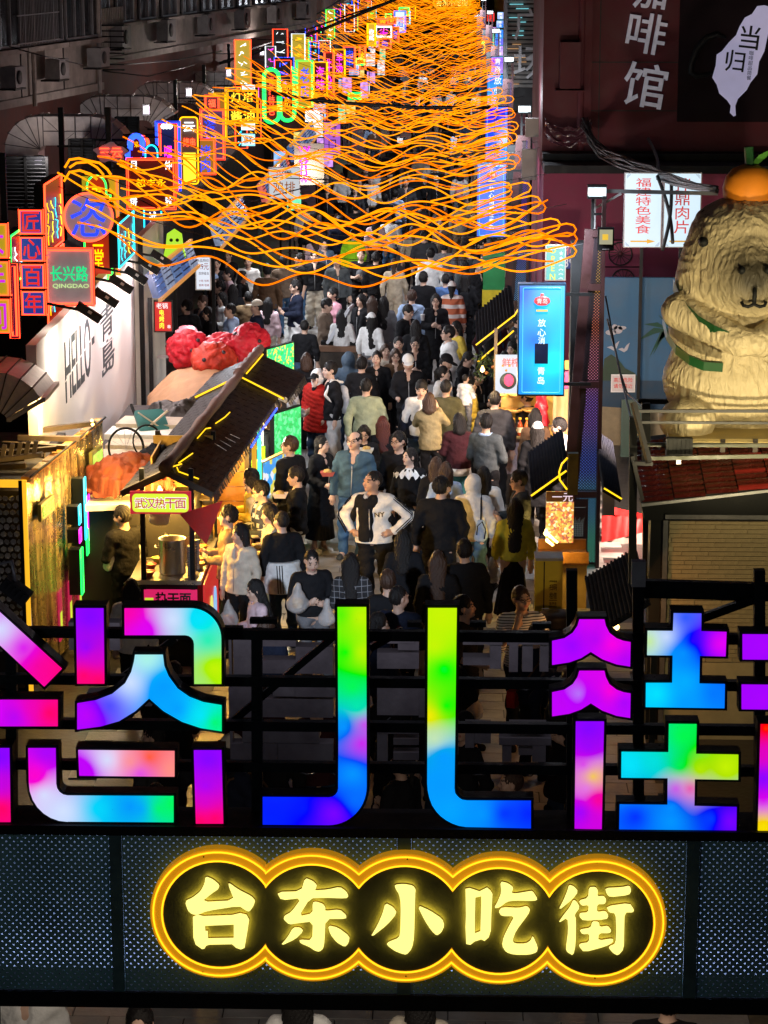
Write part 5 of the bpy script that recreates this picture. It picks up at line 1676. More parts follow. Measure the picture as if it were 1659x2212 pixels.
for k in range(4):
 p = A.lerp(B,.33 + .13 * k)
 b = MB().box((.03,0,.62),(.02,.20,.6)).build('lower_banner',emi('banner_pink',(.9,.03,.12),.5),gs,(p.x,p.y,0))
 MB().box((.042,.0,.55),(.006,.12,.22)).build('banner_patch',emi('patch_lime',(.7,.9,.05),.9),b)
bulb(-4.35,29.6,2.62,4,'bulb over the mirror wall of the glass stall',(1,.6,.15))
lamp('amber_wash','AREA',(-4.15,28.6,2.75),110,(1,.62,.2),(-4.6,28.9,1.0),.4,size_y=2.0)
# odds and ends on the stall tops at the far left
t = MB()
for i in range(7):
 t.box((-.27 + i * .09,0,.05 + .012 * i),(.045,.06,.16),Matrix.Rotation(.2,3,'Y'))
t.box((0,.0,0.0),(.7,.09,.05),Matrix.Rotation(-.12,3,'Y'))
T(t.build('plastic_comb_rack',mat('pale_plastic',(.5,.45,.36),.5),None,(-4.98,27.6,2.62)),'pale toothed plastic rack lying on top of the glass stall','rack')
for i in range(7):
 T(MB().bar((0,0,0),(rr.uniform(.5,1.0),rr.uniform(-.2,.4),rr.uniform(-.05,.1)),.07,.06).build('timber_offcut',M_trim,None,(-5.8 + i * .13,27.6 + .28 * i,2.47 + .02 * i)),('nearest','second','third','fourth','fifth','sixth','farthest')[i] + ' dark timber offcut lying on the glass stall roof','timber','timber offcuts on the glass stall roof')
# stacked boards, tarpaulins and bags behind the glass stall
M_board = mat('cream_board',(.55,.47,.36),.6,0,.35,3,.15,20)
for i in range(8):
 T(MB().box((0,0,0),(rr.uniform(.8,1.1),.55,.07),Matrix.Rotation(rr.uniform(-.2,.2),3,'Z')).build('foam_board',M_board if i % 3 else M_white,None,(-3.98 + rr.uniform(-.08,.08),29.3 + i * .45,1.72 + .05 * i)),('nearest','second','third','fourth','fifth','sixth','seventh','farthest')[i] + ' pale board of the heap between hoarding and tiled roof','board','boards heaped behind the tiled roof')
T(MB().box((0,0,0),(1.6,6.5,1.7)).build('stall_body',M_dark,None,(-3.9,32.4,.85)),'dark stall body under the heaped boards and tarpaulins','food stall')
def crumple(me,amp,fr,seed):
 """sharp creases: ridged noise pushed along the normals"""
 o_ = Vector((seed,seed * .7,-seed))
 for v in me.vertices:
  p_ = v.co * fr + o_
  d_ = .55 * abs(mnoise.noise(p_)) + .30 * abs(mnoise.noise(p_ * 2.1)) + .18 * abs(mnoise.noise(p_ * 4.3))
  v.co += v.normal * amp * (.32 - d_) * 2
 me.update()
def tarp(name,label,c,sx,sy,hz,m,seed,amp=.1,cat='tarpaulin'):
 n = 56
 vs = []
 for i in range(n + 1):
  for k in range(n + 1):
   u,v = i / n * 2 - 1,k / n * 2 - 1
   r = min(1,math.hypot(u,v))
   q = Vector((u * 2.2 + seed,v * 2.2,seed * 1.3))
   z = hz * (1 - r ** 2.2) * (1 + .25 * mnoise.noise(q * .6)) + amp * (mnoise.noise(q) * .7 + .35 * (.3 - abs(mnoise.noise(q * 2.3))) + .14 * (.3 - abs(mnoise.noise(q * 5.5))))
   e = .08 * mnoise.noise(Vector((u * 3,v * 3,seed)))
   vs.append((u * sx * (1 + e),v * sy * (1 + e),z - (.15 if r > .97 else 0)))
 fs = [(i * (n + 1) + k,(i + 1) * (n + 1) + k,(i + 1) * (n + 1) + k + 1,i * (n + 1) + k + 1) for i in range(n) for k in range(n)]
 me = MB().add(vs,fs,True).mesh(name)
 crumple(me,amp * .30,5.0,seed)
 t = link(name,me,m,None,c)
 sm = t.modifiers.new('thickness','SOLIDIFY')
 sm.thickness = .008
 return T(t,label,cat,'tarpaulins over the stall tops')
tarp('tarpaulin','tan tarpaulin draped under the red plastic bags',(-3.55,36.6,1.62),1.0,1.5,.52,mat('tarp_tan',(.48,.28,.15),.7,0,.25,3,.3,18),1.0)
tarp('tarpaulin','crumpled black tarpaulin in front of the tan one',(-3.75,33.7,1.55),.75,1.1,.55,mat('tarp_black',(.02,.018,.016),.55,0,.4,4,.3,18),4.0,.22)
tarp('tarpaulin','small blue tarpaulin between black and tan ones',(-3.30,34.9,1.92),.42,.35,.18,mat('tarp_blue',(.02,.05,.22),.55,0,.3,4,.3,18),7.0,.12)
tarp('tarpaulin','orange and navy cloth bundle beside the glass stall',(-3.92,29.55,1.98),.52,.42,.22,M_cloth_o,9.0,.20)
tarp('tarpaulin','navy cloth bundle next to the orange one',(-3.66,30.0,2.10),.25,.22,.15,cloth('navy'),12.0,.12)
M_bag = mat('red_plastic_bag',(.50,.014,.03),.5,0,.35,5,.8,14,.3,0)
M_print = mat('bag_print',(.03,.015,.02),.5)
for i,(px,py,r,h,mm) in enumerate(((408,748,.34,.30,M_bag),(462,772,.40,.27,mat('red_orange_bag',(.50,.04,.02),.5,0,.35,5,.8,14,.3,0)),(484,745,.34,.22,M_bag),(537,742,.36,.38,M_bag),(405,730,.24,.24,mat('pink_bag',(.62,.20,.25),.28,0,.35,5,.8,14,.3,0)))):
 q = atY(px,py,37.2 - .5 * (i == 1) + .4 * (i == 4))
 f = Fld((-.6,-.5,-.5),(.6,.5,.5),.018)
 f.ell((0,0,0),(r,r * .85,h),.02)
 f.cap((r * .8,0,.05),(r * 1.25,.05,.10),.08,.03,.08)
 X,Y,Z = f.grid()
 f.D += (.012 * np.abs(np.sin(17 * X + 12 * Z + 4 * np.sin(9 * Y + i))) + .014 * np.sin(9 * X + 14 * Z + 3 * np.sin(11 * Y + i)) + .010 * np.sin(26 * X - 18 * Y + 6 * np.sin(8 * Z + i)) + .007 * np.sin(41 * Z + 33 * Y + i)).astype(np.float32)
 me = f.mesh('plastic_bag')
 crumple(me,.050,6.5,i * 3.1)
 t = link('plastic_bag',me,mm,None,q + Vector((0,0,-h * .2)),(0,0,i * 1.3))
 T(t,('red plastic bag second from the left of the heap','orange red plastic bag in front of the heap','dark pink plastic bag low in the middle of the heap','largest red plastic bag at the right of the heap','pale pink plastic bag at the back left of the heap')[i],'plastic bag','red plastic bags heaped on the tarpaulin')
 rr.seed(i)
 for k in range(5):
  a,e = rr.uniform(0,6.3),rr.uniform(-.2,.9)
  n_ = Vector((math.cos(a) * math.cos(e),math.sin(a) * math.cos(e),math.sin(e)))
  p = Vector((n_.x * r,n_.y * r * .85,n_.z * h)) * 1.03
  link('print_patch',MB().lathe([(0,0),(.035,.0),(.030,.012),(0,.014)],7).mesh('print_patch'),M_print,t,p,n_.to_track_quat('Z','Y').to_euler())
T(MB().box((0,0,.95),(1.3,1.6,1.9)).build('stall_body',M_dark,None,(-3.2,37.2,0)),'dark stall body under the red plastic bags','food stall')
T(MB().bar((-.95,0,0),(.95,0,0),.04).build('rail',M_grey,None,(-3.62,38.2,1.98)),'white rail behind the red plastic bags','rail')
# teal stool and bicycle wheel on the heap
t = empty('stool',(-3.95,32.2,2.12),.4,'upturned teal stool with cream crossed straps on the heap','stool')
MB().prism(rrect(-.2,-.2,.2,.2,.05),0,.05,lambda x,y,z: (x,z,y)).build('seat',mat('teal_plastic',(.02,.12,.12),.4),t,(0,0,0),(R(35),0,0))
for s in (-1,1):
 MB().bar((-.2,-.1,-.15 * s + .02),(.2,-.1,.15 * s + .02),.04,.02).build('strap',M_board,t)
 MB().bar((.16 * s,.05,0),(.2 * s,.25,.22),.03).build('leg',M_black,t)
 MB().bar((.16 * s,.0,-.1),(.2 * s,.3,-.05),.03).build('leg',M_black,t)
t = empty('bicycle_wheel',(-4.05,30.4,2.16),.6,'black bicycle wheel leaning among the heaped boards','wheel')
MB().tube([(.24 * math.cos(a),.05 * math.sin(a),.24 * math.sin(a)) for a in np.linspace(0,2 * PI,28,endpoint=False)],.016,6,True).build('tyre',M_black,t)
b = MB()
for k in range(12):
 a = 2 * PI * k / 12
 b.bar((0,0,0),(.235 * math.cos(a),.05 * math.sin(a),.235 * math.sin(a)),.004)
b.build('spokes',M_steel,t)
MB().tube([(.30 + .20 * math.cos(a),.04 * math.sin(a),.05 + .2 * math.sin(a)) for a in np.linspace(0,2 * PI,24,endpoint=False)],.012,6,True).build('hoop',M_black,t)
# --- boards, price lists and striped awnings along the left kerb
panel_obj('price_board','white lit price board reading nine point nine in red','price board',atY(439,590,42.5),(.27,.05,.58),0,emi('price_white',(.82,.88,1),.95),M_white,
  [('新品特价',mat('ink_violet',(.12,.05,.12),.5),.5,.12,.8,.10),('9.9元',mat('ink_red',(.6,.02,.03),.5),.5,.30,.72,.19),('双拼组合',mat('ink_violet',(.12,.05,.12)),.55,.5,.66,.09),('小吃 饮料',mat('ink_red',(.6,.02,.03)),.55,.72,.66,.07),('现烤 现卖',mat('ink_red',(.6,.02,.03)),.55,.85,.66,.07)])
panel_obj('menu_board','red lit menu board with white heading and yellow characters','menu board',atY(353,683,38.9),(.30,.06,.50),0,emi('menu_red',(.95,.025,.02),.75),M_dark,
  [('老锅',emi('menu_white',(1,.95,.95),1.2),.45,.16,.6,.18),('电烤肉',N_yellow,.42,.58,.26,.6,1),('串',emi('menu_white',(1,.95,.95),1.2),.80,.82,.16,.12)])
AW = [((.12,.30,.85),.36),((.50,.62,.9),.40),((.20,.40,.85),.34)]
for k,(Y0,Y1,Xa,Xb,z0) in enumerate(((37.6,41.6,-4.45,-4.25,2.98),(44.6,49.5,-4.15,-4.05,2.9),(53,60,-3.95,-3.85,2.78),(62,70,-3.9,-3.8,2.8))):
 t = empty('fascia_light_board',(Xa,Y0,z0),0,('nearest','second','third','farthest')[k] + ' long blue and white lit fascia board along the left shops','fascia board','lit fascia boards along the left shops')
 n = int((Y1 - Y0) / .7)
 for j in range(n):
  ya,yb = (Y1 - Y0) * j / n,(Y1 - Y0) * (j + 1) / n - .04
  xa,xb = (Xb - Xa) * j / n,(Xb - Xa) * (j + 1) / n
  MB().add([(xa,ya,0),(xb,yb,0),(xb - .11,yb,.36),(xa - .11,ya,.36),(xa - .1,ya,0),(xb - .1,yb,0),(xb - .21,yb,.36),(xa - .21,ya,.36)],[(0,1,2,3),(7,6,5,4),(0,4,5,1),(1,5,6,2),(2,6,7,3),(3,7,4,0)]).build('panel',emi('awning_blue_white_%d' % ((j + k) % 3),*AW[(j + k) % 3],var=.4) if k != 2 or j % 3 else emi('awning_red',(.9,.15,.1),.7,var=.4),t)
  for q_ in (.08,.17,.25,.31):
   MB().bar((xa - .30 * q_ + .004,ya + .08,q_),(xb - .30 * q_ + .004,yb - .08,q_),.03 if q_ > .2 else .045,.008).build('print_line',mat('print_navy',(.03,.05,.12),.5),t)
 for z_ in (-.03,.39):
  MB().bar((-.3 * z_,0,z_),(Xb - Xa - .3 * z_,Y1 - Y0,z_),.05).build('edge_rail',emi('awning_rail',(1,.40,.06),.6),t)
 MB().bar((-.15,.05,-z0),(-.15,.05,0),.06).build('post',M_black,t)
# shop front glow boards further up, both sides
rng2 = random.Random(21)
gl = [((.9,.95,1),'white'),((.3,.55,1),'blue'),((1,.75,.2),'amber'),((.2,.9,.5),'green'),((.9,.1,.1),'red'),((.75,.35,1),'violet')]
USED = set()
PLC = ['beside the second blue sign','under the middle ropes','under the upper ropes','behind the distant crowd','near the far gate']
def box_label(nm,w,h,z,side):
 for p_ in range(40):
  l = '%s %s lit shop box on the %s kerb, %s' % ('narrow' if h > w * 1.6 else ('wide' if w > h else 'squarish'),nm,side,('high up' if z > 2.1 else 'low down') if p_ == 0 else ('high up ' if z > 2.1 else 'low down ') + PLC[min(4,p_ - 1)])
  if l not in USED:
   break
 USED.add(l)
 return l
for i in range(28):
 c,nm = gl[rng2.randrange(6)]
 Y = 63 + i * 3.4 + rng2.uniform(-.6,.6)
 X = -4.5 + rng2.uniform(-.3,.8)
 w,h = rng2.uniform(.2,.55),rng2.uniform(.3,.9)
 z = rng2.uniform(1.3,2.6)
 t = MB().box((0,0,0),(w,.08,h)).build('shop_light_box',emi('glow_' + nm,c,.95,var=.5),None,(X,Y,z))
 T(t,'x','light box','lit boxes of the left shops')
 t['label'] = box_label(nm,w,h,z,'left')
 MB().box((0,.0,0),(w + .06,.06,h + .06)).build('frame',M_black,t)
 MB().bar((0,0,-h / 2),(0,0,-z),.05).build('post',M_black,t)
# squid outline neon and purple arch
t = empty('neon_sign',(0,52.5,0),0,'magenta neon outline of a squid on a pale panel','neon sign')
q = lambda x,y: (lambda v: (v.x,-.02,v.z))(atY(x,y,52.5))
MB().tube([q(*p) for p in ((655,338),(648,350),(652,352),(650,378),(662,378),(660,352),(664,350))],.022,5,True).build('neon_tube',N_pink,t)
MB().tube([q(*p) for p in ((641,391),(649,386),(652,393),(656,384),(660,393),(664,386),(672,391))],.022,5).build('neon_tube',N_pink,t)
MB().tube([q(*p) for p in ((645,318),(652,326),(658,318),(664,327),(668,316))],.022,5).build('neon_tube',N_pink,t)
a,b = q(635,310),q(700,400)
MB().box(((a[0] + b[0]) / 2,.05,(a[2] + b[2]) / 2),(b[0] - a[0],.05,a[2] - b[2])).build('panel',mat('pale_panel',(.5,.44,.36),.4,.3,.2,3),t)
lamp('squid_panel_light','AREA',(-3.2,51.3,3.4),30,(1,.9,.75),(-3.0,52.4,2),.4)
panel_obj('purple_sign','purple arched board with dark lettering under the left rope lights','sign',atY(718,298,60),(.42,.08,.8),0,emi('purple_board',(.5,.12,.8),.8),M_dark,[('可口',mat('ink_dark',(.02,.01,.03)),.5,.5,.5,.7,1)])
panel_obj('burger_board','white board with a burger picture below the magenta squid','menu board',atY(614,395,49),(.62,.05,.62),0,emi('burger_white',(.75,.8,.85),.75),M_white,[('汉堡',mat('ink_green',(.02,.1,.08)),.5,.2,.5,.2),('鸡排',mat('ink_orange',(.6,.2,.02)),.5,.65,.7,.4)])
t = empty('lime_figure',atY(377,545,40.6),0,'lime green glowing standee behind the second hoarding','standee')
MB().prism([(-.14,-.35),(.14,-.35),(.18,-.05),(.14,.12),(.12,.3),(0,.38),(-.12,.3),(-.14,.12),(-.18,-.05)],0,.06).build('body',emi('lime_glow',(.5,.9,.02),.9),t)
for s in (-1,1):
 MB().lathe([(0,-.02),(.03,0),(0,.02)],8).build('eye',M_black,t,(.05 * s,-.01,.2),(PI / 2,0,0))
MB().bar((0,.03,-.35),(0,.03,-2.2),.05).build('post',M_black,t)
# ================================================================ right side of the street
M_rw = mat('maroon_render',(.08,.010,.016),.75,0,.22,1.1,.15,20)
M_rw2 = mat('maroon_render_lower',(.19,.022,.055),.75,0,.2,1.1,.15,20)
bl = empty('maroon_building',(1.62,46,0),0,'dark maroon rendered building with silver script characters at the upper right','building')
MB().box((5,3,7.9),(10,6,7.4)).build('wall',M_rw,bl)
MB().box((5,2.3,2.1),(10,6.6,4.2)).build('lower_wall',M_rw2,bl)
MB().box((5,-.85,4.28),(10,1.1,.14)).build('canopy',M_black,bl)
MB().box((5,-.25,4.42),(10,.5,.12)).build('ledge',M_black,bl)
def bz(px,py,Y=45.9):
 v = atY(px,py,Y)
 return (v.x - 1.62,v.z)
x0,z0 = bz(1320,330)
x1,z1 = bz(1330,0)
MB().box((bz(1268,100)[0],-.02,7.4),(.18,.22,5.6)).build('pilaster',M_rw,bl)
MB().bar((bz(1258,100)[0],-.08,4.5),(bz(1258,100)[0],-.08,9.6),.07,n=10).build('down_pipe',M_rw,bl)
a,b = bz(1210,90),bz(1252,190)
ac = MB().box(((a[0] + b[0]) / 2,-.18,(a[1] + b[1]) / 2),(b[0] - a[0],.34,a[1] - b[1])).build('air_conditioner',M_rw,bl)
MB().box(((a[0] + b[0]) / 2,-.2,b[1] - .04),(b[0] - a[0] + .15,.42,.03)).build('bracket',M_rw,ac)
MB().box((bz(1295,200)[0],-.004,6.9),(.02,.01,5)).build('render_joint',M_dark,bl)
for py in (135,240):
 MB().box((1.9,-.004,bz(1300,py)[1]),(2.4,.01,.02)).build('render_joint',M_dark,bl)
M_silver = emi('silver_letter_added_glow',(.50,.50,.62),.22,(.35,.35,.4),.3)  # glow added in place of light falling on the silver characters
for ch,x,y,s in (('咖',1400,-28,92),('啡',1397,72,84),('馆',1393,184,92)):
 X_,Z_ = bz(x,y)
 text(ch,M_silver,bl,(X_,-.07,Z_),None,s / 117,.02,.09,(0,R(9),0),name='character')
# black board with pale island silhouette
a,b = bz(1474,-160),bz(1830,264)
bb = MB().box(((a[0] + b[0]) / 2,-.05,(a[1] + b[1]) / 2),(b[0] - a[0],.08,a[1] - b[1])).build('board',mat('board_maroon_black',(.010,.005,.008),.7,0,.3,2,0,60,.12),bl)
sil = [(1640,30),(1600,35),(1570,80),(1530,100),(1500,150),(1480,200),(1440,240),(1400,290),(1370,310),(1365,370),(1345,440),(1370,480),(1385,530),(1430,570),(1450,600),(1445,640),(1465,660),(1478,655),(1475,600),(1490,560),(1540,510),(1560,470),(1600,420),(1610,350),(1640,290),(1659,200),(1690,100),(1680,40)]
MB().prism([bz(1026 + x * .3815,y * .3815,45.85) for x,y in sil],-.125,-.10).build('pale_silhouette',emi('lilac_board_added_glow',(.44,.43,.68),.46,(.5,.48,.6),.06),bl)  # glow added to the silhouette so that it looks lit
for ch,x,y,s in (('当',1555,212,128),('归',1472,345,118)):
 X_,Z_ = bz(1026 + x * .3815,y * .3815)
 text(ch,M_black,bl,(X_,-.14,Z_),None,s * .3815 / 117,.02,.02,(0,R(6),0),name='character')
X_,Z_ = bz(1026 + 1557 * .3815,370 * .3815)
text('咖啡甜品简餐',M_black,bl,(X_,-.135,Z_),None,.52,0,.006,(0,R(4),0),True,'small_lettering')
MB().tube([(bz(1026 + x * .3815,y * .3815)[0],-.12,bz(1026 + x * .3815,y * .3815)[1]) for x,y in ((1420,215),(1370,195),(1310,215),(1255,280),(1225,360),(1220,410),(1250,432),(1310,425),(1345,410))],[.02,.05,.06,.06,.055,.05,.05,.04,.02],6).build('brush_stroke',M_black,bl)
lamp_fill = None
# vertical light boxes with red characters and arrows
def lightbox(label,px0,py0,px1,py1,Y,body):
 a,b = atY(px0,py0,Y),atY(px1,py1,Y)
 w,h = b.x - a.x,a.z - b.z
 t = empty('light_box_sign',(a.x + w / 2,Y,b.z),0,label,'light box','white light box signs on the maroon wall')
 MB().box((0,.08,h / 2),(w,.16,h)).build('case',M_alu,t)
 MB().box((0,-.004,h / 2),(w - .03,.008,h - .03)).build('face',emi('lightbox_face',(.66,.86,1.0),.98),t)
 rc = mat('sign_red_paint',(.72,.03,.04),.5)
 text(body,rc,t,(0,-.012,h * .56),w * .42,h * .74,.012,.004,(0,0,0),True)
 ar = MB().prism([(-w * .32,h * .075),(w * .12,h * .075),(w * .12,h * .055),(w * .34,h * .085),(w * .12,h * .115),(w * .12,h * .095),(-w * .32,h * .095)],-.016,-.010)
 ar.build('arrow',mat('arrow_yellow',(.75,.45,.02),.5),t)
 bo = MB()
 for sx in (-1,1):
  for sz in (0,1):
   c = Vector((sx * w * .45,-.012,h * (.02 if sz == 0 else .98)))
   for k in range(3):
    q = .03 + .018 * k
    dz = 1 if sz == 0 else -1
    bo.bar(c + Vector((0,0,dz * q)),c + Vector((-sx * q,0,0)),.006,.004)
 bo.build('corner_ornament',mat('ornament_blue',(.05,.12,.3),.5),t)
 MB().box((0,.12,-b.z / 2),(.05,.05,b.z)).build('post',M_black,t)
 return t
lightbox('left white light box with six red characters and an arrow',1350,373,1428,535,40.0,'福建特色美食')
lightbox('right white light box with red characters, half hidden by the statue',1435,373,1512,535,40.2,'拌鼎肉片')
# fans on the wall
for k,(px,py,r) in enumerate(((1340,548,.20),(1346,606,.20))):
 v = atY(px,py,43.4)
 t = empty('condenser_unit',(v.x,43.4,v.z),0,('upper','lower')[k] + ' maroon air condenser with a round fan on the lower wall','air conditioner')
 MB().box((0,.14,0),(.70,.26,.44)).build('case',M_rw2,t)
 b = MB()
 for i in range(14):
  a = 2 * PI * i / 14
  b.bar((.03 * math.cos(a),-.015,.03 * math.sin(a)),(r * math.cos(a + .3),-.015,r * math.sin(a + .3)),.010)
 b.tube([(r * math.cos(a),-.015,r * math.sin(a)) for a in np.linspace(0,2 * PI,24,endpoint=False)],.012,5,True)
 b.build('fan_grille',M_black,t)
 MB().lathe([(0,-.02),(.04,-.01),(.04,.02),(0,.02)],12).build('hub',M_rw,t,(0,0,0),(PI / 2,0,0))
# cables
rr.seed(77)
cab = empty('cable_bundle',(0,0,0),0,'thick bundle of black cables drooping across the maroon wall to the statue','cables')
way = [(1262,262,45.2),(1275,300,44.6),(1300,330,44),(1345,352,42.5),(1400,368,41),(1452,388,39),(1500,402,36),(1548,410,33)]
for i in range(16):
 o_ = [rr.uniform(-.10,.10) for _ in range(6)]
 pts = []
 for k,(x,y,Y) in enumerate(way):
  p = atY(x,y,Y)
  s = (1,.9,1.1,1,.8,.7,.5,.4)[k]
  pts.append(p + Vector((o_[k % 6] * s * .6,o_[(k + 2) % 6] * s,o_[(k + 1) % 6] * s)))
 sm = []
 for k in range(len(pts) - 1):
  for t_ in (0,.33,.66):
   sm.append(pts[k].lerp(pts[k + 1],t_))
 MB().tube(sm + [pts[-1]],rr.uniform(.012,.022),5).build('cable',M_cable,cab)
for k,(x0,y0,x1,y1,Ya,Yb) in enumerate(((1420,380,1452,525,39.5,38.6),(1450,385,1430,540,39.5,38.4),(1400,300,1420,375,45,41))):
 MB().tube([atY(x0 + (x1 - x0) * t_ + 8 * math.sin(3 * t_),y0 + (y1 - y0) * t_,Ya + (Yb - Ya) * t_) for t_ in np.linspace(0,1,9)],.028,6).build('cable',M_cable,cab)
n_ = 18
vs = []
for i in range(n_ + 1):
 for k in range(n_ + 1):
  u,v = i / n_,k / n_
  p = atY(1178 + 100 * u,255 + 22 * (1 - (2 * u - 1) ** 2) + 40 * v,45.4)
  vs.append(p + Vector((0,.12 * mnoise.noise(Vector((u * 4,v * 4,2))),.08 * mnoise.noise(Vector((u * 5,v * 5,7))))))
fs = [(i * (n_ + 1) + k,(i + 1) * (n_ + 1) + k,(i + 1) * (n_ + 1) + k + 1,i * (n_ + 1) + k + 1) for i in range(n_) for k in range(n_)]
t = MB().add(vs,fs,True).build('plastic_sheet',mat('crumpled_dark_plastic',(.06,.02,.03),.18,0,.4,3,.9,6,.7))
t.modifiers.new('thickness','SOLIDIFY').thickness = .006
T(t,'crumpled dark plastic sheet tied at the corner of the maroon building','plastic sheet')
# louvred building behind with characters
lb = empty('slatted_building',(0,70,0),0,'building clad in horizontal grey slats with two large grey characters','building')
xa,xb = atY(1092,100,70).x,atY(1178,100,70).x
MB().box(((xa + xb) / 2 + .8,2.0,5),(xb - xa + 1.6,3,10)).build('wall',M_dark,lb)
zt_,zb_ = atY(1130,-20,70).z,atY(1130,192,70).z
M_slat = mat('grey_slat',(.33,.32,.30),.55,.2,.3,3)
for i in range(22):
 z = zb_ + (zt_ - zb_) * (i + .5) / 22
 MB().box(((xa + xb) / 2 + .2,.42,z),(xb - xa + .5,.05,(zt_ - zb_) / 22 * .68),Matrix.Rotation(R(18),3,'X')).build('slat',M_slat,lb)
 if i % 3 != 1:
  MB().box((xa + .2 + rr.uniform(0,.3),.36,z + .05),(rr.uniform(.1,.4),.02,.018)).build('led_dash',emi('slat_led',(.25,.85,.95),.9) if i > 10 else emi('slat_led_orange',(.9,.45,.15),.6),lb)
for ch,x,y,s in (('广',1143,53,66),('场',1145,136,70)):
 v = atY(x,y,70)
 text(ch,mat('grey_channel_letter',(.46,.46,.46),.45,.3,.1,5),lb,(v.x,.30,v.z),None,s / 77.5,.02,.14,name='character')
MB().box((xa,.35,5),(.10,.12,9)).build('edge_post',M_alu,lb)
MB().box((1.5,.0,2.6),(1.0,.3,1.7)).build('shop_front',M_rw,lb)
panel_obj('magenta_poster','small magenta lit poster right of the second street lamp','poster',atY(1167,178,62),(.36,.05,.62),0,emi('poster_magenta',(.9,.02,.25),.8),M_dark,[('特价小吃',emi('poster_white',(1,.8,.9),.9),.55,.5,.3,.8,1)])
# ---- pillars of perforated sheet with coloured light inside
M_maroon = mat('pillar_frame',(.030,.007,.008),.5,.1,.35,5,.1,50)
M_perf2 = dots_mat('pillar_perforated',(.012,.006,.010),.040,.0068,.2,.5)
M_perf3 = dots_mat('pillar_perforated_side',(.05,.012,.02),.030,.0070,.3,.45,'YZ')
def pillar(label,X,Y,full=True,cols=None,z_top=5.05,s=1.0):
 """tapering box pillar; X = its right edge"""
 t = empty('light_pillar',(X,Y,0),0,label,'pillar','perforated pillars along the right kerb')
 zs = [.02,1.03,2.53,3.84,4.55]
 wz = lambda z: (.46 - .065 * z) * s
 led = field_mat('pillar_led',[(-.15,z,c) for z,c in cols],.72,3.0)
 for i in range(4):
  za,zb = zs[i] + .05,zs[i + 1] - .05
  wa,wb = wz(za),wz(zb)
  MB().prism([(-wa + .03,za),(-.03,za),(-.03,zb),(-wb + .03,zb)],0,.006).build('perforated_panel',M_perf2,t)
  MB().prism([(-wa + .03,za),(-.03,za),(-.03,zb),(-wb + .03,zb)],.10,.11).build('led_panel',led,t)
  MB().box((-wz(zs[i + 1]) / 2,.05,zs[i + 1]),(wz(zs[i + 1]),.14,.09)).build('cross_rail',M_maroon,t)
 MB().bar((-wz(0) + .0,.06,0),(-wz(4.6),.06,4.6),.05,.20).build('upright',M_maroon,t)
 MB().bar((-.015,.06,0),(-.015,.06,z_top),.05,.20).build('upright',M_maroon,t)
 MB().box((-.22,.34,2.2),(.40,.36,4.4)).build('core',M_black,t)
 MB().bar((-wz(4.6),.06,4.6),(-wz(4.6) + .0,.06,z_top),.04).build('upright',M_black,t)
 MB().bar((-wz(4.6),.06,4.8),(-.01,.06,4.8),.03).build('cross_rail',M_black,t)
 hd_ = MB().box((-.11,.06,z_top + .05),(.23,.2,.12)).build('lamp_head',emi('pillar_lamp_glow',(.72,.95,1.0),1.5 if not full else .9,(.5,.5,.5)),t)
 MB().box((-.11,.06,z_top + .12),(.25,.22,.02)).build('lamp_cap',M_black,hd_)
 MB().box((-.11,.06,z_top - .025),(.25,.22,.03)).build('lamp_base',M_black,hd_)
 if full:
  pn = MB().box((-.30,-.02,.48),(.30,.03,.98)).build('front_plate',mat('plate_maroon_black',(.022,.008,.010),.45,0,.3,4),t)
  M_et = emi('etched_glow',(.30,.34,.32),.35)
  text('SNACKS',M_et,pn,(-.30,-.038,.33),.26,.055,.0,.003)
  b = MB()
  for i in range(7):
   b.box((-.36 + .023 * i,-.037,.55),(.004,.003,.17))
   b.box((-.29,-.037,.465 + .028 * i),(.16,.003,.004))
  for i in range(9):
   b.bar((-.35 + .016 * i,-.037,.64),(-.36 + .020 * i,-.037,.68 + .02 * (i % 3)),.007,.003)
  b.build('basket_emblem',M_et,pn)
  MB().box((-.27,-.037,.86),(.16,.003,.006)).build('etched_line',M_et,pn)
 return t
pillar('nearest perforated pillar glowing gold, red, violet and blue',2.0,32.9,True,[(.2,(.25,.85,.6)),(1.0,(.25,.6,.9)),(1.4,(.22,.3,1)),(2.2,(.5,.3,1)),(2.7,(.9,.35,.45)),(3.4,(1,.35,.25)),(4.1,(1,.65,.15)),(4.5,(1,.75,.2))])
BP = [(.2,(.2,.5,1)),(1.5,(.2,.55,1)),(2.5,(.22,.3,1)),(3.5,(.3,.15,.95)),(4.5,(.4,.2,.95))]
pillar('second perforated pillar glowing blue and violet under the rope lights',1.46,48.0,False,BP)
pillar('third perforated pillar with a lit white head',1.55,66.0,False,BP)
pillar('fourth perforated pillar, beside the lilac light box row',1.50,84.0,False,BP)
pillar('fifth perforated pillar, far up the right kerb',1.55,102.0,False,BP)
pillar('sixth and last perforated pillar, far up the right kerb',1.5,120.2,False,BP)
# electric boxes on the second pillar
for k,(px0,py0,px1,py1,Y) in enumerate(((1135,255,1163,295,46.9),(1127,322,1158,388,46.8))):
 a,b = atY(px0,py0,Y),atY(px1,py1,Y)
 T(MB().box((0,0,0),(b.x - a.x,.18,a.z - b.z)).build('junction_box',mat('box_grey_beige',(.26,.24,.22),.5,.1,.15,4),None,((a.x + b.x) / 2,Y,(a.z + b.z) / 2)),('smaller upper','larger lower')[k] + ' grey junction box on the second pillar','junction box')
MB().tube([atY(x,y,46.65) for x,y in ((1143,330),(1140,350),(1146,372),(1138,400),(1144,430))],.012,5)
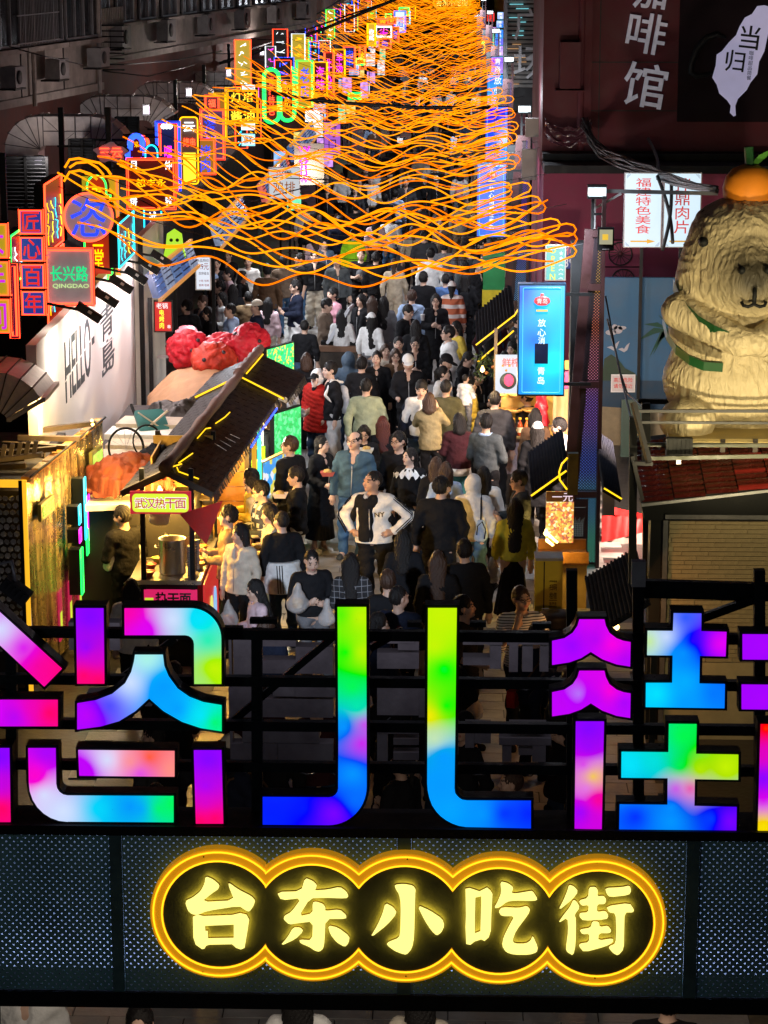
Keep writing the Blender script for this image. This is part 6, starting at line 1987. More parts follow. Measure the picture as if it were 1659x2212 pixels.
# floodlight and brackets on the nearest pillar
v = atY(1309,517,32.5)
t = empty('floodlight',v,0,'square floodlight with a yellow square face on the nearest pillar','floodlight')
MB().box((0,.05,0),(.21,.09,.30)).build('housing',M_black,t)
MB().box((0,-.002,.03),(.17,.012,.19)).build('lens',emi('flood_lens_dim',(.62,.60,.38),.62),t)
MB().box((-.01,-.012,.03),(.075,.006,.075)).build('led_chip',emi('flood_chip',(1,.62,.05),.9),t)
MB().box((.0,-.0,-.13),(.09,.004,.012)).build('brand_plate',M_grey,t)
t = empty('sign_bracket',(0,0,0),0,'pale steel bracket arm reaching from the pillar past the light boxes','bracket')
p = lambda x,y,Y: atY(x,y,Y)
MB().bar(p(1285,412,33.2),p(1550,418,33.6),.035,.05).build('arm',M_steel,t)
MB().bar(p(1285,450,33.2),p(1342,418,33.2),.03).build('brace',M_steel,t)
MB().bar(p(1285,405,33.2),p(1283,500,33.2),.04).build('plate',M_steel,t)
# ---- blue light boxes hung on the pillars
WT = emi('blue_sign_letter',(.9,.98,1),1.5)
def blue_sign(label,px0,py0,px1,py1,Y,pts,body='放心消费在青岛',broken=False,lantern=True,tm=None):
 a,b = atY(px0,py0,Y),atY(px1,py1,Y)
 w,h = b.x - a.x,a.z - b.z
 t = empty('blue_light_box',(a.x + w / 2,Y,b.z),0,label,'light box','blue light box signs on the pillars')
 MB().box((0,.09,h / 2),(w,.18,h)).build('case',mat('sign_case_blue',(.01,.03,.06),.4,.2,.2,4),t)
 fm = field_mat('blue_sign_face',[((x - .5) * w,z * h,c) for x,z,c in pts],1.3,2.6,1.25)
 MB().box((0,-.004,h / 2),(w - .035,.008,h - .05)).build('face',fm,t)
 MB().tube([(x,-.012,z) for x,z in rrect(-w * .40,h * .035,w * .40,h * .965,.02)],.006,5,True).build('light_line',emi('blue_sign_line',(.1,.65,1),1.3),t)
 n = len(body)
 z1_,z0_ = (.70,.10) if lantern else (.94,.06)
 step = (z1_ - z0_) / n
 for i,ch in enumerate(body):
  if broken and i in (3,4):
   continue
  fz = z1_ - step * (i + .5)
  if broken and i == 2:
   text(ch,WT,t,(0,-.018,fz * h + .02),None,step * h * .70,.015,.006)
   continue
  text(ch,tm or WT,t,(0,-.018,fz * h),None,step * h * .80,.015,.006)
 if broken:
  MB().box((0,-.014,(z1_ - step * 3.7) * h),(w * .28,.006,step * h * 2.1)).build('dead_module',mat('dead_led',(.01,.02,.07),.4),t)
 if lantern:
  b = MB()
  b.lathe([(0,-.055),(.05,-.05),(.09,-.02),(.095,.0),(.08,.035),(.045,.05),(.02,.055),(.02,.085),(0,.09)],14)
  for v_ in range(len(b.v)):
   b.v[v_] = (b.v[v_][0] * w / .55,b.v[v_][1] * .2 - .014,b.v[v_][2] * w / .55 + h * .85)
  b.build('lantern_emblem',emi('lantern_red',(1,.08,.10),1.1),t)
  text('青岛',emi('lantern_white',(1,.9,.9),1.3),t,(0,-.040,h * .852),w * .22,None,.01,.004)
  MB().box((0,-.016,h * .765),(w * .24,.006,h * .018)).build('gold_bar',emi('lantern_gold',(1,.75,.2),1.1),t)
 MB().bar((w / 2,.09,h * .9),(w / 2 + .35,.09,h * .9),.04).build('arm',M_black,t)
 MB().bar((w / 2,.09,h * .1),(w / 2 + .35,.09,h * .1),.04).build('arm',M_black,t)
blue_sign('nearest light box, blue fading to cyan, with a dead black module',1120,613,1219,856,32.6,[(.05,.9,(.0,.10,.75)),(.05,.1,(.0,.22,.85)),(.35,.5,(.0,.16,.95)),(.7,.8,(.0,.65,1)),(.75,.3,(.0,.95,.85)),(.95,.5,(.0,.6,1)),(.9,.1,(.0,.45,1))],'放心消费在青岛',True)
PB = [(.1,.9,(.0,.06,.75)),(.5,.5,(.0,.12,.9)),(.9,.1,(.0,.16,.95)),(.9,.9,(.0,.08,.8)),(.1,.1,(.0,.10,.8))]
blue_sign('second light box, deep blue with white characters and a red lantern',1030,353,1093,514,47.6,PB)
blue_sign('third light box, blue below and lilac white above',1048,229,1097,348,64.5,[(.2,.9,(.10,.04,.85)),(.8,.9,(.2,.2,.95)),(.5,.55,(.3,.35,1)),(.85,.4,(.75,.8,1)),(.2,.5,(.05,.10,.9)),(.2,.1,(.0,.1,.9)),(.8,.1,(.02,.3,1))],'咨询投诉电话',lantern=False,tm=mat('sign_ink_navy',(.02,.03,.15),.5))
blue_sign('fourth light box, bright blue, partly behind rope lights',1052,160,1098,228,74,[(.2,.8,(.0,.2,1)),(.8,.8,(.1,.35,1)),(.5,.2,(.0,.35,1)),(.5,.5,(.0,.3,1))],'放心消',lantern=False)
far_b = [(1060,122,1090,160,83),(1066,98,1090,122,92),(1068,82,1090,98,100),(1070,64,1090,82,110),(1072,44,1090,60,122),(1074,26,1090,42,136)]
for k,(a,b,c,d,Y) in enumerate(far_b):
 blue_sign(('violet speckled','pale pink and white','blue and orange flecked','plain blue','white topped blue','last white') [k] + ' light box in the far right row',a,b,c,d,Y,[(.3,.8,((.5,.2,.9),(.7,.3,.7),(.2,.3,1),(.0,.2,1),(.7,.8,1),(.8,.9,1))[k]),(.7,.3,((.6,.4,.9),(.8,.6,.9),(.3,.3,.9),(.0,.3,1),(.1,.3,1),(.6,.7,1))[k]),(.5,.5,(.3,.3,.95))],'青岛',lantern=False)
panel_obj('red_box_sign','small red lit box near the far end of the right row','sign',atY(1060,37,140),(.45,.1,.5),0,emi('red_box',(1,.03,.02),1.0),M_dark)
# open sign and number banner
panel_obj('open_sign','cyan lit vertical sign reading OPEN in yellow with white stars','sign',atY(1200,567,41.5),(.345,.06,.60),0,emi('open_cyan',(.03,.62,.62),1.0),M_white,
  [('OPEN',emi('open_yellow',(.75,1,.02),1.3),.36,.52,.30,.92,1),('★★',emi('open_white',(.9,1,1),1.2),.76,.30,.20,.26,1),('︽︽︽︽',emi('open_white',(.9,1,1),1.2),.76,.75,.22,.42,1)])
panel_obj('number_banner','blue banner with a telephone number in white digits and red characters','banner',atY(1246,557,42),(.42,.03,.40),0,mat('banner_blue',(.02,.04,.20),.6,0,.2,4),M_dark,
  [('何瑞',emi('banner_red_text',(.85,.05,.1),.6),.5,.20,.9,.36),('39696',emi('banner_white_text',(.85,.88,1),.55),.48,.70,.92,.38)])
lamp('added_banner_fill','AREA',(1.75,41.0,4.0),14,(.8,.9,1),(2.0,42,3.0),.3)  # added fill without a fixture, brightens the number banner
t = empty('yellow_edge_sign',(0,50,0),0,'sign seen edge on with yellow tubes and a green disc above the second pillar','neon sign')
for k,(px,py) in enumerate(((1103,335),(1105,352),(1103,370))):
 v = atY(px,py,50)
 MB().tube([v,v + Vector((.06,0,0)),v + Vector((.06,0,-.14)),v + Vector((.0,0,-.14))],.012,5).build('neon_tube',N_yellow,t)
v = atY(1103,343,49.9)
MB().lathe([(0,-.02),(.05,-.01),(.05,.01),(0,.02)],12).build('green_disc',N_green,t,v,(PI / 2,0,0))
# ---- mural, warning plate, green board
mu = empty('mural',(0,41.2,0),0,'painted seaside mural with gulls, palm leaves and a blue sky behind the pillar','mural')
mx = lambda x,y: (lambda v: (v.x,v.z))(atY(x,y,41.2))
def flat(name,poly,m,lift):
 return MB().prism([mx(*p) for p in poly],-.004 - lift,-lift).build(name,m,mu)
a,b = mx(1300,600),mx(1560,1000)
MB().box(((a[0] + b[0]) / 2,.06,(a[1] + b[1]) / 2),(b[0] - a[0],.1,a[1] - b[1])).build('panel',mat('mural_sky',(.03,.12,.24),.6,0,.22,1.2),mu)
flat('painted_sea',[(1300,822),(1560,822),(1560,900),(1300,880)],mat('mural_sea',(.012,.05,.10),.6,0,.3,4),.002)
flat('painted_sand',[(1300,878),(1560,895),(1560,1000),(1300,1000)],mat('mural_sand',(.30,.25,.15),.7,0,.3,4),.004)
flat('painted_hill',[(1300,822),(1305,775),(1320,765),(1335,775),(1350,795),(1370,805),(1385,822)],mat('mural_hill',(.03,.06,.035),.7),.006)
M_cl = mat('mural_cloud',(.45,.45,.50),.7,0,.2,8)
for (x,y,w,h) in ((1320,718,12,6),(1335,712,10,9),(1328,706,6,6),(1344,708,9,4)):
 flat('painted_cloud',[(x + w * math.cos(k * PI / 8),y + h * math.sin(k * PI / 8)) for k in range(16)],M_cl,.004)
for (x,y,s) in ((1325,748,1),(1348,752,.95)):
 flat('painted_gull',[(x - 14 * s,y + 2),(x - 4,y - 1),(x,y + 2),(x + 5,y - 6),(x + 13 * s,y - 12),(x + 7,y + 4),(x,y + 9),(x - 5,y + 6)],M_cl,.006)
M_pl = mat('mural_palm',(.015,.075,.05),.7)
for dx,dy,L_ in ((-75,25,1),(-60,-12,1),(-40,55,.9),(-28,-32,.9),(-48,60,.7)):
 flat('painted_frond',[(1450,712),(1450 + dx * .5,712 + dy * .3 - 12),(1450 + dx,712 + dy),(1450 + dx * .52,712 + dy * .42 - 1)],M_pl,.008)
lamp('added_mural_fill','AREA',(2.6,38.5,4.4),13,(.7,.85,1),(3.0,41.2,2.6),.6)  # added fill without a fixture, brightens the painting
panel_obj('warning_plate','white warning plate with two lines of red characters on the mural','plate',atY(1346,828,40.9),(.40,.02,.30),0,mat('plate_white',(.62,.58,.58),.4,0,.08,4),M_white,
  [('高压危险',mat('sign_red_paint',(.72,.03,.04),.5),.5,.30,.78,.26),('请勿靠近',MATS['sign_red_paint'],.5,.64,.78,.26)])
panel_obj('green_board','dark green framed board standing below the mural','board',atY(1370,925,39),(.42,.05,.92),0,mat('board_green',(.015,.05,.04),.5,0,.3,4),mat('board_green_frame',(.02,.06,.05),.5),[('茶',mat('board_gold_ink',(.25,.2,.05),.5),.5,.6,.4,.2)])
# ---- stalls on the right
def slab_roof(label,P,n,group='dark stall roofs on the right kerb'):
 """corrugated roof on four 3D corners: near-left, near-right, far-right, far-left (low edge first two?)"""
 P = [Vector(p) for p in P]
 t = empty('corrugated_roof',P[0],0,label,'stall roof',group)
 Q = [p - P[0] for p in P]
 nrm = (Q[1] - Q[0]).cross(Q[3] - Q[0]).normalized()
 if nrm.z < 0:
  nrm = -nrm
 MB().add(Q + [q - nrm * .04 for q in Q],[(0,1,2,3),(7,6,5,4),(0,4,5,1),(1,5,6,2),(2,6,7,3),(3,7,4,0)]).build('deck',mat('roof_navy_black',(.006,.007,.012),.85,.0,.3,5,0,60,.08),t)
 for i in range(n):
  u = (i + .5) / n
  MB().bar(Q[0].lerp(Q[3],u) + nrm * .01,Q[1].lerp(Q[2],u) + nrm * .01,.5 * (Q[3] - Q[0]).length / n,.02).build('tile_course',MATS['roof_navy_black'],t)
 return t,Q
# the stall roofs slope down toward the street
t,Q = slab_roof('dark corrugated stall roof edged in yellow rope light left of the nearest pillar',[(1.00,30.2,1.60),(1.00,32.2,1.74),(1.44,32.2,2.06),(1.44,30.2,1.92)],12)
ropelight([Q[0] + Vector((-.01,-.03,.03)),Q[3] + Vector((-.02,-.03,.03))],.013,parent=t)
MB().box((.50,.0,.31),(.13,.10,.52)).build('end_post',mat('olive_post',(.12,.10,.02),.5),t)
ropelight([Vector((.43,-.06,.52)),Vector((.36,-.06,.44)),Vector((.33,-.06,.34)),Vector((.34,-.06,.24)),Vector((.43,-.06,.12))],.012,parent=t)
t,Q = slab_roof('dark stall roof with two yellow rope lines above the fruit stall',[(.38,38.2,2.15),(.38,41,2.25),(.95,41,2.72),(.95,38.2,2.62)],12)
ropelight([Q[0] + Vector((-.01,-.03,.04)),Q[0].lerp(Q[3],1) + Vector((0,-.03,.03))],.014,parent=t)
ropelight([Q[0] + Vector((.02,-.05,-.22)),Q[3] + Vector((0,-.05,-.2))],.014,parent=t)
ropelight([Q[3] + Vector((0,-.03,.02)),Q[3] + Vector((.08,-.03,.15)),Q[3] + Vector((.09,-.03,.3))],.012,parent=t)
t,Q = slab_roof('small dark corrugated roof right of the nearest pillar',[(1.97,31.5,1.42),(1.97,33.5,1.78),(2.20,33.5,1.62),(2.20,31.5,1.28)],10)
ropelight([Q[0] + Vector((0,-.03,.02)),Q[3] + Vector((0,-.03,.02))],.012,parent=t)
t,Q = slab_roof('near dark corrugated roof just behind the gate beside the kiosk',[(1.47,24.6,1.45),(1.47,26.6,1.52),(2.02,26.6,1.86),(2.02,24.6,1.80)],14)
MB().box((.62,.1,-.8),(.06,.06,1.8)).build('post',M_black,t)
# fruit drink stall
fs_ = empty('fruit_stall',(0,36.6,0),0,'fruit drink stall with a white lit panel, bottles and a marble patterned cloth','food stall')
MB().box((1.22,.35,.55),(1.25,.7,1.02)).build('counter',M_trim,fs_)
mb_ = MB()
for i in range(12):
 mb_.box((.66 + .1 * i,-.012 - .01 * math.sin(i * 1.9),.78),(.1,.012,.56))
mb_.build('table_cloth',mat('marble_cloth',(.38,.30,.33),.6,0,.6,9,.1,20),fs_)
MB().box((1.22,.3,1.075),(1.3,.8,.03)).build('counter_top',mat('lit_counter',(.5,.36,.12),.4),fs_)
for x in (.66,1.84):
 MB().box((x,.65,1.3),(.05,.05,2.6)).build('post',M_trim,fs_)
MB().box((1.3,.75,1.6),(1.1,.03,1.0)).build('back_wall',mat('stall_back_wall',(.42,.26,.08)),fs_)
pb = MB().box((0,0,0),(.42,.04,.58)).build('lit_panel',emi('fruit_panel',(.70,.80,.95),.92),fs_,(.86,.2,1.98))
text('鲜榨',mat('sign_red_paint',(.72,.03,.04)),pb,(.02,-.028,.18),.26,.13,.01,.003)
MB().lathe([(0,-.004),(.125,-.003),(.125,.003),(0,.004)],22).build('plate_print',mat('print_dark',(.02,.03,.035),.5),pb,(-.02,-.026,-.10),(PI / 2,0,0))
MB().prism([(.07 * math.cos(a) * (1 - .3 * math.sin(a) * 0),.085 * math.sin(a) if math.sin(a) > 0 else .10 * math.sin(a)) for a in np.linspace(0,2 * PI,18,endpoint=False)],-.004,.004).build('fruit_print',mat('print_magenta',(.6,.02,.12),.5,0,.5,30),pb,(-.01,-.034,-.08))
for k in range(3):
 MB().lathe([(0,-.003),(.018,0),(0,.003)],10).build('orange_print',mat('print_orange',(.7,.28,.02),.5),pb,(-.1 + .05 * k,-.026,.13 - .07 * (k % 2)),(PI / 2,0,0))
bprof = [(.032,0),(.034,.01),(.034,.15),(.026,.19),(.012,.215),(.012,.245),(.015,.25),(.015,.27),(.0,.272)]
for i,(x,y,c,lab) in enumerate(((.72,-.0,(.55,.6,.1),'yellow green bottle at the left end of the drinks counter'),(.82,.02,(.10,.02,.015),'first dark bottle of the drinks counter'),(.92,.0,(.04,.02,.02),'second dark bottle, black labelled, in the middle of the counter'),(1.02,.03,(.35,.05,.01),'red brown bottle right of the black labelled one'),(1.12,.01,(.45,.12,.02),'amber bottle at the right of the drinks counter'))):
 o = MB().lathe([(r * 1.25,z) for r,z in bprof],14).build('bottle',mat('bottle_%d' % i,c,.12,0,.1,8,0,10,.6),None,(x,36.55 + y,1.09))
 T(o,lab,'bottle','bottles on the drinks counter')
 MB().lathe([(.046,.05),(.0465,.06),(.0465,.12),(.046,.13)],14).build('bottle_label',M_black if i in (1,2) else mat('label_cream',(.6,.5,.3),.5),o)
 MB().lathe([(.022,.245),(.022,.272),(0,.274)],10).build('lid',M_gold,o)
for i in range(6):
 b = MB().lathe([(.02,0),(.11,.03),(.13,.07),(.12,.07),(.09,.03)],16).build('basket',mat('basket_cane',(.45,.26,.08),.6,0,.4,20,.4,60),None,(.72 + .24 * (i % 3),37.15,1.32 + .24 * (i // 3)))
 T(b,('left','middle','right')[i % 3] + ' cane basket on the ' + ('lower','upper')[i // 3] + ' shelf behind the bottles','basket','cane baskets in the drinks stall')
bulb(.95,36.9,2.05,80,'bulb over the drinks counter',(1,.66,.25))
bulb(.45,36.2,2.15,60,'bulb at the street edge of the fruit stall',(1,.7,.35))
f = Fld((-.2,-.15,-.6),(.2,.15,.5),.014)
f.cap((0,0,.4),(.02,0,-.45),.07,.12,.02,1,.6)
fold(f,.012)
T(link('red_drape',f.mesh('red_drape'),mat('red_satin',(.55,.015,.03),.35,0,.2,4,.2,20),None,(1.32,36.3,1.55)),'red satin drape hanging at the right of the bottles','drape')
mb_ = MB()
vs,fs = [],[]
for i in range(15):
 for k in range(6):
  vs.append((i * .035,.04 * math.sin(i * 1.1 + k * .3) - .02 * k,1.0 - k * .22))
fs = [(i * 6 + k,(i + 1) * 6 + k,(i + 1) * 6 + k + 1,i * 6 + k + 1) for i in range(14) for k in range(5)]
o = mb_.add(vs,fs,True).build('tan_curtain',mat('tan_curtain_cloth',(.48,.28,.12),.7,0,.25,3,.2,20),None,(1.48,36.0,.95))
o.modifiers.new('thickness','SOLIDIFY').thickness = .008
T(o,'tan cloth sheet glowing warm beside the red drape','curtain')
bulb(1.72,36.3,2.0,25,'bulb behind the tan sheet',(1,.6,.2))
T(MB().box((0,0,0),(.26,.15,.26)).build('magenta_box',mat('magenta_plastic',(.35,.01,.10),.4,0,.2,4),None,(1.62,35.6,2.12)),'magenta box hanging between blue light box and pillar','box')
# greenery with peaches over the fruit stall
t = empty('garland',(.50,38.0,1.98),0,'leafy garland with peach blossoms along the fruit stall roof','garland')
rr.seed(13)
lv = MB()
for i in range(260):
 c = Vector((rr.uniform(-.12,.55),rr.uniform(-.1,.1),rr.uniform(-.28,.10)))
 d_ = Vector((rr.uniform(-1,1),rr.uniform(-1,1),rr.uniform(-1,1))).normalized()
 e_ = d_.orthogonal().normalized()
 lv.add([c,c + d_ * .05 + e_ * .018,c + d_ * .09,c + d_ * .05 - e_ * .018],[(0,1,2,3)])
T(lv.build('foliage',mat('garland_leaf',(.05,.085,.025),.6,0,.4,20),t),kind='stuff')
for i in range(9):
 link('blossom',MB().lathe([(0,-.03),(.03,-.015),(.035,.01),(0,.03)],9).mesh('blossom'),mat('peach_orange',(.6,.24,.08),.5,0,.2,20),t,(rr.uniform(-.05,.5),-.1,rr.uniform(-.2,.08)))
# one yuan snack stall
ys = empty('snack_stall',(0,30.9,0),0,'one yuan snack stall with a colourful lit food picture and a glowing wooden tray','food stall')
FOOD = mottled('food_print',[(.95,.45,.06),(1,.75,.2),(.85,.15,.05),(1,.9,.55),(.7,.3,.05),(.55,.12,.08),(.98,.6,.1)],34,1.1)
a,b = atY(1180,1062,30.9),atY(1238,1172,30.9)
MB().box(((a.x + b.x) / 2,0,(a.z + b.z) / 2),(b.x - a.x,.04,a.z - b.z)).build('lit_picture',FOOD,ys)
MB().box(((a.x + b.x) / 2,-.024,a.z - .06),(b.x - a.x,.006,.13)).build('heading',mat('heading_brown',(.08,.03,.02),.5),ys)
text('一元',emi('heading_pink',(.95,.75,.85),1.0),ys,((a.x + b.x) / 2 + .03,-.032,a.z - .065),.26,.11,.02,.005)
MB().box(((a.x + b.x) / 2 + .06,.2,.62),(.62,.7,.04)).build('tray',M_orange_wood,ys)
for yy in (-.16,.54):
 MB().box(((a.x + b.x) / 2 + .06,yy,.70),(.62,.03,.14)).build('tray_side',M_orange_wood,ys)
MB().box(((a.x + b.x) / 2 + .06,.2,.30),(.58,.6,.58)).build('cabinet',mat('cabinet_cream',(.55,.38,.12),.5,0,.2,4),ys)
bulb(1.20,30.6,1.05,26,'bulb glowing over the wooden snack tray',(1,.62,.15))
ps = empty('picture_stand',(0,0,0),0,'white slanted frame leaning against the food picture','frame')
MB().bar(atY(1180,1150,30.7),atY(1205,1172,30.7),.03).build('bar',M_white,ps)
MB().bar(atY(1180,1165,30.7),atY(1195,1178,30.7),.03).build('bar',M_white,ps)
# yellow power bank cabinet, bin
c = atZ(1186,1207,1.42)
t = MB().box((0,0,.71),(.315,.32,1.42)).build('charging_cabinet',mat('cabinet_yellow',(.62,.50,.03),.45,0,.15,3),None,(c.x,c.y + .1,0))
T(t,'yellow power bank cabinet with black lettering beside the snack stall','charging cabinet')
MB().box((0,0,1.425),(.325,.33,.03)).build('top',M_grey,t)
MB().box((-.055,-.163,.71),(.012,.008,1.38)).build('groove',M_dark,t)
text('扫码租借',M_black,t,(.05,-.166,1.17),.085,None,.0,.003)
text('扫码',M_black,t,(.05,-.166,1.10),.085,.075,.0,.003)
text('租借',M_black,t,(.05,-.166,1.00),.085,.075,.0,.003)
for z in (.945,.865):
 MB().box((.05,-.164,z),(.09,.006,.006)).build('rule',M_black,t)
text('免押金',M_black,t,(.05,-.166,.905),.085,.04,.0,.003)
text('充',M_black,t,(.05,-.166,.77),.085,.095,.0,.003)
text('电',M_black,t,(.05,-.166,.64),.085,.095,.0,.003)
c = atZ(1200,1320,.95)
t = MB().lathe([(.15,0),(.17,.05),(.19,.86),(.20,.90),(.18,.93),(.04,.955),(0,.955)],22).build('litter_bin',mat('bin_dark',(.03,.025,.025),.5,0,.3,6),None,(c.x,c.y,0))
T(t,'dark round litter bin in front of the yellow cabinet','bin')
MB().box((0,-.175,.72),(.2,.06,.14)).build('opening',M_black,t)
# red and white tent
t = empty('tent',(0,34.6,0),0,'red and white striped tent cloth right of the nearest pillar','tent')
M_tr,M_tw = mat('tent_red',(.62,.012,.012),.55,0,.25,2,.15,14),mat('tent_white',(.55,.40,.36),.6,0,.25,2,.15,14)
strips = [((1300,1090),(1390,1110),(1390,1122),(1300,1108)),((1300,1108),(1390,1122),(1390,1150),(1300,1172)),((1300,1172),(1390,1150),(1390,1208),(1300,1222)),((1300,1222),(1390,1208),(1390,1240),(1300,1252))]
for k,s_ in enumerate(strips):
 vs = []
 for i in range(13):
  u = i / 12
  for j in range(5):
   v_ = j / 4
   x = s_[0][0] + (s_[1][0] - s_[0][0]) * u
   y0_ = s_[0][1] + (s_[1][1] - s_[0][1]) * u
   y1_ = s_[3][1] + (s_[2][1] - s_[3][1]) * u
   p_ = atY(x,y0_ + (y1_ - y0_) * v_,34.6 - .12 * (k + v_) + .03 * math.sin(u * 14 + k * 2 + v_))
   vs.append((p_.x,p_.y - 34.6,p_.z))
 MB().add(vs,[(i * 5 + j,(i + 1) * 5 + j,(i + 1) * 5 + j + 1,i * 5 + j + 1) for i in range(12) for j in range(4)],True).build('cloth_panel',M_tw if k in (2,) else M_tr,t)
lamp('added_tent_fill','AREA',(2.3,33.2,2.4),420,(1,.75,.6),(2.4,34.5,1.4),.3)  # added fill without a fixture, brightens the tent cloth
T(MB().box((0,0,0),(.16,.12,.34)).build('control_box',M_grey,None,atY(1314,1085,32.4)),'small grey control box on the right of the nearest pillar','control box')
# ---- kiosk with red tiles, brick wall and the statue
KY = 25.6
kx = lambda x,y,Y=KY: atY(x,y,Y)
kk = empty('kiosk',(0,KY,0),0,'kiosk with glazed red roof tiles, black fascia and pale brick wall under the statue','kiosk')
a,b = kx(1446,1118),kx(1720,1500)
wx0,wx1,wz1 = a.x,b.x,a.z
M_brick = mat('pale_brick',(.42,.34,.19),.7,0,.22,7,.3,50)
wall = MB().box(((wx0 + wx1) / 2,.12,wz1 / 2),(wx1 - wx0,.2,wz1)).build('brick_wall',mat('brick_joint',(.50,.42,.24),.8,0,.15,6),kk)
bm_ = MB().box((0,0,0),(.275,.02,.0425)).mesh('brick')
rr.seed(4)
z = wz1 - .03
k = 0
while z > .9:
 x = wx0 + .02 - (.14 if k % 2 else 0) + rr.uniform(-.05,.05)
 while x < wx1:
  x_ = max(x,wx0 + .005)
  w_ = min(x + .275,wx1) - x_
  if w_ > .05:
   link('brick',bm_,M_brick,wall,(x_ + w_ / 2,.014 + rr.uniform(-.002,.002),z - .021),(0,0,0),(w_ / .275,1,1))
  x += .281
 z -= .0485
 k += 1
MB().box((wx0 - .04,.05,1.25),(.05,.2,2.5)).build('frame_post',M_alu,kk)
MB().box(((wx0 + wx1) / 2,.05,wz1 + .02),(wx1 - wx0 + .1,.22,.045)).build('frame_head',M_alu,kk)
MB().box((wx0 - .13,.15,1.3),(.13,.3,2.6)).build('side_post',M_black,kk)
rz0,rz1 = kx(1400,1088).z,kx(1400,1118).z
MB().prism([(wx0 - .30,rz0 - .01),(wx1,rz0 + .20),(wx1,rz1 - .02),(wx0 - .26,rz1 - .02)],-.05,.3).build('fascia',M_black,kk)
MB().bar((wx0 - .30,-.07,rz0 - .0),(wx1,-.07,rz0 + .21),.03,.03).build('gutter',M_steel,kk)
M_rt = mat('glazed_red_tile',(.075,.010,.008),.16,0,.35,9,.25,30,.7,.5)
tm = MB()
nseg = 5
vs,fs = [],[]
for j in (0,1):
 for i in range(nseg + 1):
  u = i / nseg
  vs.append((.325 * j,-.062 + .128 * u,.030 * math.sin(PI * u)))
fs = [(i,nseg + 1 + i,nseg + 2 + i,i + 1) for i in range(nseg)]
fs += [tuple(range(nseg + 1)),tuple(range(2 * nseg + 1,nseg,-1))]
tm.add(vs,fs,False)
tmm = tm.mesh('roof_tile')
rf = MB().prism([(wx0 - .30,0),(wx1,0),(wx1,.02),(wx0 - .30,.02)],0,1.6,lambda x,y,zz: (x,y,rz0 + .22 * (x - wx0 + .3) / (wx1 - wx0 + .3) + zz + y * .22)).build('roof',M_dark,kk)
# tiles lie in courses running with the slope to the right
def rtz(x_,y_):
 return rz0 + .22 * (x_ - wx0 + .3) / (wx1 - wx0 + .3) + .03 + y_ * .22
for r_ in range(12):
 for c_ in range(int((wx1 - wx0 + .29) / .333)):
  x_,y_ = wx0 - .29 + c_ * .333,r_ * .128
  m_ = M_rt if c_ < 3 or (c_ < 5 and (r_ + c_) % 3) else mat('red_roof_sheet',(.22,.016,.012),.35,0,.2,5)
  link('roof_tile',tmm,m_,rf,(x_,y_,rtz(x_,y_) + .01 + rr.uniform(0,.006)),(R(12) + rr.uniform(-.03,.03),R(-4.5),rr.uniform(-.02,.02)))
# steel deck and railing that carries the statue
dk = empty('steel_deck',(0,0,0),0,'steel frame deck with pale rails carrying the animal statue','platform')
dz = kx(1500,938).z
M_dks = mat('dull_rail_steel',(.055,.055,.06),.6,.1,.3,5)
for (x0_,y0_,Ya,x1_,y1_,Yb,w_,m_) in ((1368,870,25.2,1402,1000,24.9,.05,M_dks),(1395,870,26.5,1398,1300,26.5,.09,M_black),(1368,900,25.4,1366,1260,25.4,.08,M_black),(1366,985,25.3,1388,1080,25.3,.04,M_dks),
  (1368,888,25.6,1700,888,25.6,.03,M_dks),(1380,912,25.5,1700,914,25.5,.025,M_dks),(1384,960,25.4,1700,962,25.4,.04,mat('deck_green',(.05,.055,.03),.5,0,.3,6)),(1402,990,25.0,1700,984,25.0,.04,MATS['deck_green']),(1378,866,26.6,1460,868,26.6,.05,M_black),(1368,1000,25,1410,1002,25,.04,M_dks)):
 MB().bar(atY(x0_,y0_,Ya),atY(x1_,y1_,Yb),w_).build('rail',m_,dk)
a,b = kx(1446,944),kx(1720,944)
MB().box(((a.x + b.x) / 2,KY + .75,a.z - .04),(b.x - a.x,1.5,.07)).build('deck_board',mat('deck_ochre',(.45,.34,.12),.55,0,.25,5),dk)
MB().box(((a.x + b.x) / 2,KY - .03,a.z - .05),(b.x - a.x,.05,.09)).build('front_beam',MATS['deck_ochre'],dk)
for px in (1478,1560,1630):
 v = kx(px,960)
 MB().box((v.x,KY - .06,v.z),(.05,.03,.14)).build('cleat',M_trim,dk)
v = kx(1467,966,25.2)
t = empty('floodlight',v,0,'black floodlight box under the statue deck, seen from behind','floodlight')
MB().box((0,0,0),(.27,.10,.20)).build('housing',M_black,t)
for k in range(6):
 MB().box((-.11 + .044 * k,-.055,0),(.008,.012,.18)).build('cooling_fin',M_black,t)
MB().box((0,.03,-.14),(.05,.05,.08)).build('bracket',M_steel,t)
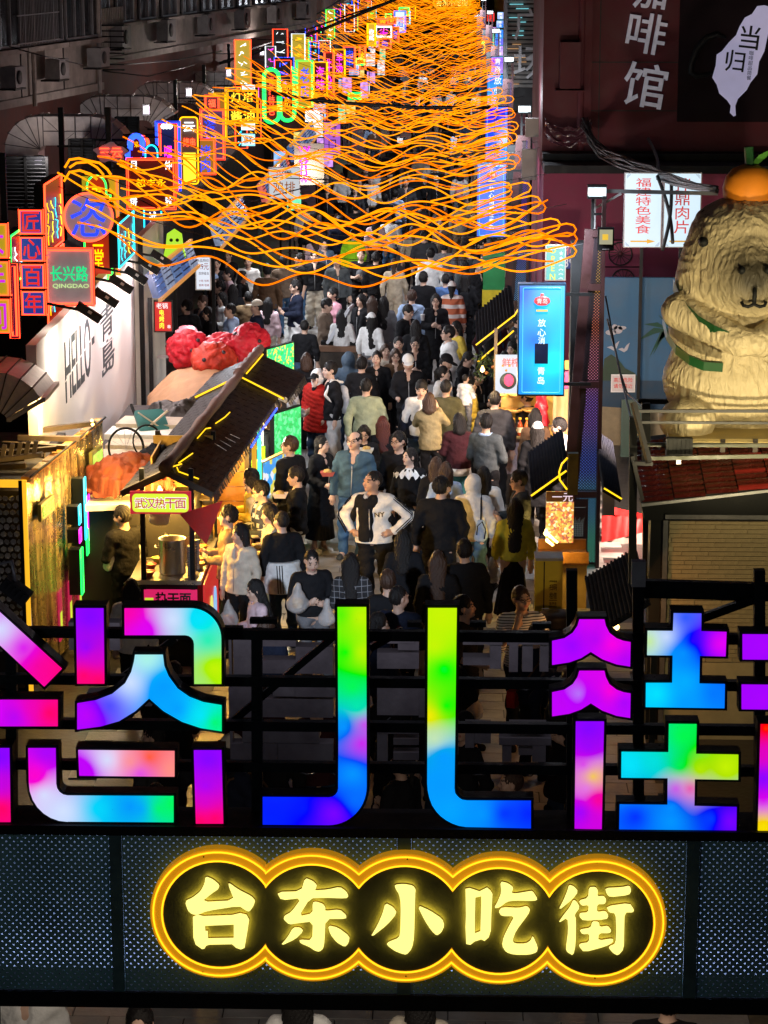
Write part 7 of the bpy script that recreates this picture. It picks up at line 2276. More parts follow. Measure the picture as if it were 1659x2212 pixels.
# the capybara
st_ = empty('animal_statue',(0,0,0),0,'giant seated capybara statue with green straps and an orange on its head','statue')
ss = 1 / (F / 26.4)
cx0,cz0 = kx(1600,935,26.4).x,kx(1600,935,26.4).z
U = 1 / 204.5
def su(x,y):
 """statue measurements on the picture, metres from its base centre"""
 return (x - 1600) * U,(935 - y) * U
f = Fld((-1.15,-.95,-.05),(1.15,1.0,2.55),.022)
def SC(x,y,yy,r,k=.12):
 X_,Z_ = su(x,y)
 f.ell((X_,yy,Z_),r,k)
SC(1600,820,.10,(.84,.62,.62),.1)
SC(1600,700,.10,(.80,.58,.50),.15)
SC(1600,600,.05,(.74,.58,.52),.15)
SC(1600,540,.0,(.66,.60,.55),.15)
SC(1600,480,.05,(.52,.50,.28),.18)
SC(1602,585,-.38,(.44,.40,.36),.16)
for s in (-1,1):
 X_,Z_ = su(1600 + s * 125,890)
 f.ell((X_,-.42,Z_),(.30,.34,.24),.06)
 a_ = Vector((s * .70,-.20,su(0,660)[1]))
 b_ = Vector((s * .10,-.66,su(0,712)[1]))
 f.cap(a_,b_,.20,.16,.06)
 X_,Z_ = su(1600 + s * 85,463)
 f.ell((X_ ,.05,Z_),(.115,.07,.10),.04)
f.cap((0,-.76,su(0,596)[1]),(0,-.78,su(0,640)[1]),.018,.018,0,sub=True)
X,Y,Z = f.grid()
wv = np.sin(X * 9 + 2.5 * np.sin(Z * 5 + X * 4))
ang = np.abs(X) * 16 + Z * 15 + 3.2 * np.sin(Z * 5.5 + 3 * np.abs(X)) + 2 * np.sin(X * 11 + Z * 7)
f.D += (.006 * np.sin(ang * 1.7) * (.55 + .45 * np.sin(Z * 3 + X * 5)) + .005 * np.sin(ang * 3.1 + 2 * np.sin(X * 17 + Z * 9))).astype(np.float32)
np.maximum(f.D,(-Z + .0).astype(np.float32),out=f.D)
M_fur = mat('statue_cream',(.56,.47,.29),.55,0,.12,2,.5,20)
# the muzzle is sprayed darker: colour by place
nt = M_fur.node_tree
_b = nt.nodes['Bump']
_n = nt.nodes.new('ShaderNodeTexNoise'); _n.inputs['Scale'].default_value = 1.0; _n.inputs['Detail'].default_value = 5; _n.inputs['Distortion'].default_value = .6
_m = nt.nodes.new('ShaderNodeMapping'); _m.inputs['Scale'].default_value = (15,15,4.5); _t = nt.nodes.new('ShaderNodeTexCoord')
nt.links.new(_t.outputs['Object'],_m.inputs[0]); nt.links.new(_m.outputs[0],_n.inputs['Vector']); nt.links.new(_n.outputs['Fac'],_b.inputs['Height'])
_b.inputs['Strength'].default_value = 1.0; _b.inputs['Distance'].default_value = .05
tcn = nt.nodes.new('ShaderNodeTexCoord')
dn = nt.nodes.new('ShaderNodeVectorMath'); dn.operation = 'DISTANCE'; dn.inputs[1].default_value = (0,-.80,su(0,566)[1])
nt.links.new(tcn.outputs['Object'],dn.inputs[0])
mrn = nt.nodes.new('ShaderNodeMapRange'); mrn.inputs[1].default_value = .12; mrn.inputs[2].default_value = .60; mrn.inputs[3].default_value = .08; mrn.inputs[4].default_value = 1
nt.links.new(dn.outputs['Value'],mrn.inputs[0])
scn = nt.nodes.new('ShaderNodeVectorMath'); scn.operation = 'SCALE'
src = nt.nodes['Principled BSDF'].inputs['Base Color'].links[0].from_socket
nt.links.new(src,scn.inputs[0]); nt.links.new(mrn.outputs[0],scn.inputs['Scale']); nt.links.new(scn.outputs[0],nt.nodes['Principled BSDF'].inputs['Base Color'])
bd_ = link('body',f.mesh('body'),M_fur,st_,(cx0,26.4,cz0))
st_.location = (0,0,0)
sp_ = lambda x,y,yy: (su(x,y)[0],yy,su(x,y)[1])
MB().tube([sp_(1600,592,-.80),sp_(1600,610,-.81),sp_(1600,626,-.79)],.022,6).build('mouth_line',M_black,bd_)
MB().tube([sp_(1574,622,-.76),sp_(1578,630,-.78),sp_(1588,632,-.79),sp_(1600,627,-.79),sp_(1612,632,-.79),sp_(1622,630,-.78),sp_(1626,622,-.76)],.018,6).build('mouth',M_black,bd_)
for s in (-1,1):
 MB().lathe([(0,-.03),(.035,-.01),(.045,.02),(0,.04)],10).build('nostril',M_black,bd_,(s * .13,-.765,su(0,555)[1]),(PI / 2,0,s * .5))
 MB().lathe([(0,-.04),(.05,-.02),(.055,.02),(0,.05)],12).build('eye',M_black,bd_,(s * .50,-.42,su(0,505)[1]),(PI / 2,0,s * .8))
 MB().lathe([(0,-.03),(.08,-.01),(.085,.03),(0,.05)],12).build('ear_hollow',M_black,bd_,(s * .43,-.02,su(0,462)[1]),(PI / 2,0,s * .2))
M_strap = mat('strap_green',(.008,.07,.018),.45,0,.25,4,.1,20)
def strap(pts,w):
 n = len(pts)
 vs = []
 for i,(x,y,yy) in enumerate(pts):
  p_ = Vector(sp_(x,y,yy))
  vs += [p_ + Vector((0,-.06,w / 2)),p_ + Vector((0,-.02,-w / 2)),p_ + Vector((0,.06,-w / 2)),p_ + Vector((0,.06,w / 2))]
 fs = [(4 * i + j,4 * i + (j + 1) % 4,4 * i + 4 + (j + 1) % 4,4 * i + 4 + j) for i in range(n - 1) for j in range(4)] + [(3,2,1,0),(4 * n - 4,4 * n - 3,4 * n - 2,4 * n - 1)]
 return MB().add(vs,fs).build('strap',M_strap,bd_)
for s in (-1,1):
 m_ = lambda L_: [(1600 + s * (x - 1600),y,yy) for x,y,yy in L_]
 strap(m_([(1444,610,-.02),(1452,632,-.18),(1468,652,-.36),(1490,672,-.50),(1520,688,-.62),(1556,702,-.68),(1580,712,-.70)]),.12)
 strap(m_([(1424,690,.02),(1428,712,-.22),(1444,735,-.44),(1470,752,-.60),(1500,762,-.68),(1540,764,-.70)]),.10)
 MB().bar(sp_(1600 + s * 8,700,-.74),sp_(1600 + s * 22,722,-.76),.09,.05).build('strap_knot',mat('strap_dark',(.05,.035,.02),.6),bd_)
og = MB().lathe([(0,-.27),(.10,-.262),(.20,-.20),(.27,-.08),(.28,.02),(.25,.13),(.18,.215),(.08,.255),(.03,.245),(0,.24)],30).build('orange',mat('orange_paint',(.85,.27,.012),.65,0,.12,3,.12,60),bd_,(su(1602,401)[0],.05,su(0,403)[1]))
MB().bar((0,0,.22),(-.02,0,.44),.05,n=8).build('stalk',M_strap,og)
MB().add([(0,0,.24),(.08,-.06,.36),(.20,-.05,.42),(.30,0,.46),(.20,.05,.37),(.08,.05,.29),(.1,0,.27)],[(0,1,6),(1,2,6),(2,3,6),(3,4,6),(4,5,6),(5,0,6)]).build('leaf',mat('leaf_green',(.06,.22,.03),.4),og)
sz = kx(1600,935,26.4).z
lamp('statue_flood','SPOT',(2.6,22.4,sz - .5),640,(1,.82,.46),(cx0 - .1,26.2,sz + 1.35),.08,62,.8)
lamp('statue_flood','SPOT',(4.6,21.3,sz + 1.1),640,(1,.82,.46),(cx0 + .1,26.2,sz + 1.5),.08,62,.8)  # second flood added out of view for the head and the orange
lamp('kiosk_wash','SPOT',(3.4,22.2,3.6),120,(1,.84,.42),(2.8,25.6,1.9),.04,70,.8)
bulb(1.72,25.0,1.42,16,'added bulb under the near dark roof beside the kiosk',(1,.42,.12))  # hidden bulb added to light the smoker and the yellow cabinet
# ---- the crowd, one row per person: place of the head in the street, height, facing, pose, clothes, hair, label
ZM = {'1': (432,1026,.2604),'2': (810,972,.2604),'3': (594,756,.2604),'4': (864,756,.2604),'5': (324,540,.2278),'6': (648,540,.293),'7': (648,297,.293),'D': (0,0,1)}
L_,R_,B_,F_ = -90,90,180,0
ROWS = [
# --- around the noodle stall, lower left
('1',235,272,1.74,-80,'hold','jacket','tan','trousers','black','curly','black','curly haired youth in a tan jacket leaning at the noodle stall counter',{}),
('1',310,412,1.64,-25,'stand','jacket','cream','trousers','black','long','black','woman with long black hair in an open cream jacket by the noodle stall',{'hd': (-35,5)}),
('1',470,878,1.58,-75,'hold','sweater','pale pink','jeans','dark denim','verylong','black','girl in a pale pink top with very long hair just behind the gate',{'hd': (0,15)}),
('1',540,52,1.76,-70,'hold','jacket','check','trousers','black','short','black','man in glasses and a blue checked jacket in the stall queue',{'glasses': 1,'hd': (-10,12)}),
('1',552,243,1.66,-85,'hold','jacket','tweed','wide','khaki','long','black','woman in a flecked tweed jacket holding food beside the stall',{'hd': (-5,12)}),
('1',418,-50,1.68,-90,'hold','sweater','yellow','trousers','black','short','black','person in a yellow top bending over the stall display',{'hd': (0,18)}),
('1',462,8,1.63,-90,'stand','shirt','cream','trousers','tan','bob','black','woman in a cream blouse behind the man in checked jacket',{'hd': (0,15)}),
('1',692,312,1.68,-160,'stand','sweater','black','jeans','dark denim','crop','black','short haired person in black with a striped white jacket hanging off the arms',{'hd': (25,0)}),
('D',634,1008,1.72,-85,'hold','jacket','black','wide','white','short','black','man in a black jacket and white trousers eating from a paper box',{'hd': (0,12)}),
('1',945,610,1.66,10,'hold','sweater','black','jeans','grey','crop','black','person all in black looking down at bulging plastic bags',{'hd': (0,22)}),
('1',1288,662,1.66,180,'hold','shirt','plaid','trousers','black','long','black','woman in a dark plaid shirt seen from behind above the gate',{}),
('D',813,1022,1.78,-18,'hips','jacket','white','trousers','black','crop','black','stout man in a white track jacket with hands on hips',{'hd': (-35,-4),'fat': 1.16,'skin': 1}),
('D',757,934,1.78,-6,'stand','jacket','teal blue','jeans','denim','thin','black','balding man in glasses, teal fleece jacket and blue jeans',{'hd': (-22,0),'glasses': 1,'fat': 1.05,'shoe': 'dark grey'}),
('D',689,944,1.64,55,'tray','coat','black','longskirt','black','tied','black','woman in a black coat and long skirt holding out a food tray',{'hd': (30,0),'shoe': 'white'}),
('2',150,1002,1.72,180,'hold','tee','black','trousers','black','short','brown','brown haired man in a black tee shirt with white back print',{}),
('2',178,1132,1.74,165,'stand','tee','navy','trousers','black','crop','black','crop haired man in a navy tee right behind the gate',{'hd': (-40,0)}),
('2',278,-5,1.66,-15,'stand','sweater','black','longskirt','black','tied','black','woman in a black dress with a wide white ruffled collar',{'hd': (-45,0),'skin': 2}),
('2',520,228,1.80,176,'stand','jacket','black','trousers','black','short','black','broad man in a plain black jacket seen from behind',{'fat': 1.12,'glasses': 1,'hd': (-30,0)}),
('2',575,112,1.62,180,'stand','sweater','light blue','jeans','dark denim','long','brown','brown haired woman in a light blue sweater behind the broad man',{}),
('2',820,220,1.66,178,'stand','hoodup','white','jeans','denim',None,'black','person with a pale hood up and a string bag over one shoulder',{'pack': None}),
('2',930,138,1.66,172,'stand','sweater','white','trousers','black','long','black','long haired woman in a white sweater right of the pale hood',{}),
('2',1142,408,1.66,184,'stand','sweater','mustard','longskirt','black','verylong','black','woman in a mustard sweater and long black skirt with hair to the waist',{}),
('2',1215,180,1.75,-75,'hold','jacket','dark grey','jeans','denim','short','black','man in glasses and grey waistcoat beside the dark stall roof',{'glasses': 1,'hd': (0,10)}),
('2',265,678,1.64,180,'stand','sweater','black','trousers','black','long','black','long haired woman in black directly behind the stout man',{}),
('2',538,848,1.66,178,'stand','jacket','black','trousers','black','verylong','brown','woman in a black jacket with brown hair past her shoulders',{}),
('2',785,752,1.74,180,'stand','jacket','black','trousers','black','short','black','man in a black jacket below the pale hooded person',{}),
('2',775,1212,1.72,70,'tray','tee','black','trousers','black','short','black','man in a black tee facing right, his face lit warm',{'hd': (20,-6)}),
('2',1255,1152,1.76,8,'smoke','tee','striped','trousers','black','short','brown','man in a striped tee and glasses smoking a cigarette',{'glasses': 1,'hd': (22,0),'skin': 1}),
# --- middle of the street
('3',130,228,1.62,75,'hold','hoodie','camo','trousers','black','tied','black','woman in a pale camouflage hoodie by the green lit stall',{'hd': (10,5)}),
('3',345,166,1.66,-30,'pocket','hoodup','white','jeans','dark denim',None,'black','person in a red padded coat with white hood over a dark cap',{'red_coat': 1,'cap': None}),
('3',482,108,1.80,-70,'smoke','jacket','black','wide','white','fringe','black','tall youth in black with white trousers, white strap and hand at chin',{'pack': 'white','skin': 2,'shoe': 'grey'}),
('3',765,243,1.78,178,'walk','jacket','sage','trousers','khaki','crop','black','man in a pale sage jacket walking away down the street',{}),
('3',590,22,1.70,170,'stand','hoodup','slate','jeans','dark denim',None,'black','person with a slate grey hood up beside the open cart',{}),
('3',842,18,1.68,5,'stand','coat','black','trousers','black','tied','black','woman in a long black coat facing the gate',{'hd': (-10,0)}),
('3',1118,45,1.74,0,'tray','jacket','black','trousers','black','short','black','man in a white cap and black jacket looking down',{'cap': 'white','hd': (0,18)}),
('3',1005,-5,1.62,8,'hold','jacket','brown','trousers','black','bob','brown','woman in glasses and a brown jacket beside the white capped man',{'glasses': 1,'hd': (0,10)}),
('3',1400,38,1.74,70,'hold','jacket','black','trousers','black','crop','black','man in a dark peaked cap bending to the right',{'cap': 'black','hd': (0,25)}),
('3',722,622,1.60,5,'hold','sweater','black','trousers','black','bob','black','woman with bobbed hair and glasses eating from a white box',{'glasses': 1,'hd': (0,15)}),
('3',1048,688,1.76,-10,'stand','sweater','black','trousers','black','short','black','man in black sweater and glasses above the ruffled collar woman',{'glasses': 1,'hd': (-25,5)}),
('3',1198,252,1.78,0,'stand','jacket','navy','jeans','dark denim','fringe','black','man in an open navy jacket over a white shirt looking down',{'hd': (0,22),'inner': 'white'}),
('3',1310,362,1.68,176,'phone','jacket','khaki','trousers','black','bob','brown','woman in a khaki jacket raising a phone with both hands',{}),
('3',1448,252,1.74,170,'hold','jacket','olive','trousers','black','crop','black','man in an olive jacket carrying a small child',{}),
('3',1620,232,1.66,60,'hold','shirt','yellow','trousers','black','tied','black','woman in a yellow blouse lit by the fruit stall',{'hd': (20,5)}),
('3',1400,138,1.64,60,'stand','hoodie','white','trousers','black','pony','black','girl in a white hoodie with a ponytail in profile',{'hd': (25,0),'skin': 2}),
('3',1525,532,1.64,178,'hold','jacket','maroon','longskirt','teal','bob','black','woman in a dark maroon jacket over a teal skirt',{'hd': (25,0)}),
('4',732,532,1.78,150,'hold','sweater','dark grey','trousers','black','short','black','man in a grey sweater with a white shirt collar showing',{'hd': (35,5)}),
('4',785,348,1.80,178,'stand','hoodie','charcoal','trousers','black','crop','black','tall man in a charcoal hoodie at the drinks counter',{}),
('4',1145,608,1.66,175,'stand','coat','black','trousers','black','verylong','black','woman in a white cap and black coat behind the stall roof',{'cap': 'white'}),
('4',1298,572,1.74,-95,'hold','hoodie','white','trousers','black','short','black','man in a white hooded top beside the perforated pillar',{'hd': (-5,10)}),
('4',628,158,1.64,60,'hold','jacket','black','trousers','black','pony','black','fruit seller in black reaching over the bright counter',{'hd': (0,15)}),
('4',572,12,1.66,60,'hold','jacket','black','trousers','black','tied','black','woman in black bending forward at the flower trimmed stall',{'hd': (0,28)}),
('6',1100,568,1.80,-80,'pocket','hoodie','white','trousers','white','short','black','tall man in glasses and a white hooded sweatshirt facing left',{'glasses': 1}),
('6',1155,528,1.64,-60,'stand','tee','yellow','trousers','black','bob','black','girl in a pale yellow tee behind the tall white hoodie',{}),
('6',985,333,1.70,0,'hold','coat','black','trousers','black','verylong','black','woman in glasses and a long black coat holding a paper cup',{'glasses': 1,'hd': (-10,5)}),
('6',205,358,1.78,75,'hold','coat','taupe','wide','taupe','short','black','man in a long taupe coat bowed over his phone',{'hd': (0,22)}),
('6',225,283,1.72,-60,'stand','shirt','pink','jeans','dark denim','fringe','black','man in a pink shirt behind the taupe coat',{}),
('6',305,444,1.62,180,'hold','sweater','white','trousers','black','long','black','woman in white with long black hair at the open cart',{}),
('6',512,470,1.64,165,'stand','sweater','white','jeans','grey','verylong','black','woman in a white baseball cap with long black hair',{'cap': 'white','hd': (40,0)}),
('6',450,333,1.66,-35,'stand','coat','black','trousers','black','long','black','smiling woman in a black coat right of the pink shirt',{'hd': (-20,0)}),
('6',555,348,1.66,180,'stand','coat','black','trousers','black','verylong','brown','woman in a black coat with long brown hair seen from behind',{}),
('6',632,343,1.66,178,'stand','jacket','grey','trousers','grey','long','black','woman in a grey jacket next to the long brown hair',{}),
('6',775,408,1.74,60,'hold','jacket','black','trousers','black','fringe','black','man in a black jacket turned right below the blue shirt',{'hd': (0,15)}),
('6',815,300,1.74,175,'stand','shirt','light blue','jeans','dark denim','short','brown','man in a light blue shirt with a dark cross body strap',{}),
('6',915,163,1.78,170,'stand','jacket','black','trousers','black','short','black','man in a black jacket in front of the loose white shirt',{}),
('6',1065,178,1.72,180,'stand','shirt','blue','jeans','dark denim','crop','black','man in a mid blue shirt seen from behind',{}),
('6',1132,238,1.66,172,'stand','coat','shawl','trousers','black','tied','black','person in a white cap and orange banded shawl',{'cap': 'white'}),
('6',1215,163,1.72,178,'stand','jacket','black','trousers','black','long','black','person with a black backpack right of the orange shawl',{'pack': 'black'}),
('6',1297,78,1.76,60,'stand','jacket','black','trousers','black','short','black','man in a dark cap and glasses near the blue pillar',{'cap': 'charcoal','glasses': 1}),
('6',1392,42,1.74,30,'stand','jacket','denim','trousers','black','fringe','black','youth in an open denim jacket over a beige hood',{'hd': (20,-5),'inner': 'beige','skin': 2}),
('6',1360,112,1.62,178,'stand','jacket','white','trousers','black','long','black','woman with dark hair and white sleeves carrying a plastic bag',{}),
('6',700,66,1.68,176,'walk','sweater','beige','wide','beige','tied','brown','woman in a beige sweater and beige trousers walking away',{}),
('6',955,-12,1.78,178,'stand','shirt','white','trousers','white','short','black','man in a loose white shirt under the lowest rope lights',{}),
('6',432,-5,1.72,0,'hold','tee','black','trousers','black','crop','black','man in a black tee with a pale print facing the camera',{}),
('6',285,40,1.76,10,'stand','jacket','dark grey','trousers','black','short','black','person in black trousers with a white side stripe',{}),
('6',110,5,1.70,5,'stand','jacket','black','wide','cream','short','black','person in black with cream trousers walking at the left of the street',{}),
('6',570,20,1.74,176,'stand','jacket','black','trousers','black','short','black','person in black next to the beige sweater',{}),
('6',25,518,1.60,175,'stand','sweater','black','trousers','black','crop','black','boy in black sweater left of the taupe coat',{}),
('6',752,648,1.62,5,'hold','jacket','black','trousers','black','short','black','youth in black behind the brown jacketed woman',{}),
('6',852,643,1.66,0,'hold','jacket','black','trousers','black','tied','black','woman in glasses and black jacket facing forward with food',{'glasses': 1,'hd': (0,12)}),
('6',650,700,1.60,10,'stand','sweater','cream','trousers','black','bob','brown','woman in cream half hidden behind the black coat',{}),
('6',845,518,1.66,178,'stand','coat','black','trousers','black','long','black','woman in black from behind, below the paper cup',{}),
('3',150,-20,1.66,165,'stand','hoodie','denim','trousers','black','long','black','woman in a denim blue hooded top at the edge of the tiled roof',{}),
('3',285,28,1.62,170,'stand','jacket','black','trousers','black','bob','brown','brown haired woman in black beside the denim hood',{}),
('3',700,60,1.70,178,'stand','jacket','black','trousers','black','short','black','person in black between the slate hood and the sage jacket',{}),
('3',920,560,1.66,180,'stand','jacket','black','trousers','black','long','red','woman with long dark red hair in black',{}),
('3',1360,900,1.64,178,'stand','jacket','black','trousers','black','long','brown','brown haired woman in black below the khaki jacket',{}),
# --- queue on the left by the price board
('5',1362,288,1.78,-75,'hold','jacket','navy','wide','white','short','black','man in a navy jacket and white trousers eating with a fork',{'glasses': 1,'hd': (0,10)}),
('5',640,83,1.74,10,'stand','jacket','black','trousers','black','short','black','man in black right beside the lit price board',{}),
('5',722,3,1.66,-20,'stand','jacket','black','trousers','black','tied','brown','woman in black behind the man at the price board',{}),
('5',732,178,1.74,-75,'stand','shirt','pale pink','trousers','black','short','black','man in a pale pink shirt in the left queue',{}),
('5',890,203,1.60,70,'hold','tee','black','trousers','black','bob','black','girl in a black top holding up a phone',{'hd': (0,10)}),
('5',1102,138,1.78,178,'stand','jacket','brown','jeans','dark denim','short','black','man in a brown jacket and jeans carrying shopping bags',{}),
('5',600,232,1.62,-60,'stand','jacket','brown','trousers','black','tied','brown','woman in a pale blue cap under the price board',{'cap': 'light blue'}),
('5',642,303,1.72,-80,'hold','jacket','charcoal','trousers','black','curly','black','curly haired man drinking below the price board',{}),
('5',682,403,1.64,-60,'hold','shirt','white','trousers','black','long','black','woman in glasses and a white blouse among the left queue',{'glasses': 1}),
('5',342,478,1.76,-140,'stand','jacket','black','trousers','black','short','black','man in black in front of the red menu board',{'hd': (30,0)}),
('5',472,438,1.68,-50,'stand','jacket','charcoal','trousers','black','fringe','brown','youth with brown fringe behind the man at the red menu board',{}),
('5',572,543,1.62,-75,'hold','sweater','black','trousers','black','verylong','black','long haired woman in black nearest the red plastic bags',{'hd': (0,15)}),
('5',762,518,1.76,-85,'stand','hoodie','light blue','trousers','black','crop','black','man in a pale blue hooded top above the red bags',{}),
('5',912,398,1.74,165,'stand','jacket','tan','trousers','black','crop','black','man in a tan jacket turned away in the queue',{'hd': (35,0)}),
('5',1000,480,1.74,-80,'stand','jacket','navy','trousers','black','crop','black','man in a white flat cap and navy jacket',{'cap': 'cream','skin': 1}),
('5',810,330,1.66,180,'stand','coat','black','trousers','black','verylong','black','woman in black with long hair in the middle of the queue',{}),
('5',930,60,1.70,0,'stand','shirt','white','jeans','denim','short','black','person in a white shirt beside the brown jacket',{}),
('5',1290,60,1.72,178,'stand','jacket','taupe','jeans','denim','short','black','person in a taupe jacket right of the brown jacket',{}),
('5',1100,460,1.60,178,'stand','sweater','pale pink','trousers','cream','long','black','woman in pale pink right of the flat cap',{}),
('5',1420,40,1.72,-60,'stand','tee','black','jeans','denim','short','black','person in a black tee with bare arms at the rope lights edge',{}),
# --- under the rope lights
('7',208,262,1.66,0,'stand','jacket','black','trousers','black','long','black','woman in black beside the magenta squid sign',{}),
('7',302,262,1.66,178,'stand','shirt','white','trousers','black','pony','black','woman in a white shirt with a ponytail near the squid sign',{}),
('7',492,218,1.68,0,'stand','coat','black','trousers','black','tied','black','pale faced woman in black gazing up the street',{}),
('7',437,303,1.68,10,'stand','jacket','black','trousers','black','long','black','woman in black walking beside the tan jacket',{}),
('7',520,278,1.76,0,'stand','jacket','tan','trousers','black','fringe','black','man in a tan jacket over white facing the camera',{'inner': 'white'}),
('7',402,358,1.62,0,'stand','jacket','charcoal','trousers','black','long','black','pale faced girl below the tan jacket',{'skin': 2}),
('7',590,224,1.74,178,'stand','jacket','white','trousers','black','short','black','person in a white jacket seen from behind under the ropes',{}),
('7',675,245,1.70,0,'stand','jacket','black','trousers','black','short','black','person in a black top and dark cap under the second rope',{'cap': 'black'}),
('7',785,300,1.76,0,'stand','jacket','charcoal','trousers','black','crop','black','round faced man in charcoal under the ropes',{'skin': 1}),
('7',850,245,1.76,178,'stand','jacket','black','trousers','black','short','black','broad person in black facing up the street',{'fat': 1.15}),
('7',1018,288,1.66,0,'stand','jacket','black','trousers','black','tied','black','person in a white cap beneath the second rope group',{'cap': 'white'}),
('7',1078,203,1.76,178,'stand','jacket','black','trousers','black','short','black','short haired man in black left of the second blue sign',{}),
('7',1168,243,1.70,178,'stand','sweater','white','jeans','grey','bob','black','woman in white with a pink backpack',{'pack': 'pink'}),
('7',1220,100,1.76,178,'stand','tee','black','trousers','black','short','black','man in a black printed tee near the lilac sign',{}),
('7',900,95,1.70,178,'stand','jacket','cream','trousers','cream','short','black','person in cream standing under the third rope group',{}),
('7',960,150,1.70,178,'stand','shirt','white','trousers','white','tied','black','person all in white under the third rope group',{}),
('7',212,345,1.64,0,'stand','jacket','black','trousers','black','short','black','person in a pale cap below the squid sign',{'cap': 'cream'}),
('7',705,388,1.70,178,'stand','shirt','light blue','jeans','denim','short','black','person in a pale blue shirt between two rope waves',{}),
('7',612,418,1.68,178,'stand','jacket','black','trousers','black','short','black','person in black left of the pale blue shirt',{}),
('7',410,480,1.72,178,'stand','jacket','black','trousers','black','short','black','person in black under the left rope crossing',{}),
('7',880,470,1.68,178,'stand','jacket','charcoal','trousers','black','bun','black','woman in charcoal with her hair in a bun',{}),
('7',1040,590,1.74,-30,'stand','jacket','taupe','trousers','black','short','black','man in taupe left of the second blue sign',{}),
('7',1180,470,1.70,178,'stand','shirt','beige','trousers','tan','short','black','person in beige beside the second blue sign',{}),
('7',560,580,1.70,178,'stand','sweater','pale pink','trousers','black','long','black','woman in pale pink under the middle of the ropes',{}),
('7',650,560,1.70,178,'stand','shirt','white','jeans','denim','short','black','person in a white shirt under the middle of the ropes',{}),
('7',820,650,1.70,178,'stand','shirt','beige','trousers','black','tied','brown','woman in beige below the rope crossing',{}),
('7',385,680,1.72,178,'stand','jacket','lime','trousers','black','short','black','person in a bright lime jacket under the near ropes',{}),
('7',190,748,1.72,20,'stand','jacket','slate','jeans','denim','short','black','man in a slate jacket left of the lime jacket',{}),
('7',105,700,1.70,178,'stand','jacket','pale pink','trousers','cream','long','brown','woman in a pale pink jacket under the near ropes',{}),
('7',1075,765,1.74,178,'stand','sweater','grey','jeans','dark denim','short','black','man in a grey sweater beside the green and yellow stand',{}),
('7',920,690,1.74,178,'stand','jacket','charcoal','trousers','black','short','black','broad man in charcoal below the middle rope',{'fat': 1.1}),
('7',300,580,1.70,178,'stand','jacket','navy','trousers','black','short','black','person in navy under the left of the ropes',{}),
('7',30,480,1.68,0,'stand','shirt','white','trousers','black','long','black','person in white at the left street edge under the ropes',{}),
('7',90,540,1.72,178,'stand','jacket','black','jeans','denim','short','black','person in black and jeans at the left street edge',{}),
# --- passers by below the gate
('D',298,2183,1.74,5,'stand','jacket','black','trousers','black','short','black','man with only his head showing beneath the gate',{}),
('D',655,2112,1.70,178,'stand','shirt','white','trousers','black','long','black','person in a white shirt passing under the middle of the gate',{}),
('D',898,2118,1.66,180,'stand','shirt','cream','trousers','black','bob','black','person in a cream shirt passing under the gate',{}),
('D',60,2075,1.72,0,'stand','jacket','white','wide','cream','short','black','person in a pale jacket under the left end of the gate',{}),
('D',1440,2130,1.70,180,'stand','jacket','black','trousers','black','short','black','person in black under the right end of the gate',{}),
]
NAMED = {}
for z,x,y,h,face,pose,top,tc_,bot,bc_,hair,hc_,lab,ex in ROWS:
 x0,y0,s0 = ZM[z]
 ex = dict(ex)
 red = ex.pop('red_coat',0)
 inner = ex.pop('inner',None)
 o = person(x0 + x * s0,y0 + y * s0,h,face,pose,top,tc_,bot,bc_,hair,hc_,lab,**{**ex,'glasses': bool(ex.get('glasses'))})
 NAMED[lab] = o
 if red:
  link('puffer_coat',top_mesh(pose,'puffer',(0,0)),cloth('red'),o)
  link('cap',cap_mesh(),cloth('black'),o,PIV + Vector((0,-.03,-.01)),head_rot((0,0)).to_euler(),(.93,.98,.85))
 if inner:
  link('shirt',top_mesh('stand' if pose == 'stand' else pose,'tee',(0,0)),cloth(inner),o,(0,-.028,0),(0,0,0),(.93,1,1))
for lab_,o in NAMED.items():
 if abs(o.rotation_euler.z) < 1.2 and any(c.name.startswith(('jacket','coat')) for c in o.children):
  MB().tube([(0,-.158,1.30),(0,-.166,1.15),(0,-.160,1.0),(0,-.168,.90)],.006,5).build('zip',M_steel,o)
# details on some of them
o = NAMED['stout man in a white track jacket with hands on hips']
link('shirt',top_mesh('hips','tee',(0,0)),cloth('black'),o,(-.045,-.052,-.01),(0,0,R(-6)),(.56,1,1))
la,ra,_l = POSES['hips']
for arm,sh in ((la,(.178,.01,1.38)),(ra,(-.178,.01,1.38))):
 for k in (-1,0,1):
  pts = []
  for t in np.linspace(0.0,1,12):
   a,b = (Vector(sh),Vector(arm[0])) if t < .5 else (Vector(arm[0]),Vector(arm[1]))
   q = a.lerp(b,(t * 2) % 1 if t < 1 else 1)
   d = (b - a).normalized()
   outw = Vector((1 if sh[0] > 0 else -1,-.25,.35))
   outw = (outw - d * outw.dot(d)).normalized()
   w = d.cross(outw)
   r_s = (.052 + .024) if t < .25 else (.046 + .022)
   ang = k * .36
   pts.append(q + (outw * math.cos(ang) + w * math.sin(ang)) * r_s)
  MB().tube(pts,.006,5).build('sleeve_stripe',cloth('black'),o)
text('NY',cloth('black'),o,(.115,-.172,1.24),h=.055,bold=.02,depth=.012,rot=(R(-6),0,R(24)),name='chest_emblem')
o = NAMED['woman in a black dress with a wide white ruffled collar']
b = MB()
n = 48
vs,fs = [],[]
for i in range(n):
 a = 2 * PI * i / n
 for k,rq in enumerate((.085,.15,.215)):
  wv = .018 * math.sin(a * 14) * k
  vs.append(((rq + .02 * k) * math.cos(a),.01 + rq * .85 * math.sin(a),1.455 - .028 * k - .03 * k * k * .5 + wv))
for i in range(n):
 j = (i + 1) % n
 for k in range(2):
  fs.append((i * 3 + k,i * 3 + k + 1,j * 3 + k + 1,j * 3 + k))
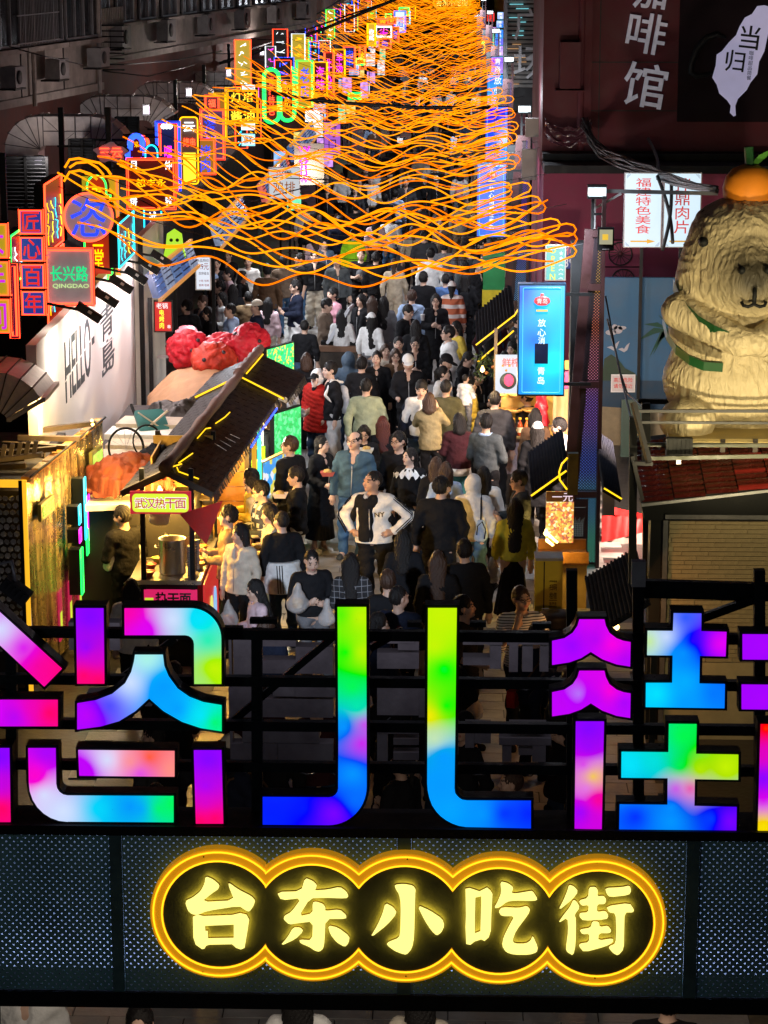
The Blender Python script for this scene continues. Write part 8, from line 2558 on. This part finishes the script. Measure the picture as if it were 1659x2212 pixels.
b.add(vs,fs,True).build('ruffled_collar',cloth('white'),o)
o = NAMED['short haired person in black with a striped white jacket hanging off the arms']
f = Fld((-.45,-.35,.70),(.45,.40,1.22),.014)
f.cap((0,.03,.72),(0,.03,1.10),.20,.16,.03,1.3,1.0)
f.cap((0,-.03,.70),(0,-.03,1.25),.15,.13,0,1.3,1.0,sub=True)
fold(f,.012,5)
X,Y,Z = f.grid()
np.maximum(f.D,(.74 - Z).astype(np.float32),out=f.D)
np.maximum(f.D,(Z - 1.12).astype(np.float32),out=f.D)
link('slung_jacket',f.mesh('slung_jacket'),cloth('white'),o)
for k in range(3):
 MB().bar((.06 + .03 * k,.262 - .01 * k,.76),(.06 + .03 * k,.212 - .01 * k,1.1),.010,.006).build('jacket_stripe',cloth('black'),o)
o = NAMED['brown haired man in a black tee shirt with white back print']
text('ALL',cloth('white'),o,(0,.158,1.16),h=.13,bold=.02,depth=.01,rot=(0,0,PI),name='back_print')
o = NAMED['person with a pale hood up and a string bag over one shoulder']
f = Fld((-.3,-.1,.75),(.1,.35,1.5),.013)
f.cap((-.12,.20,.95),(-.12,.19,1.12),.085,.06,.02,1,.7)
fold(f,.008,2)
sb = link('string_bag',f.mesh('string_bag'),cloth('light blue'),o)
MB().tube([(-.12,.20,1.15),(-.12,.16,1.40),(-.11,.02,1.475),(-.13,-.12,1.38)],.012,6).build('bag_strap',cloth('navy'),sb)
MB().tube([(-.17,.25,.93),(-.19,.26,1.05),(-.14,.25,1.16),(-.08,.25,1.1),(-.07,.255,.98)],.009,6).build('bag_cord',cloth('navy'),sb)
o = NAMED['man in a light blue shirt with a dark cross body strap']
MB().bar((-.15,.145,1.40),(.17,.155,1.02),.03,.012).build('bag_strap',cloth('black'),o)
o = NAMED['man in a black tee with a pale print facing the camera']
MB().lathe([(.0,.0),(.09,0.001),(.09,.006),(.0,.007)],16).build('chest_print',cloth('grey'),o,(0,-.138,1.22),(PI / 2 - .1,0,0))
o = NAMED['person in black trousers with a white side stripe']
for s in (-1,1):
 MB().bar((.19 * s,.0,.92),(.19 * s,.0,.10),.02,.01).build('trouser_stripe',cloth('white'),o)
o = NAMED['man in a grey sweater with a white shirt collar showing']
MB().tube([(.082 * math.cos(a),.012 + .078 * math.sin(a),1.455) for a in np.linspace(-.6,PI + .6,14)],.02,6).build('shirt_collar',cloth('light blue'),o)
o = NAMED['woman in a dark maroon jacket over a teal skirt']
MB().lathe([(.150,.80),(.215,.80),(.205,.90),(.15,.9)],22).build('shirt_hem',cloth('white'),o)
# the carried child
q = NAMED['man in an olive jacket carrying a small child']
c = person(0,0,.95,150,'hold','hoodie','white','trousers','grey','crop','black','small child in a white hood carried on the olive jacket man\'s arm',at=Vector((q.location.x + .27,q.location.y + .10,.86)))
# ---- far crowd, seen small between the ropes
rng = random.Random(11)
tops = [('jacket','black'),('jacket','navy'),('coat','charcoal'),('sweater','white'),('hoodie','grey'),('jacket','beige'),('shirt','light blue'),('jacket','brown'),('sweater','cream'),('hoodie','black'),('jacket','olive'),('sweater','pale pink'),('jacket','denim'),('tee','black')]
hairs = [('short','short haired'),('long','long haired'),('bob','bob haired'),('pony','ponytailed'),('crop','crop haired')]
Yd = 72.0
n = 0
while Yd < 168 and n < 95:
 X = rng.uniform(-3.3,1.2)
 zone = 'nearer' if Yd < 95 else ('middle' if Yd < 125 else 'farthest')
 for _ in range(60):
  st,co = rng.choice(tops)
  hr,hw = rng.choice(hairs)
  back = rng.random() < .55
  lab = '%s person in %s %s, %s, %s distant crowd' % (hw,co,TN.get(st,st),'seen from behind' if back else 'facing the gate',zone)
  if lab not in USED:
   break
 USED.add(lab)
 pos = rng.choice(['stand','shift' if False else 'stand','hold','walk'])
 bt = rng.choice([('trousers','black'),('jeans','dark denim'),('wide','cream')])
 person(0,0,rng.uniform(1.58,1.8),(180 if back else 0) + rng.uniform(-40,40),pos,st,co,*bt,hr,'black',
  lab,
  at=Vector((X,Yd,0)),group='distant crowd beneath the far rope lights')
 Yd += rng.uniform(.35,1.7)
 n += 1
# ---- people filling the gaps, mostly in dark clothes
rng5 = random.Random(23)
taken = [(o.location.x,o.location.y) for o in PEOPLE]
dark = [('jacket','black'),('jacket','navy'),('coat','black'),('hoodie','black'),('jacket','charcoal'),('sweater','black'),('jacket','maroon'),('tee','navy'),('sweater','white'),('jacket','olive'),('jacket','brown'),('shirt','grey'),('jacket','dark grey'),('hoodie','cream')]
MARK = [(25.5,'just behind the gate beams'),(29.5,'near the noodle stall queue'),(34,'level with the tiled roofs'),(38.5,'level with the fruit stall'),(43,'near the open cart'),(50,'under the first rope bundles'),(60,'beneath the middle rope bundles'),(80,'beneath the upper rope bundles')]
n = tries = 0
def proj(x,y,z):
 d = Vector((x,y,z)) - EYE
 k = F / d.dot(_fw)
 return CX + k * d.dot(_rt),CY - k * d.dot(_up),k
HEADS = [(o.location.y,) + proj(o.location.x,o.location.y,z_ * o.scale.z) for o in PEOPLE for z_ in (1.62,1.25,.8)]
def hides(X,Y):
 x,y,k = proj(X,Y,1.7)
 return any(Y < hy and abs(hx - x) < .36 * k and hy_ > y - .05 * k for hy,hx,hy_,_k in HEADS if hy - Y < 22)
while n < 84 and tries < 9000:
 tries += 1
 X,Y = (rng5.uniform(-2.9,1.2),rng5.uniform(18.5,24.6)) if n < 20 else (rng5.uniform(-3.2,1.25),rng5.uniform(33,76))
 if 29 < Y < 32.2 and X < -.2 or 25 < Y < 34 and X > .75 and Y > 26.5:
  continue
 if any((X - x) ** 2 + ((Y - y) * .8) ** 2 < .36 for x,y in taken):
  continue
 if Y > 25 and hides(X,Y):
  continue
 taken.append((X,Y))
 wh = next(w_ for y_,w_ in MARK if Y < y_)
 for _ in range(60):
  st,co = rng5.choice(dark[:8] if Y < 31 else dark)
  hr,hw = rng5.choice(hairs)
  back = rng5.random() < .6
  bt = rng5.choice([('trousers','black'),('jeans','dark denim'),('trousers','charcoal'),('trousers','black')])
  lab = '%s person in %s %s, %s, %s' % (hw,co,TN.get(st,st),'seen from behind' if back else 'facing the gate',wh)
  if lab not in USED:
   break
 USED.add(lab)
 person(0,0,rng5.uniform(1.56,1.8),(180 if back else 0) + rng5.uniform(-60,60),rng5.choice(['stand','hold','walk','shift','pocket']),st,co,*bt,hr,rng5.choice(['black','black','brown']),
  lab,hd=rng5.choice([(0,0),(0,15),(0,15),(30,0),(-30,5),(20,12)]),at=Vector((X,Y,0)),glasses=rng5.random() < .2,cap=rng5.choice(['black','white','navy','cream']) if rng5.random() < .14 else None,pack=rng5.choice(['black','navy','grey','brown']) if rng5.random() < .22 else None)
 if rng5.random() < .3:
  q_ = PEOPLE[-1]
  MB().tube([(-.13,.14,1.42),(.0,.175,1.22),(.17,.14,1.0),(.21,.0,.93),(.17,-.15,1.0),(0,-.185,1.22),(-.13,-.12,1.42)],.013,5,True).build('bag_strap',cloth('brown'),q_)
  MB().box((.24,.02,.90),(.09,.24,.18)).build('shoulder_bag',cloth(rng5.choice(['black','cream','brown','red'])),q_)
 n += 1
# ================================================================ rope lights strung across the street, cables, far gate
rng3 = random.Random(5)
groups = [(32.6,7),(35.0,6),(37.4,5),(42.3,5),(47.3,7),(48.6,6),(53.6,7),(56.8,5),(61.5,8)]
Y = 65.0
while Y < 168:
 groups.append((Y,6))
 Y += 4.2
ORD = ['lowest, nearest','second','third','fourth','fifth','sixth','seventh','eighth','ninth','tenth','eleventh','twelfth','thirteenth','fourteenth','fifteenth','sixteenth','seventeenth','eighteenth','nineteenth','twentieth'] + ['twenty %s' % q for q in ('first','second','third','fourth','fifth','sixth','seventh','eighth','ninth')] + ['thirtieth'] + ['thirty %s' % q for q in ('first','second','third','fourth','fifth','sixth')]
RANK = ['highest','second highest','third highest','fourth highest','fifth highest','sixth highest','seventh highest','eighth highest']
for gi,(Y,n) in enumerate(groups):
 near = Y < 62
 where = ORD[gi]
 made = []
 for k in range(n):
  zl = 5.05 + rng3.uniform(-.40,.35) if near else 4.75 + rng3.uniform(-.45,.45)
  zr = 4.45 + rng3.uniform(-.25,.22) if near else 4.35 + rng3.uniform(-.4,.4)
  sag = (.16 + .62 * k / n + rng3.uniform(-.07,.07)) if near else .58 + rng3.uniform(-.4,.4)
  xl = -5.0 + rng3.uniform(-.15,.35)
  xr = (1.45,1.22,.95,1.0,1.05,1.05)[gi] + rng3.uniform(-.2,.12) if gi < 6 else 1.18 + rng3.uniform(-.35,.15)
  amp = rng3.uniform(.10,.165)
  wl_ = rng3.uniform(1.25,1.9)
  ph = rng3.uniform(0,2 * PI)
  steps = 84 if near else 52
  pts = []
  for i in range(steps + 1):
   u = i / steps
   x = xl + (xr - xl) * u
   env = .35 + .65 * math.sin(PI * min(1,u * 2.5) / 2) * math.sin(PI * min(1,(1 - u) * 4 + .15) / 2)
   z = zl + (zr - zl) * u - sag * 4 * u * (1 - u) + amp * env * math.sin(2 * PI * x / wl_ + ph + .5 * math.sin(x * .9 + ph))
   y = .30 * math.sin(2 * PI * x / (wl_ * 1.3) + ph * 1.7) + (k - n / 2) * .12
   pts.append((x,y,z))
  if k % 2 == 0:      # the end of the rope doubles back on itself
   x,y,z = pts[-1]
   pts += [(x + .07,y - .03,z + .03),(x + .10,y - .03,z + .09),(x + .06,y - .05,z + .15),(x - .03,y - .06,z + .17),(x - .25,y - .05,z + .12),(x - .5,y - .05,z + .05),(x - .8,y - .05,z - .05),(x - 1.1,y - .05,z - .12)]
  o = MB().tube(pts,(.0125 if Y < 40 else .0112) if near else .0088 + .00002 * (Y - 60),6 if near else 4).build('rope_light',N_rope if (k + gi) % 3 else N_rope2,None,(0,Y,0))
  made.append((sum(p_[2] for p_ in pts) / len(pts),o))
 for q_,(_,o) in enumerate(sorted(made,key=lambda e: -e[0])):
  T(o,'%s wavy amber rope light of the %s bundle strung over the street' % (RANK[q_],where),'rope light','rope lights of the %s bundle' % where)
 # carrying wire
 pts = [(-5.2 + 6.9 * i / 24,0,5.2 - .75 * i / 24 - .55 * 4 * (i / 24) * (1 - i / 24)) for i in range(25)]
 T(MB().tube(pts,.006,4).build('carrying_wire',M_cable,None,(0,Y,0)),'thin black wire carrying the %s rope light bundle' % (where or 'far'),'wire','wires carrying the rope lights')
# stray rope loops round the left signs
for k,P in enumerate(([(140,362),(150,345),(170,342),(195,348),(215,352),(232,366),(240,378)],[(138,392),(150,372),(172,368),(196,376),(210,388)],[(85,430),(76,418),(80,402),(96,398)],[(150,362),(165,352),(190,350),(210,362),(224,378)])):
 T(MB().tube([atY(x,y,33.2 + .1 * k) for x,y in P],.017,6).build('rope_light',N_rope,None),('longest amber rope end looped above the circular sign','second amber rope end hanging left of the arched sign','short amber hook beside the blue boxes','inner amber loop above the circular sign')[k],'rope light','rope ends looped over the left signs')
# heavy black overhead cables
def cable(label,P,r,name='overhead_cable'):
 pts = [atY(*p) for p in P]
 sm = []
 for i in range(len(pts) - 1):
  for t_ in np.linspace(0,1,6,endpoint=False):
   sm.append(pts[i].lerp(pts[i + 1],t_))
 T(MB().tube(sm + [pts[-1]],r,5).build(name,M_cable),label,'cable','overhead cables')
cable('thick black cable rising from the ducts to the top of the picture',[(455,142,80),(540,117,80),(700,62,80),(870,-8,80)],.055)
cable('thinner cable just above the thick rising one',[(470,130,82),(560,100,82),(760,30,82),(850,0,82)],.03)
cable('black cable sagging across the street through the far ropes',[(585,198,60),(650,212,60),(740,222,60),(900,232,60),(1060,232,60)],.045)
cable('second black cable beside the sagging one',[(585,202,60.5),(680,218,60.5),(825,228,60.5)],.03)
cable('fine cable crossing below the fifth rope bundle',[(520,440,45),(700,395,45),(900,352,45),(1080,320,45)],.012)
cable('second fine cable crossing below the fifth rope bundle',[(560,382,46),(740,390,46),(900,378,46)],.010)
cable('fine cable over the dark red square sign',[(300,430,40),(380,470,39),(470,500,38)],.012)
cable('cable hanging from the kiosk rail past the mural',[(1312,690,34),(1330,760,33),(1345,830,32),(1362,900,30),(1375,960,28)],.014)
cable('second cable hanging past the mural',[(1308,640,34),(1335,790,33),(1355,850,32),(1395,885,28)],.012)
for k,P in enumerate(([(260,140,60),(380,130,62),(480,110,64)],[(200,150,58),(320,165,58),(420,140,60)],[(0,95,50),(90,120,50),(180,140,52)])):
 cable(('upper','middle','left') [k] + ' thin cable along the grey apartment front',P,.014)
# far gate plaque at the end of the street
fp = empty('far_plaque',(0,172,0),0,'small glowing gold plaque with five characters at the far end of the street','plaque')
a,b = atY(935,-6,172),atY(1018,18,172)
w_,h_ = b.x - a.x,a.z - b.z
MB().prism([((a.x + b.x) / 2 + x,b.z + h_ / 2 + z) for x,z in rrect(-w_ / 2,-h_ / 2,w_ / 2,h_ / 2,h_ * .48)],0,.1).build('rim',emi('far_plaque_gold',(1,.5,.02),1.1),fp)
MB().prism([((a.x + b.x) / 2 + x,b.z + h_ / 2 + z) for x,z in rrect(-w_ / 2 + .1,-h_ / 2 + .1,w_ / 2 - .1,h_ / 2 - .1,h_ * .38)],-.02,-.005).build('board',B_black,fp)
text('台东小吃街',emi('far_plaque_letter',(1,.85,.15),1.8),fp,((a.x + b.x) / 2,-.04,b.z + h_ / 2),w_ * .82,h_ * .6,.02,.02)
fg = empty('far_gate',(0,172.5,0),0,'dark gate frame closing the far end of the street','gate')
MB().box((-1.5,0,4.6),(9,.4,1.2)).build('beam',mat('far_gate_grey',(.16,.15,.22),.6,0,.2,2),fg)
for x in (-5.6,2.8):
 MB().box((x,0,2.2),(.4,.4,4.4)).build('leg',M_black,fg)
T(MB().box((0,0,0),(60,1,30)).build('far_building',mat('far_wall',(.10,.10,.14),.8,0,.3,.5),None,(0,210,14)),'dark building closing the view behind the far gate','building')
# right hand shop boxes far up
for i in range(16):
 c,nm = gl[rng2.randrange(6)]
 Y = 70 + i * 6 + rng2.uniform(-1,1)
 w,h = rng2.uniform(.3,.8),rng2.uniform(.4,1.0)
 z = rng2.uniform(1.4,2.6)
 t = MB().box((0,0,0),(w,.08,h)).build('shop_light_box',emi('glow_' + nm,c,.95,var=.5),None,(1.9 + rng2.uniform(0,.4),Y,z))
 T(t,box_label(nm,w,h,z,'right'),'light box','lit boxes of the right shops')
 MB().box((0,.0,0),(w + .06,.06,h + .06)).build('frame',M_black,t)
 MB().bar((0,0,-h / 2),(0,0,-z),.05).build('post',M_black,t)
T(MB().box((0,0,0),(.8,118,6.5)).build('shop_block',M_dark,None,(3.1,135,3.2)),'dark shop block behind the far right signs','building')
# open cart in the middle of the crowd
q = atZ(752,745,.95)
ct = empty('cart',(q.x,q.y,0),R(-6),'open snack cart with a raised pale lid in the middle of the crowd','cart')
MB().box((0,0,.50),(.95,.60,.75)).build('body',M_trim,ct)
MB().box((0,0,.92),(1.0,.66,.10)).build('wooden_top',mat('cart_brown',(.18,.09,.05),.5,0,.3,6),ct)
MB().box((-.05,.05,1.0),(.86,.5,.08)).build('inner_tray',M_black,ct)
MB().prism(rrect(-.03,.0,.03,.78,.03),-.30,.30).build('lid',mat('lid_pale',(.6,.62,.66),.3,0,.1,4),ct,(-.36,.05,1.0),(0,R(32),0))
for sx_ in (-1,1):
 MB().lathe([(.02,-.02),(.16,-.02),(.16,.02),(.02,.02)],18).build('wheel',M_black,ct,(.33 * sx_,-.32,.16),(PI / 2,0,0))
# green and yellow stand on the right
q = atZ(1062,548,1.9)
gsn = empty('drinks_stand',(q.x + .05,q.y,0),0,'green and yellow stand beside the second pillar','stand')
MB().box((0,0,1.55),(.45,.4,.75)).build('upper_body',mat('stand_green',(.02,.22,.06),.5),gsn)
MB().box((0,0,.6),(.48,.44,1.15)).build('lower_body',mat('stand_yellow',(.65,.48,.02),.5),gsn)
# bags and food people hold
M_thin = mat('thin_plastic',(.62,.58,.56),.3,0,.2,8,.5,30)
M_thin.node_tree.nodes['Principled BSDF'].inputs['Alpha'].default_value = .45
def bag_at(label,px,py,Y,s=1.0,content=None):
 p_ = atY(px,py,Y)
 f = Fld((-.2,-.15,-.25),(.2,.15,.22),.012)
 f.cap((0,0,.14),(0,0,-.08),.02,.10 * s,.04,1.1,.8)
 fold(f,.012,int(px) % 7)
 t = link('plastic_bag',f.mesh('plastic_bag'),M_thin,None,p_)
 T(t,label,'plastic bag')
 if content:
  MB().lathe([(0,-.14),(.06,-.13),(.065,-.03),(0,-.02)],12).build('food',content,t)
def box_at(label,px,py,Y,m,food=None):
 p_ = atY(px,py,Y)
 t = MB().add([(-.07,-.05,0),(.07,-.05,0),(.07,.05,0),(-.07,.05,0),(-.10,-.07,.06),(.10,-.07,.06),(.10,.07,.06),(-.10,.07,.06),(-.09,-.06,.055),(.09,-.06,.055),(.09,.06,.055),(-.09,.06,.055)],
    [(3,2,1,0),(0,1,5,4),(1,2,6,5),(2,3,7,6),(3,0,4,7),(4,5,9,8),(5,6,10,9),(6,7,11,10),(7,4,8,11),(8,9,10,11)]).build('food_box',m,None,p_)
 T(t,label,'food box')
 if food:
  MB().lathe([(0,.0),(.06,.056),(.05,.085),(0,.10)],10).build('food',food,t)
FO = mat('food_noodle',(.62,.40,.12))
hp_ = lambda lab: NAMED[lab].location
y1 = hp_('person all in black looking down at bulging plastic bags').y
bag_at('large clear bag with food held by the person in black',643,1288,y1 - .33,1.2,FO)
bag_at('small clear bag dangling from the person in black',706,1322,y1 - .3,.9)
y2 = hp_('girl in a pale pink top with very long hair just behind the gate').y
bag_at('clear bag with a snack held in front of the pale pink girl',494,1325,y2 - .2,1.0,mat('snack_red',(.5,.12,.06),.5))
bag_at('clear bag held behind the gate by the man facing right',1020,1520,hp_('man in a black tee facing right, his face lit warm').y - .25,1.1,FO)
bag_at('white plastic bag hanging from the mustard sweater woman',1062,1230,hp_('woman in a mustard sweater and long black skirt with hair to the waist').y - .1,1.0)
bag_at('printed plastic bag of the white sleeved woman near the blue pillar',1060,685,hp_('woman with dark hair and white sleeves carrying a plastic bag').y - .2,1.2)
y3 = hp_('woman in a black coat and long skirt holding out a food tray').y
box_at('pinkish food tray held out by the woman in the black coat',708,1028,y3 - .35,mat('tray_pink',(.5,.12,.10),.5),FO)
box_at('paper food box held by the man in white trousers, lower left',605,1075,hp_('man in a black jacket and white trousers eating from a paper box').y - .1,mat('paper_box',(.6,.5,.45),.6),FO)
box_at('white food box of the bobbed woman with glasses',792,978,hp_('woman with bobbed hair and glasses eating from a white box').y - .33,M_white,FO)
t = MB().lathe([(.03,0),(.042,.11),(.046,.115),(.0,.12)],14).build('paper_cup',mat('cup_white',(.7,.68,.68),.5),None,atY(913,692,hp_('woman in glasses and a long black coat holding a paper cup').y - .36))
T(t,'white paper cup held up by the woman in the long black coat','paper cup')
q = NAMED['man in a striped tee and glasses smoking a cigarette']
t = MB().bar((0,0,0),(.07,-.02,.01),.004,n=6).build('cigarette',M_white,None,atY(1170,1315,q.location.y - .28))
T(t,'white cigarette between the fingers of the man in stripes','cigarette')
# floodlight of the gate at the lower left
v = atY(34,1275,13.2)
t = empty('floodlight',v,0,'black floodlight on a bracket at the left of the gate','floodlight')
MB().box((0,0,0),(.17,.10,.08),Matrix.Rotation(R(38),3,'Y')).build('housing',M_black,t)
for k in range(5):
 MB().box((-.05 + .025 * k,-.045,.06 - .02 * k),(.008,.08,.04),Matrix.Rotation(R(38),3,'Y')).build('cooling_fin',M_black,t)
MB().tube([(-.09,0,.07),(-.10,.02,.14),(-.02,.02,.16),(.0,0,.05)],.012,6).build('bracket',M_alu,t)
# letter backs of the gate's other face, half a metre behind
bk = empty('back_sign',(0,0,0),0,'grey sheet metal backs of the characters facing the street, seen behind the gate beams','letter sign')
def backs(rects,Y=12.75):
 for (x0_,y0_,x1_,y1_) in rects:
  a_,b_ = atY(x0_,y0_,Y),atY(x1_,y1_,Y)
  MB().box(((a_.x + b_.x) / 2,Y + rr.uniform(-.004,.004),(a_.z + b_.z) / 2),(b_.x - a_.x,.09,a_.z - b_.z)).build('letter_back',M_back,bk)
backs([(505,1366,548,1456),(555,1375,640,1392),(560,1420,690,1450),(815,1366,895,1385),(815,1405,905,1440),(860,1380,905,1400),(1000,1368,1085,1388),(1000,1415,1075,1432),(1058,1390,1082,1440),
 (1095,1366,1190,1388),(1100,1366,1118,1446),(1128,1392,1150,1446),(1166,1392,1184,1446),(815,1565,905,1580),(815,1580,838,1640),(850,1590,905,1604),(850,1620,905,1636),(970,1560,990,1625),(1005,1560,1024,1610),(1025,1560,1060,1600),
 (1078,1588,1190,1604),(1085,1604,1104,1640),(1120,1612,1168,1626),(1150,1604,1178,1640),(1100,1560,1180,1576),(495,1468,560,1545),(560,1505,720,1545),(640,1470,725,1500),(495,1366,505,1640),(640,1392,720,1450),(600,1600,720,1640),(525,1565,690,1600),(500,1600,600,1640),(905,1470,985,1545),(815,1470,905,1540),(190,1490,330,1520),(590,1478,690,1500),(150,1340,262,1400),(510,1470,560,1500)])
for i in range(14):
 x = rr.uniform(480,1180)
 y = rr.choice((1470,1560,1655,1662))
 L_ = rr.uniform(40,140)
 MB().tube([atY(x + L_ * u,y + 10 * math.sin(u * 5 + i) + 12 * u * (1 - u) * 4,12.5) for u in np.linspace(0,1,9)],.004,5).build('loose_wire',M_cable,bk)
# lit phones in some hands
k = 0
for o in PEOPLE:
 if o.get('label') in NAMED or k >= 14 or not (33 < o.location.y < 80) or o.data is not body_mesh.__globals__['_cache'].get(('body','hold',(0,15))):
  continue
 m_ = o.matrix_basis
 t = empty('phone',m_ @ Vector((0,-.36,1.20)),o.rotation_euler.z,'lit phone held by the ' + ' '.join(o['label'].replace(',','').split()[:9]),'phone','lit phones in the crowd')
 MB().box((0,0,0),(.075,.010,.15),Matrix.Rotation(R(-40),3,'X')).build('case',M_black,t)
 MB().box((0,.007,.005),(.068,.004,.14),Matrix.Rotation(R(-40),3,'X')).build('screen',emi('phone_screen',(.7,.85,1),1.6),t)
 k += 1
# added lamp post out of view, and an added box under the gate beam
t = empty('added_lamp_post',(-5.0,4.8,0),0,'added lamp post out of view, brightening the front of the gate','street lamp')
MB().lathe([(.09,0),(.08,.3),(.05,7.0),(0,7.02)],12).build('pole',M_black,t)
MB().bar((0,0,6.98),(.45,.15,7.08),.05).build('arm',M_black,t)
MB().box((.45,.2,7.08),(.5,.5,.06)).build('lamp_head',M_grey,t)
MB().box((0,-.05,3.20),(5.0,.10,.04)).build('added_light_box',M_grey,fr,(0,.30,0))  # box added as a housing for the lamp under the gate
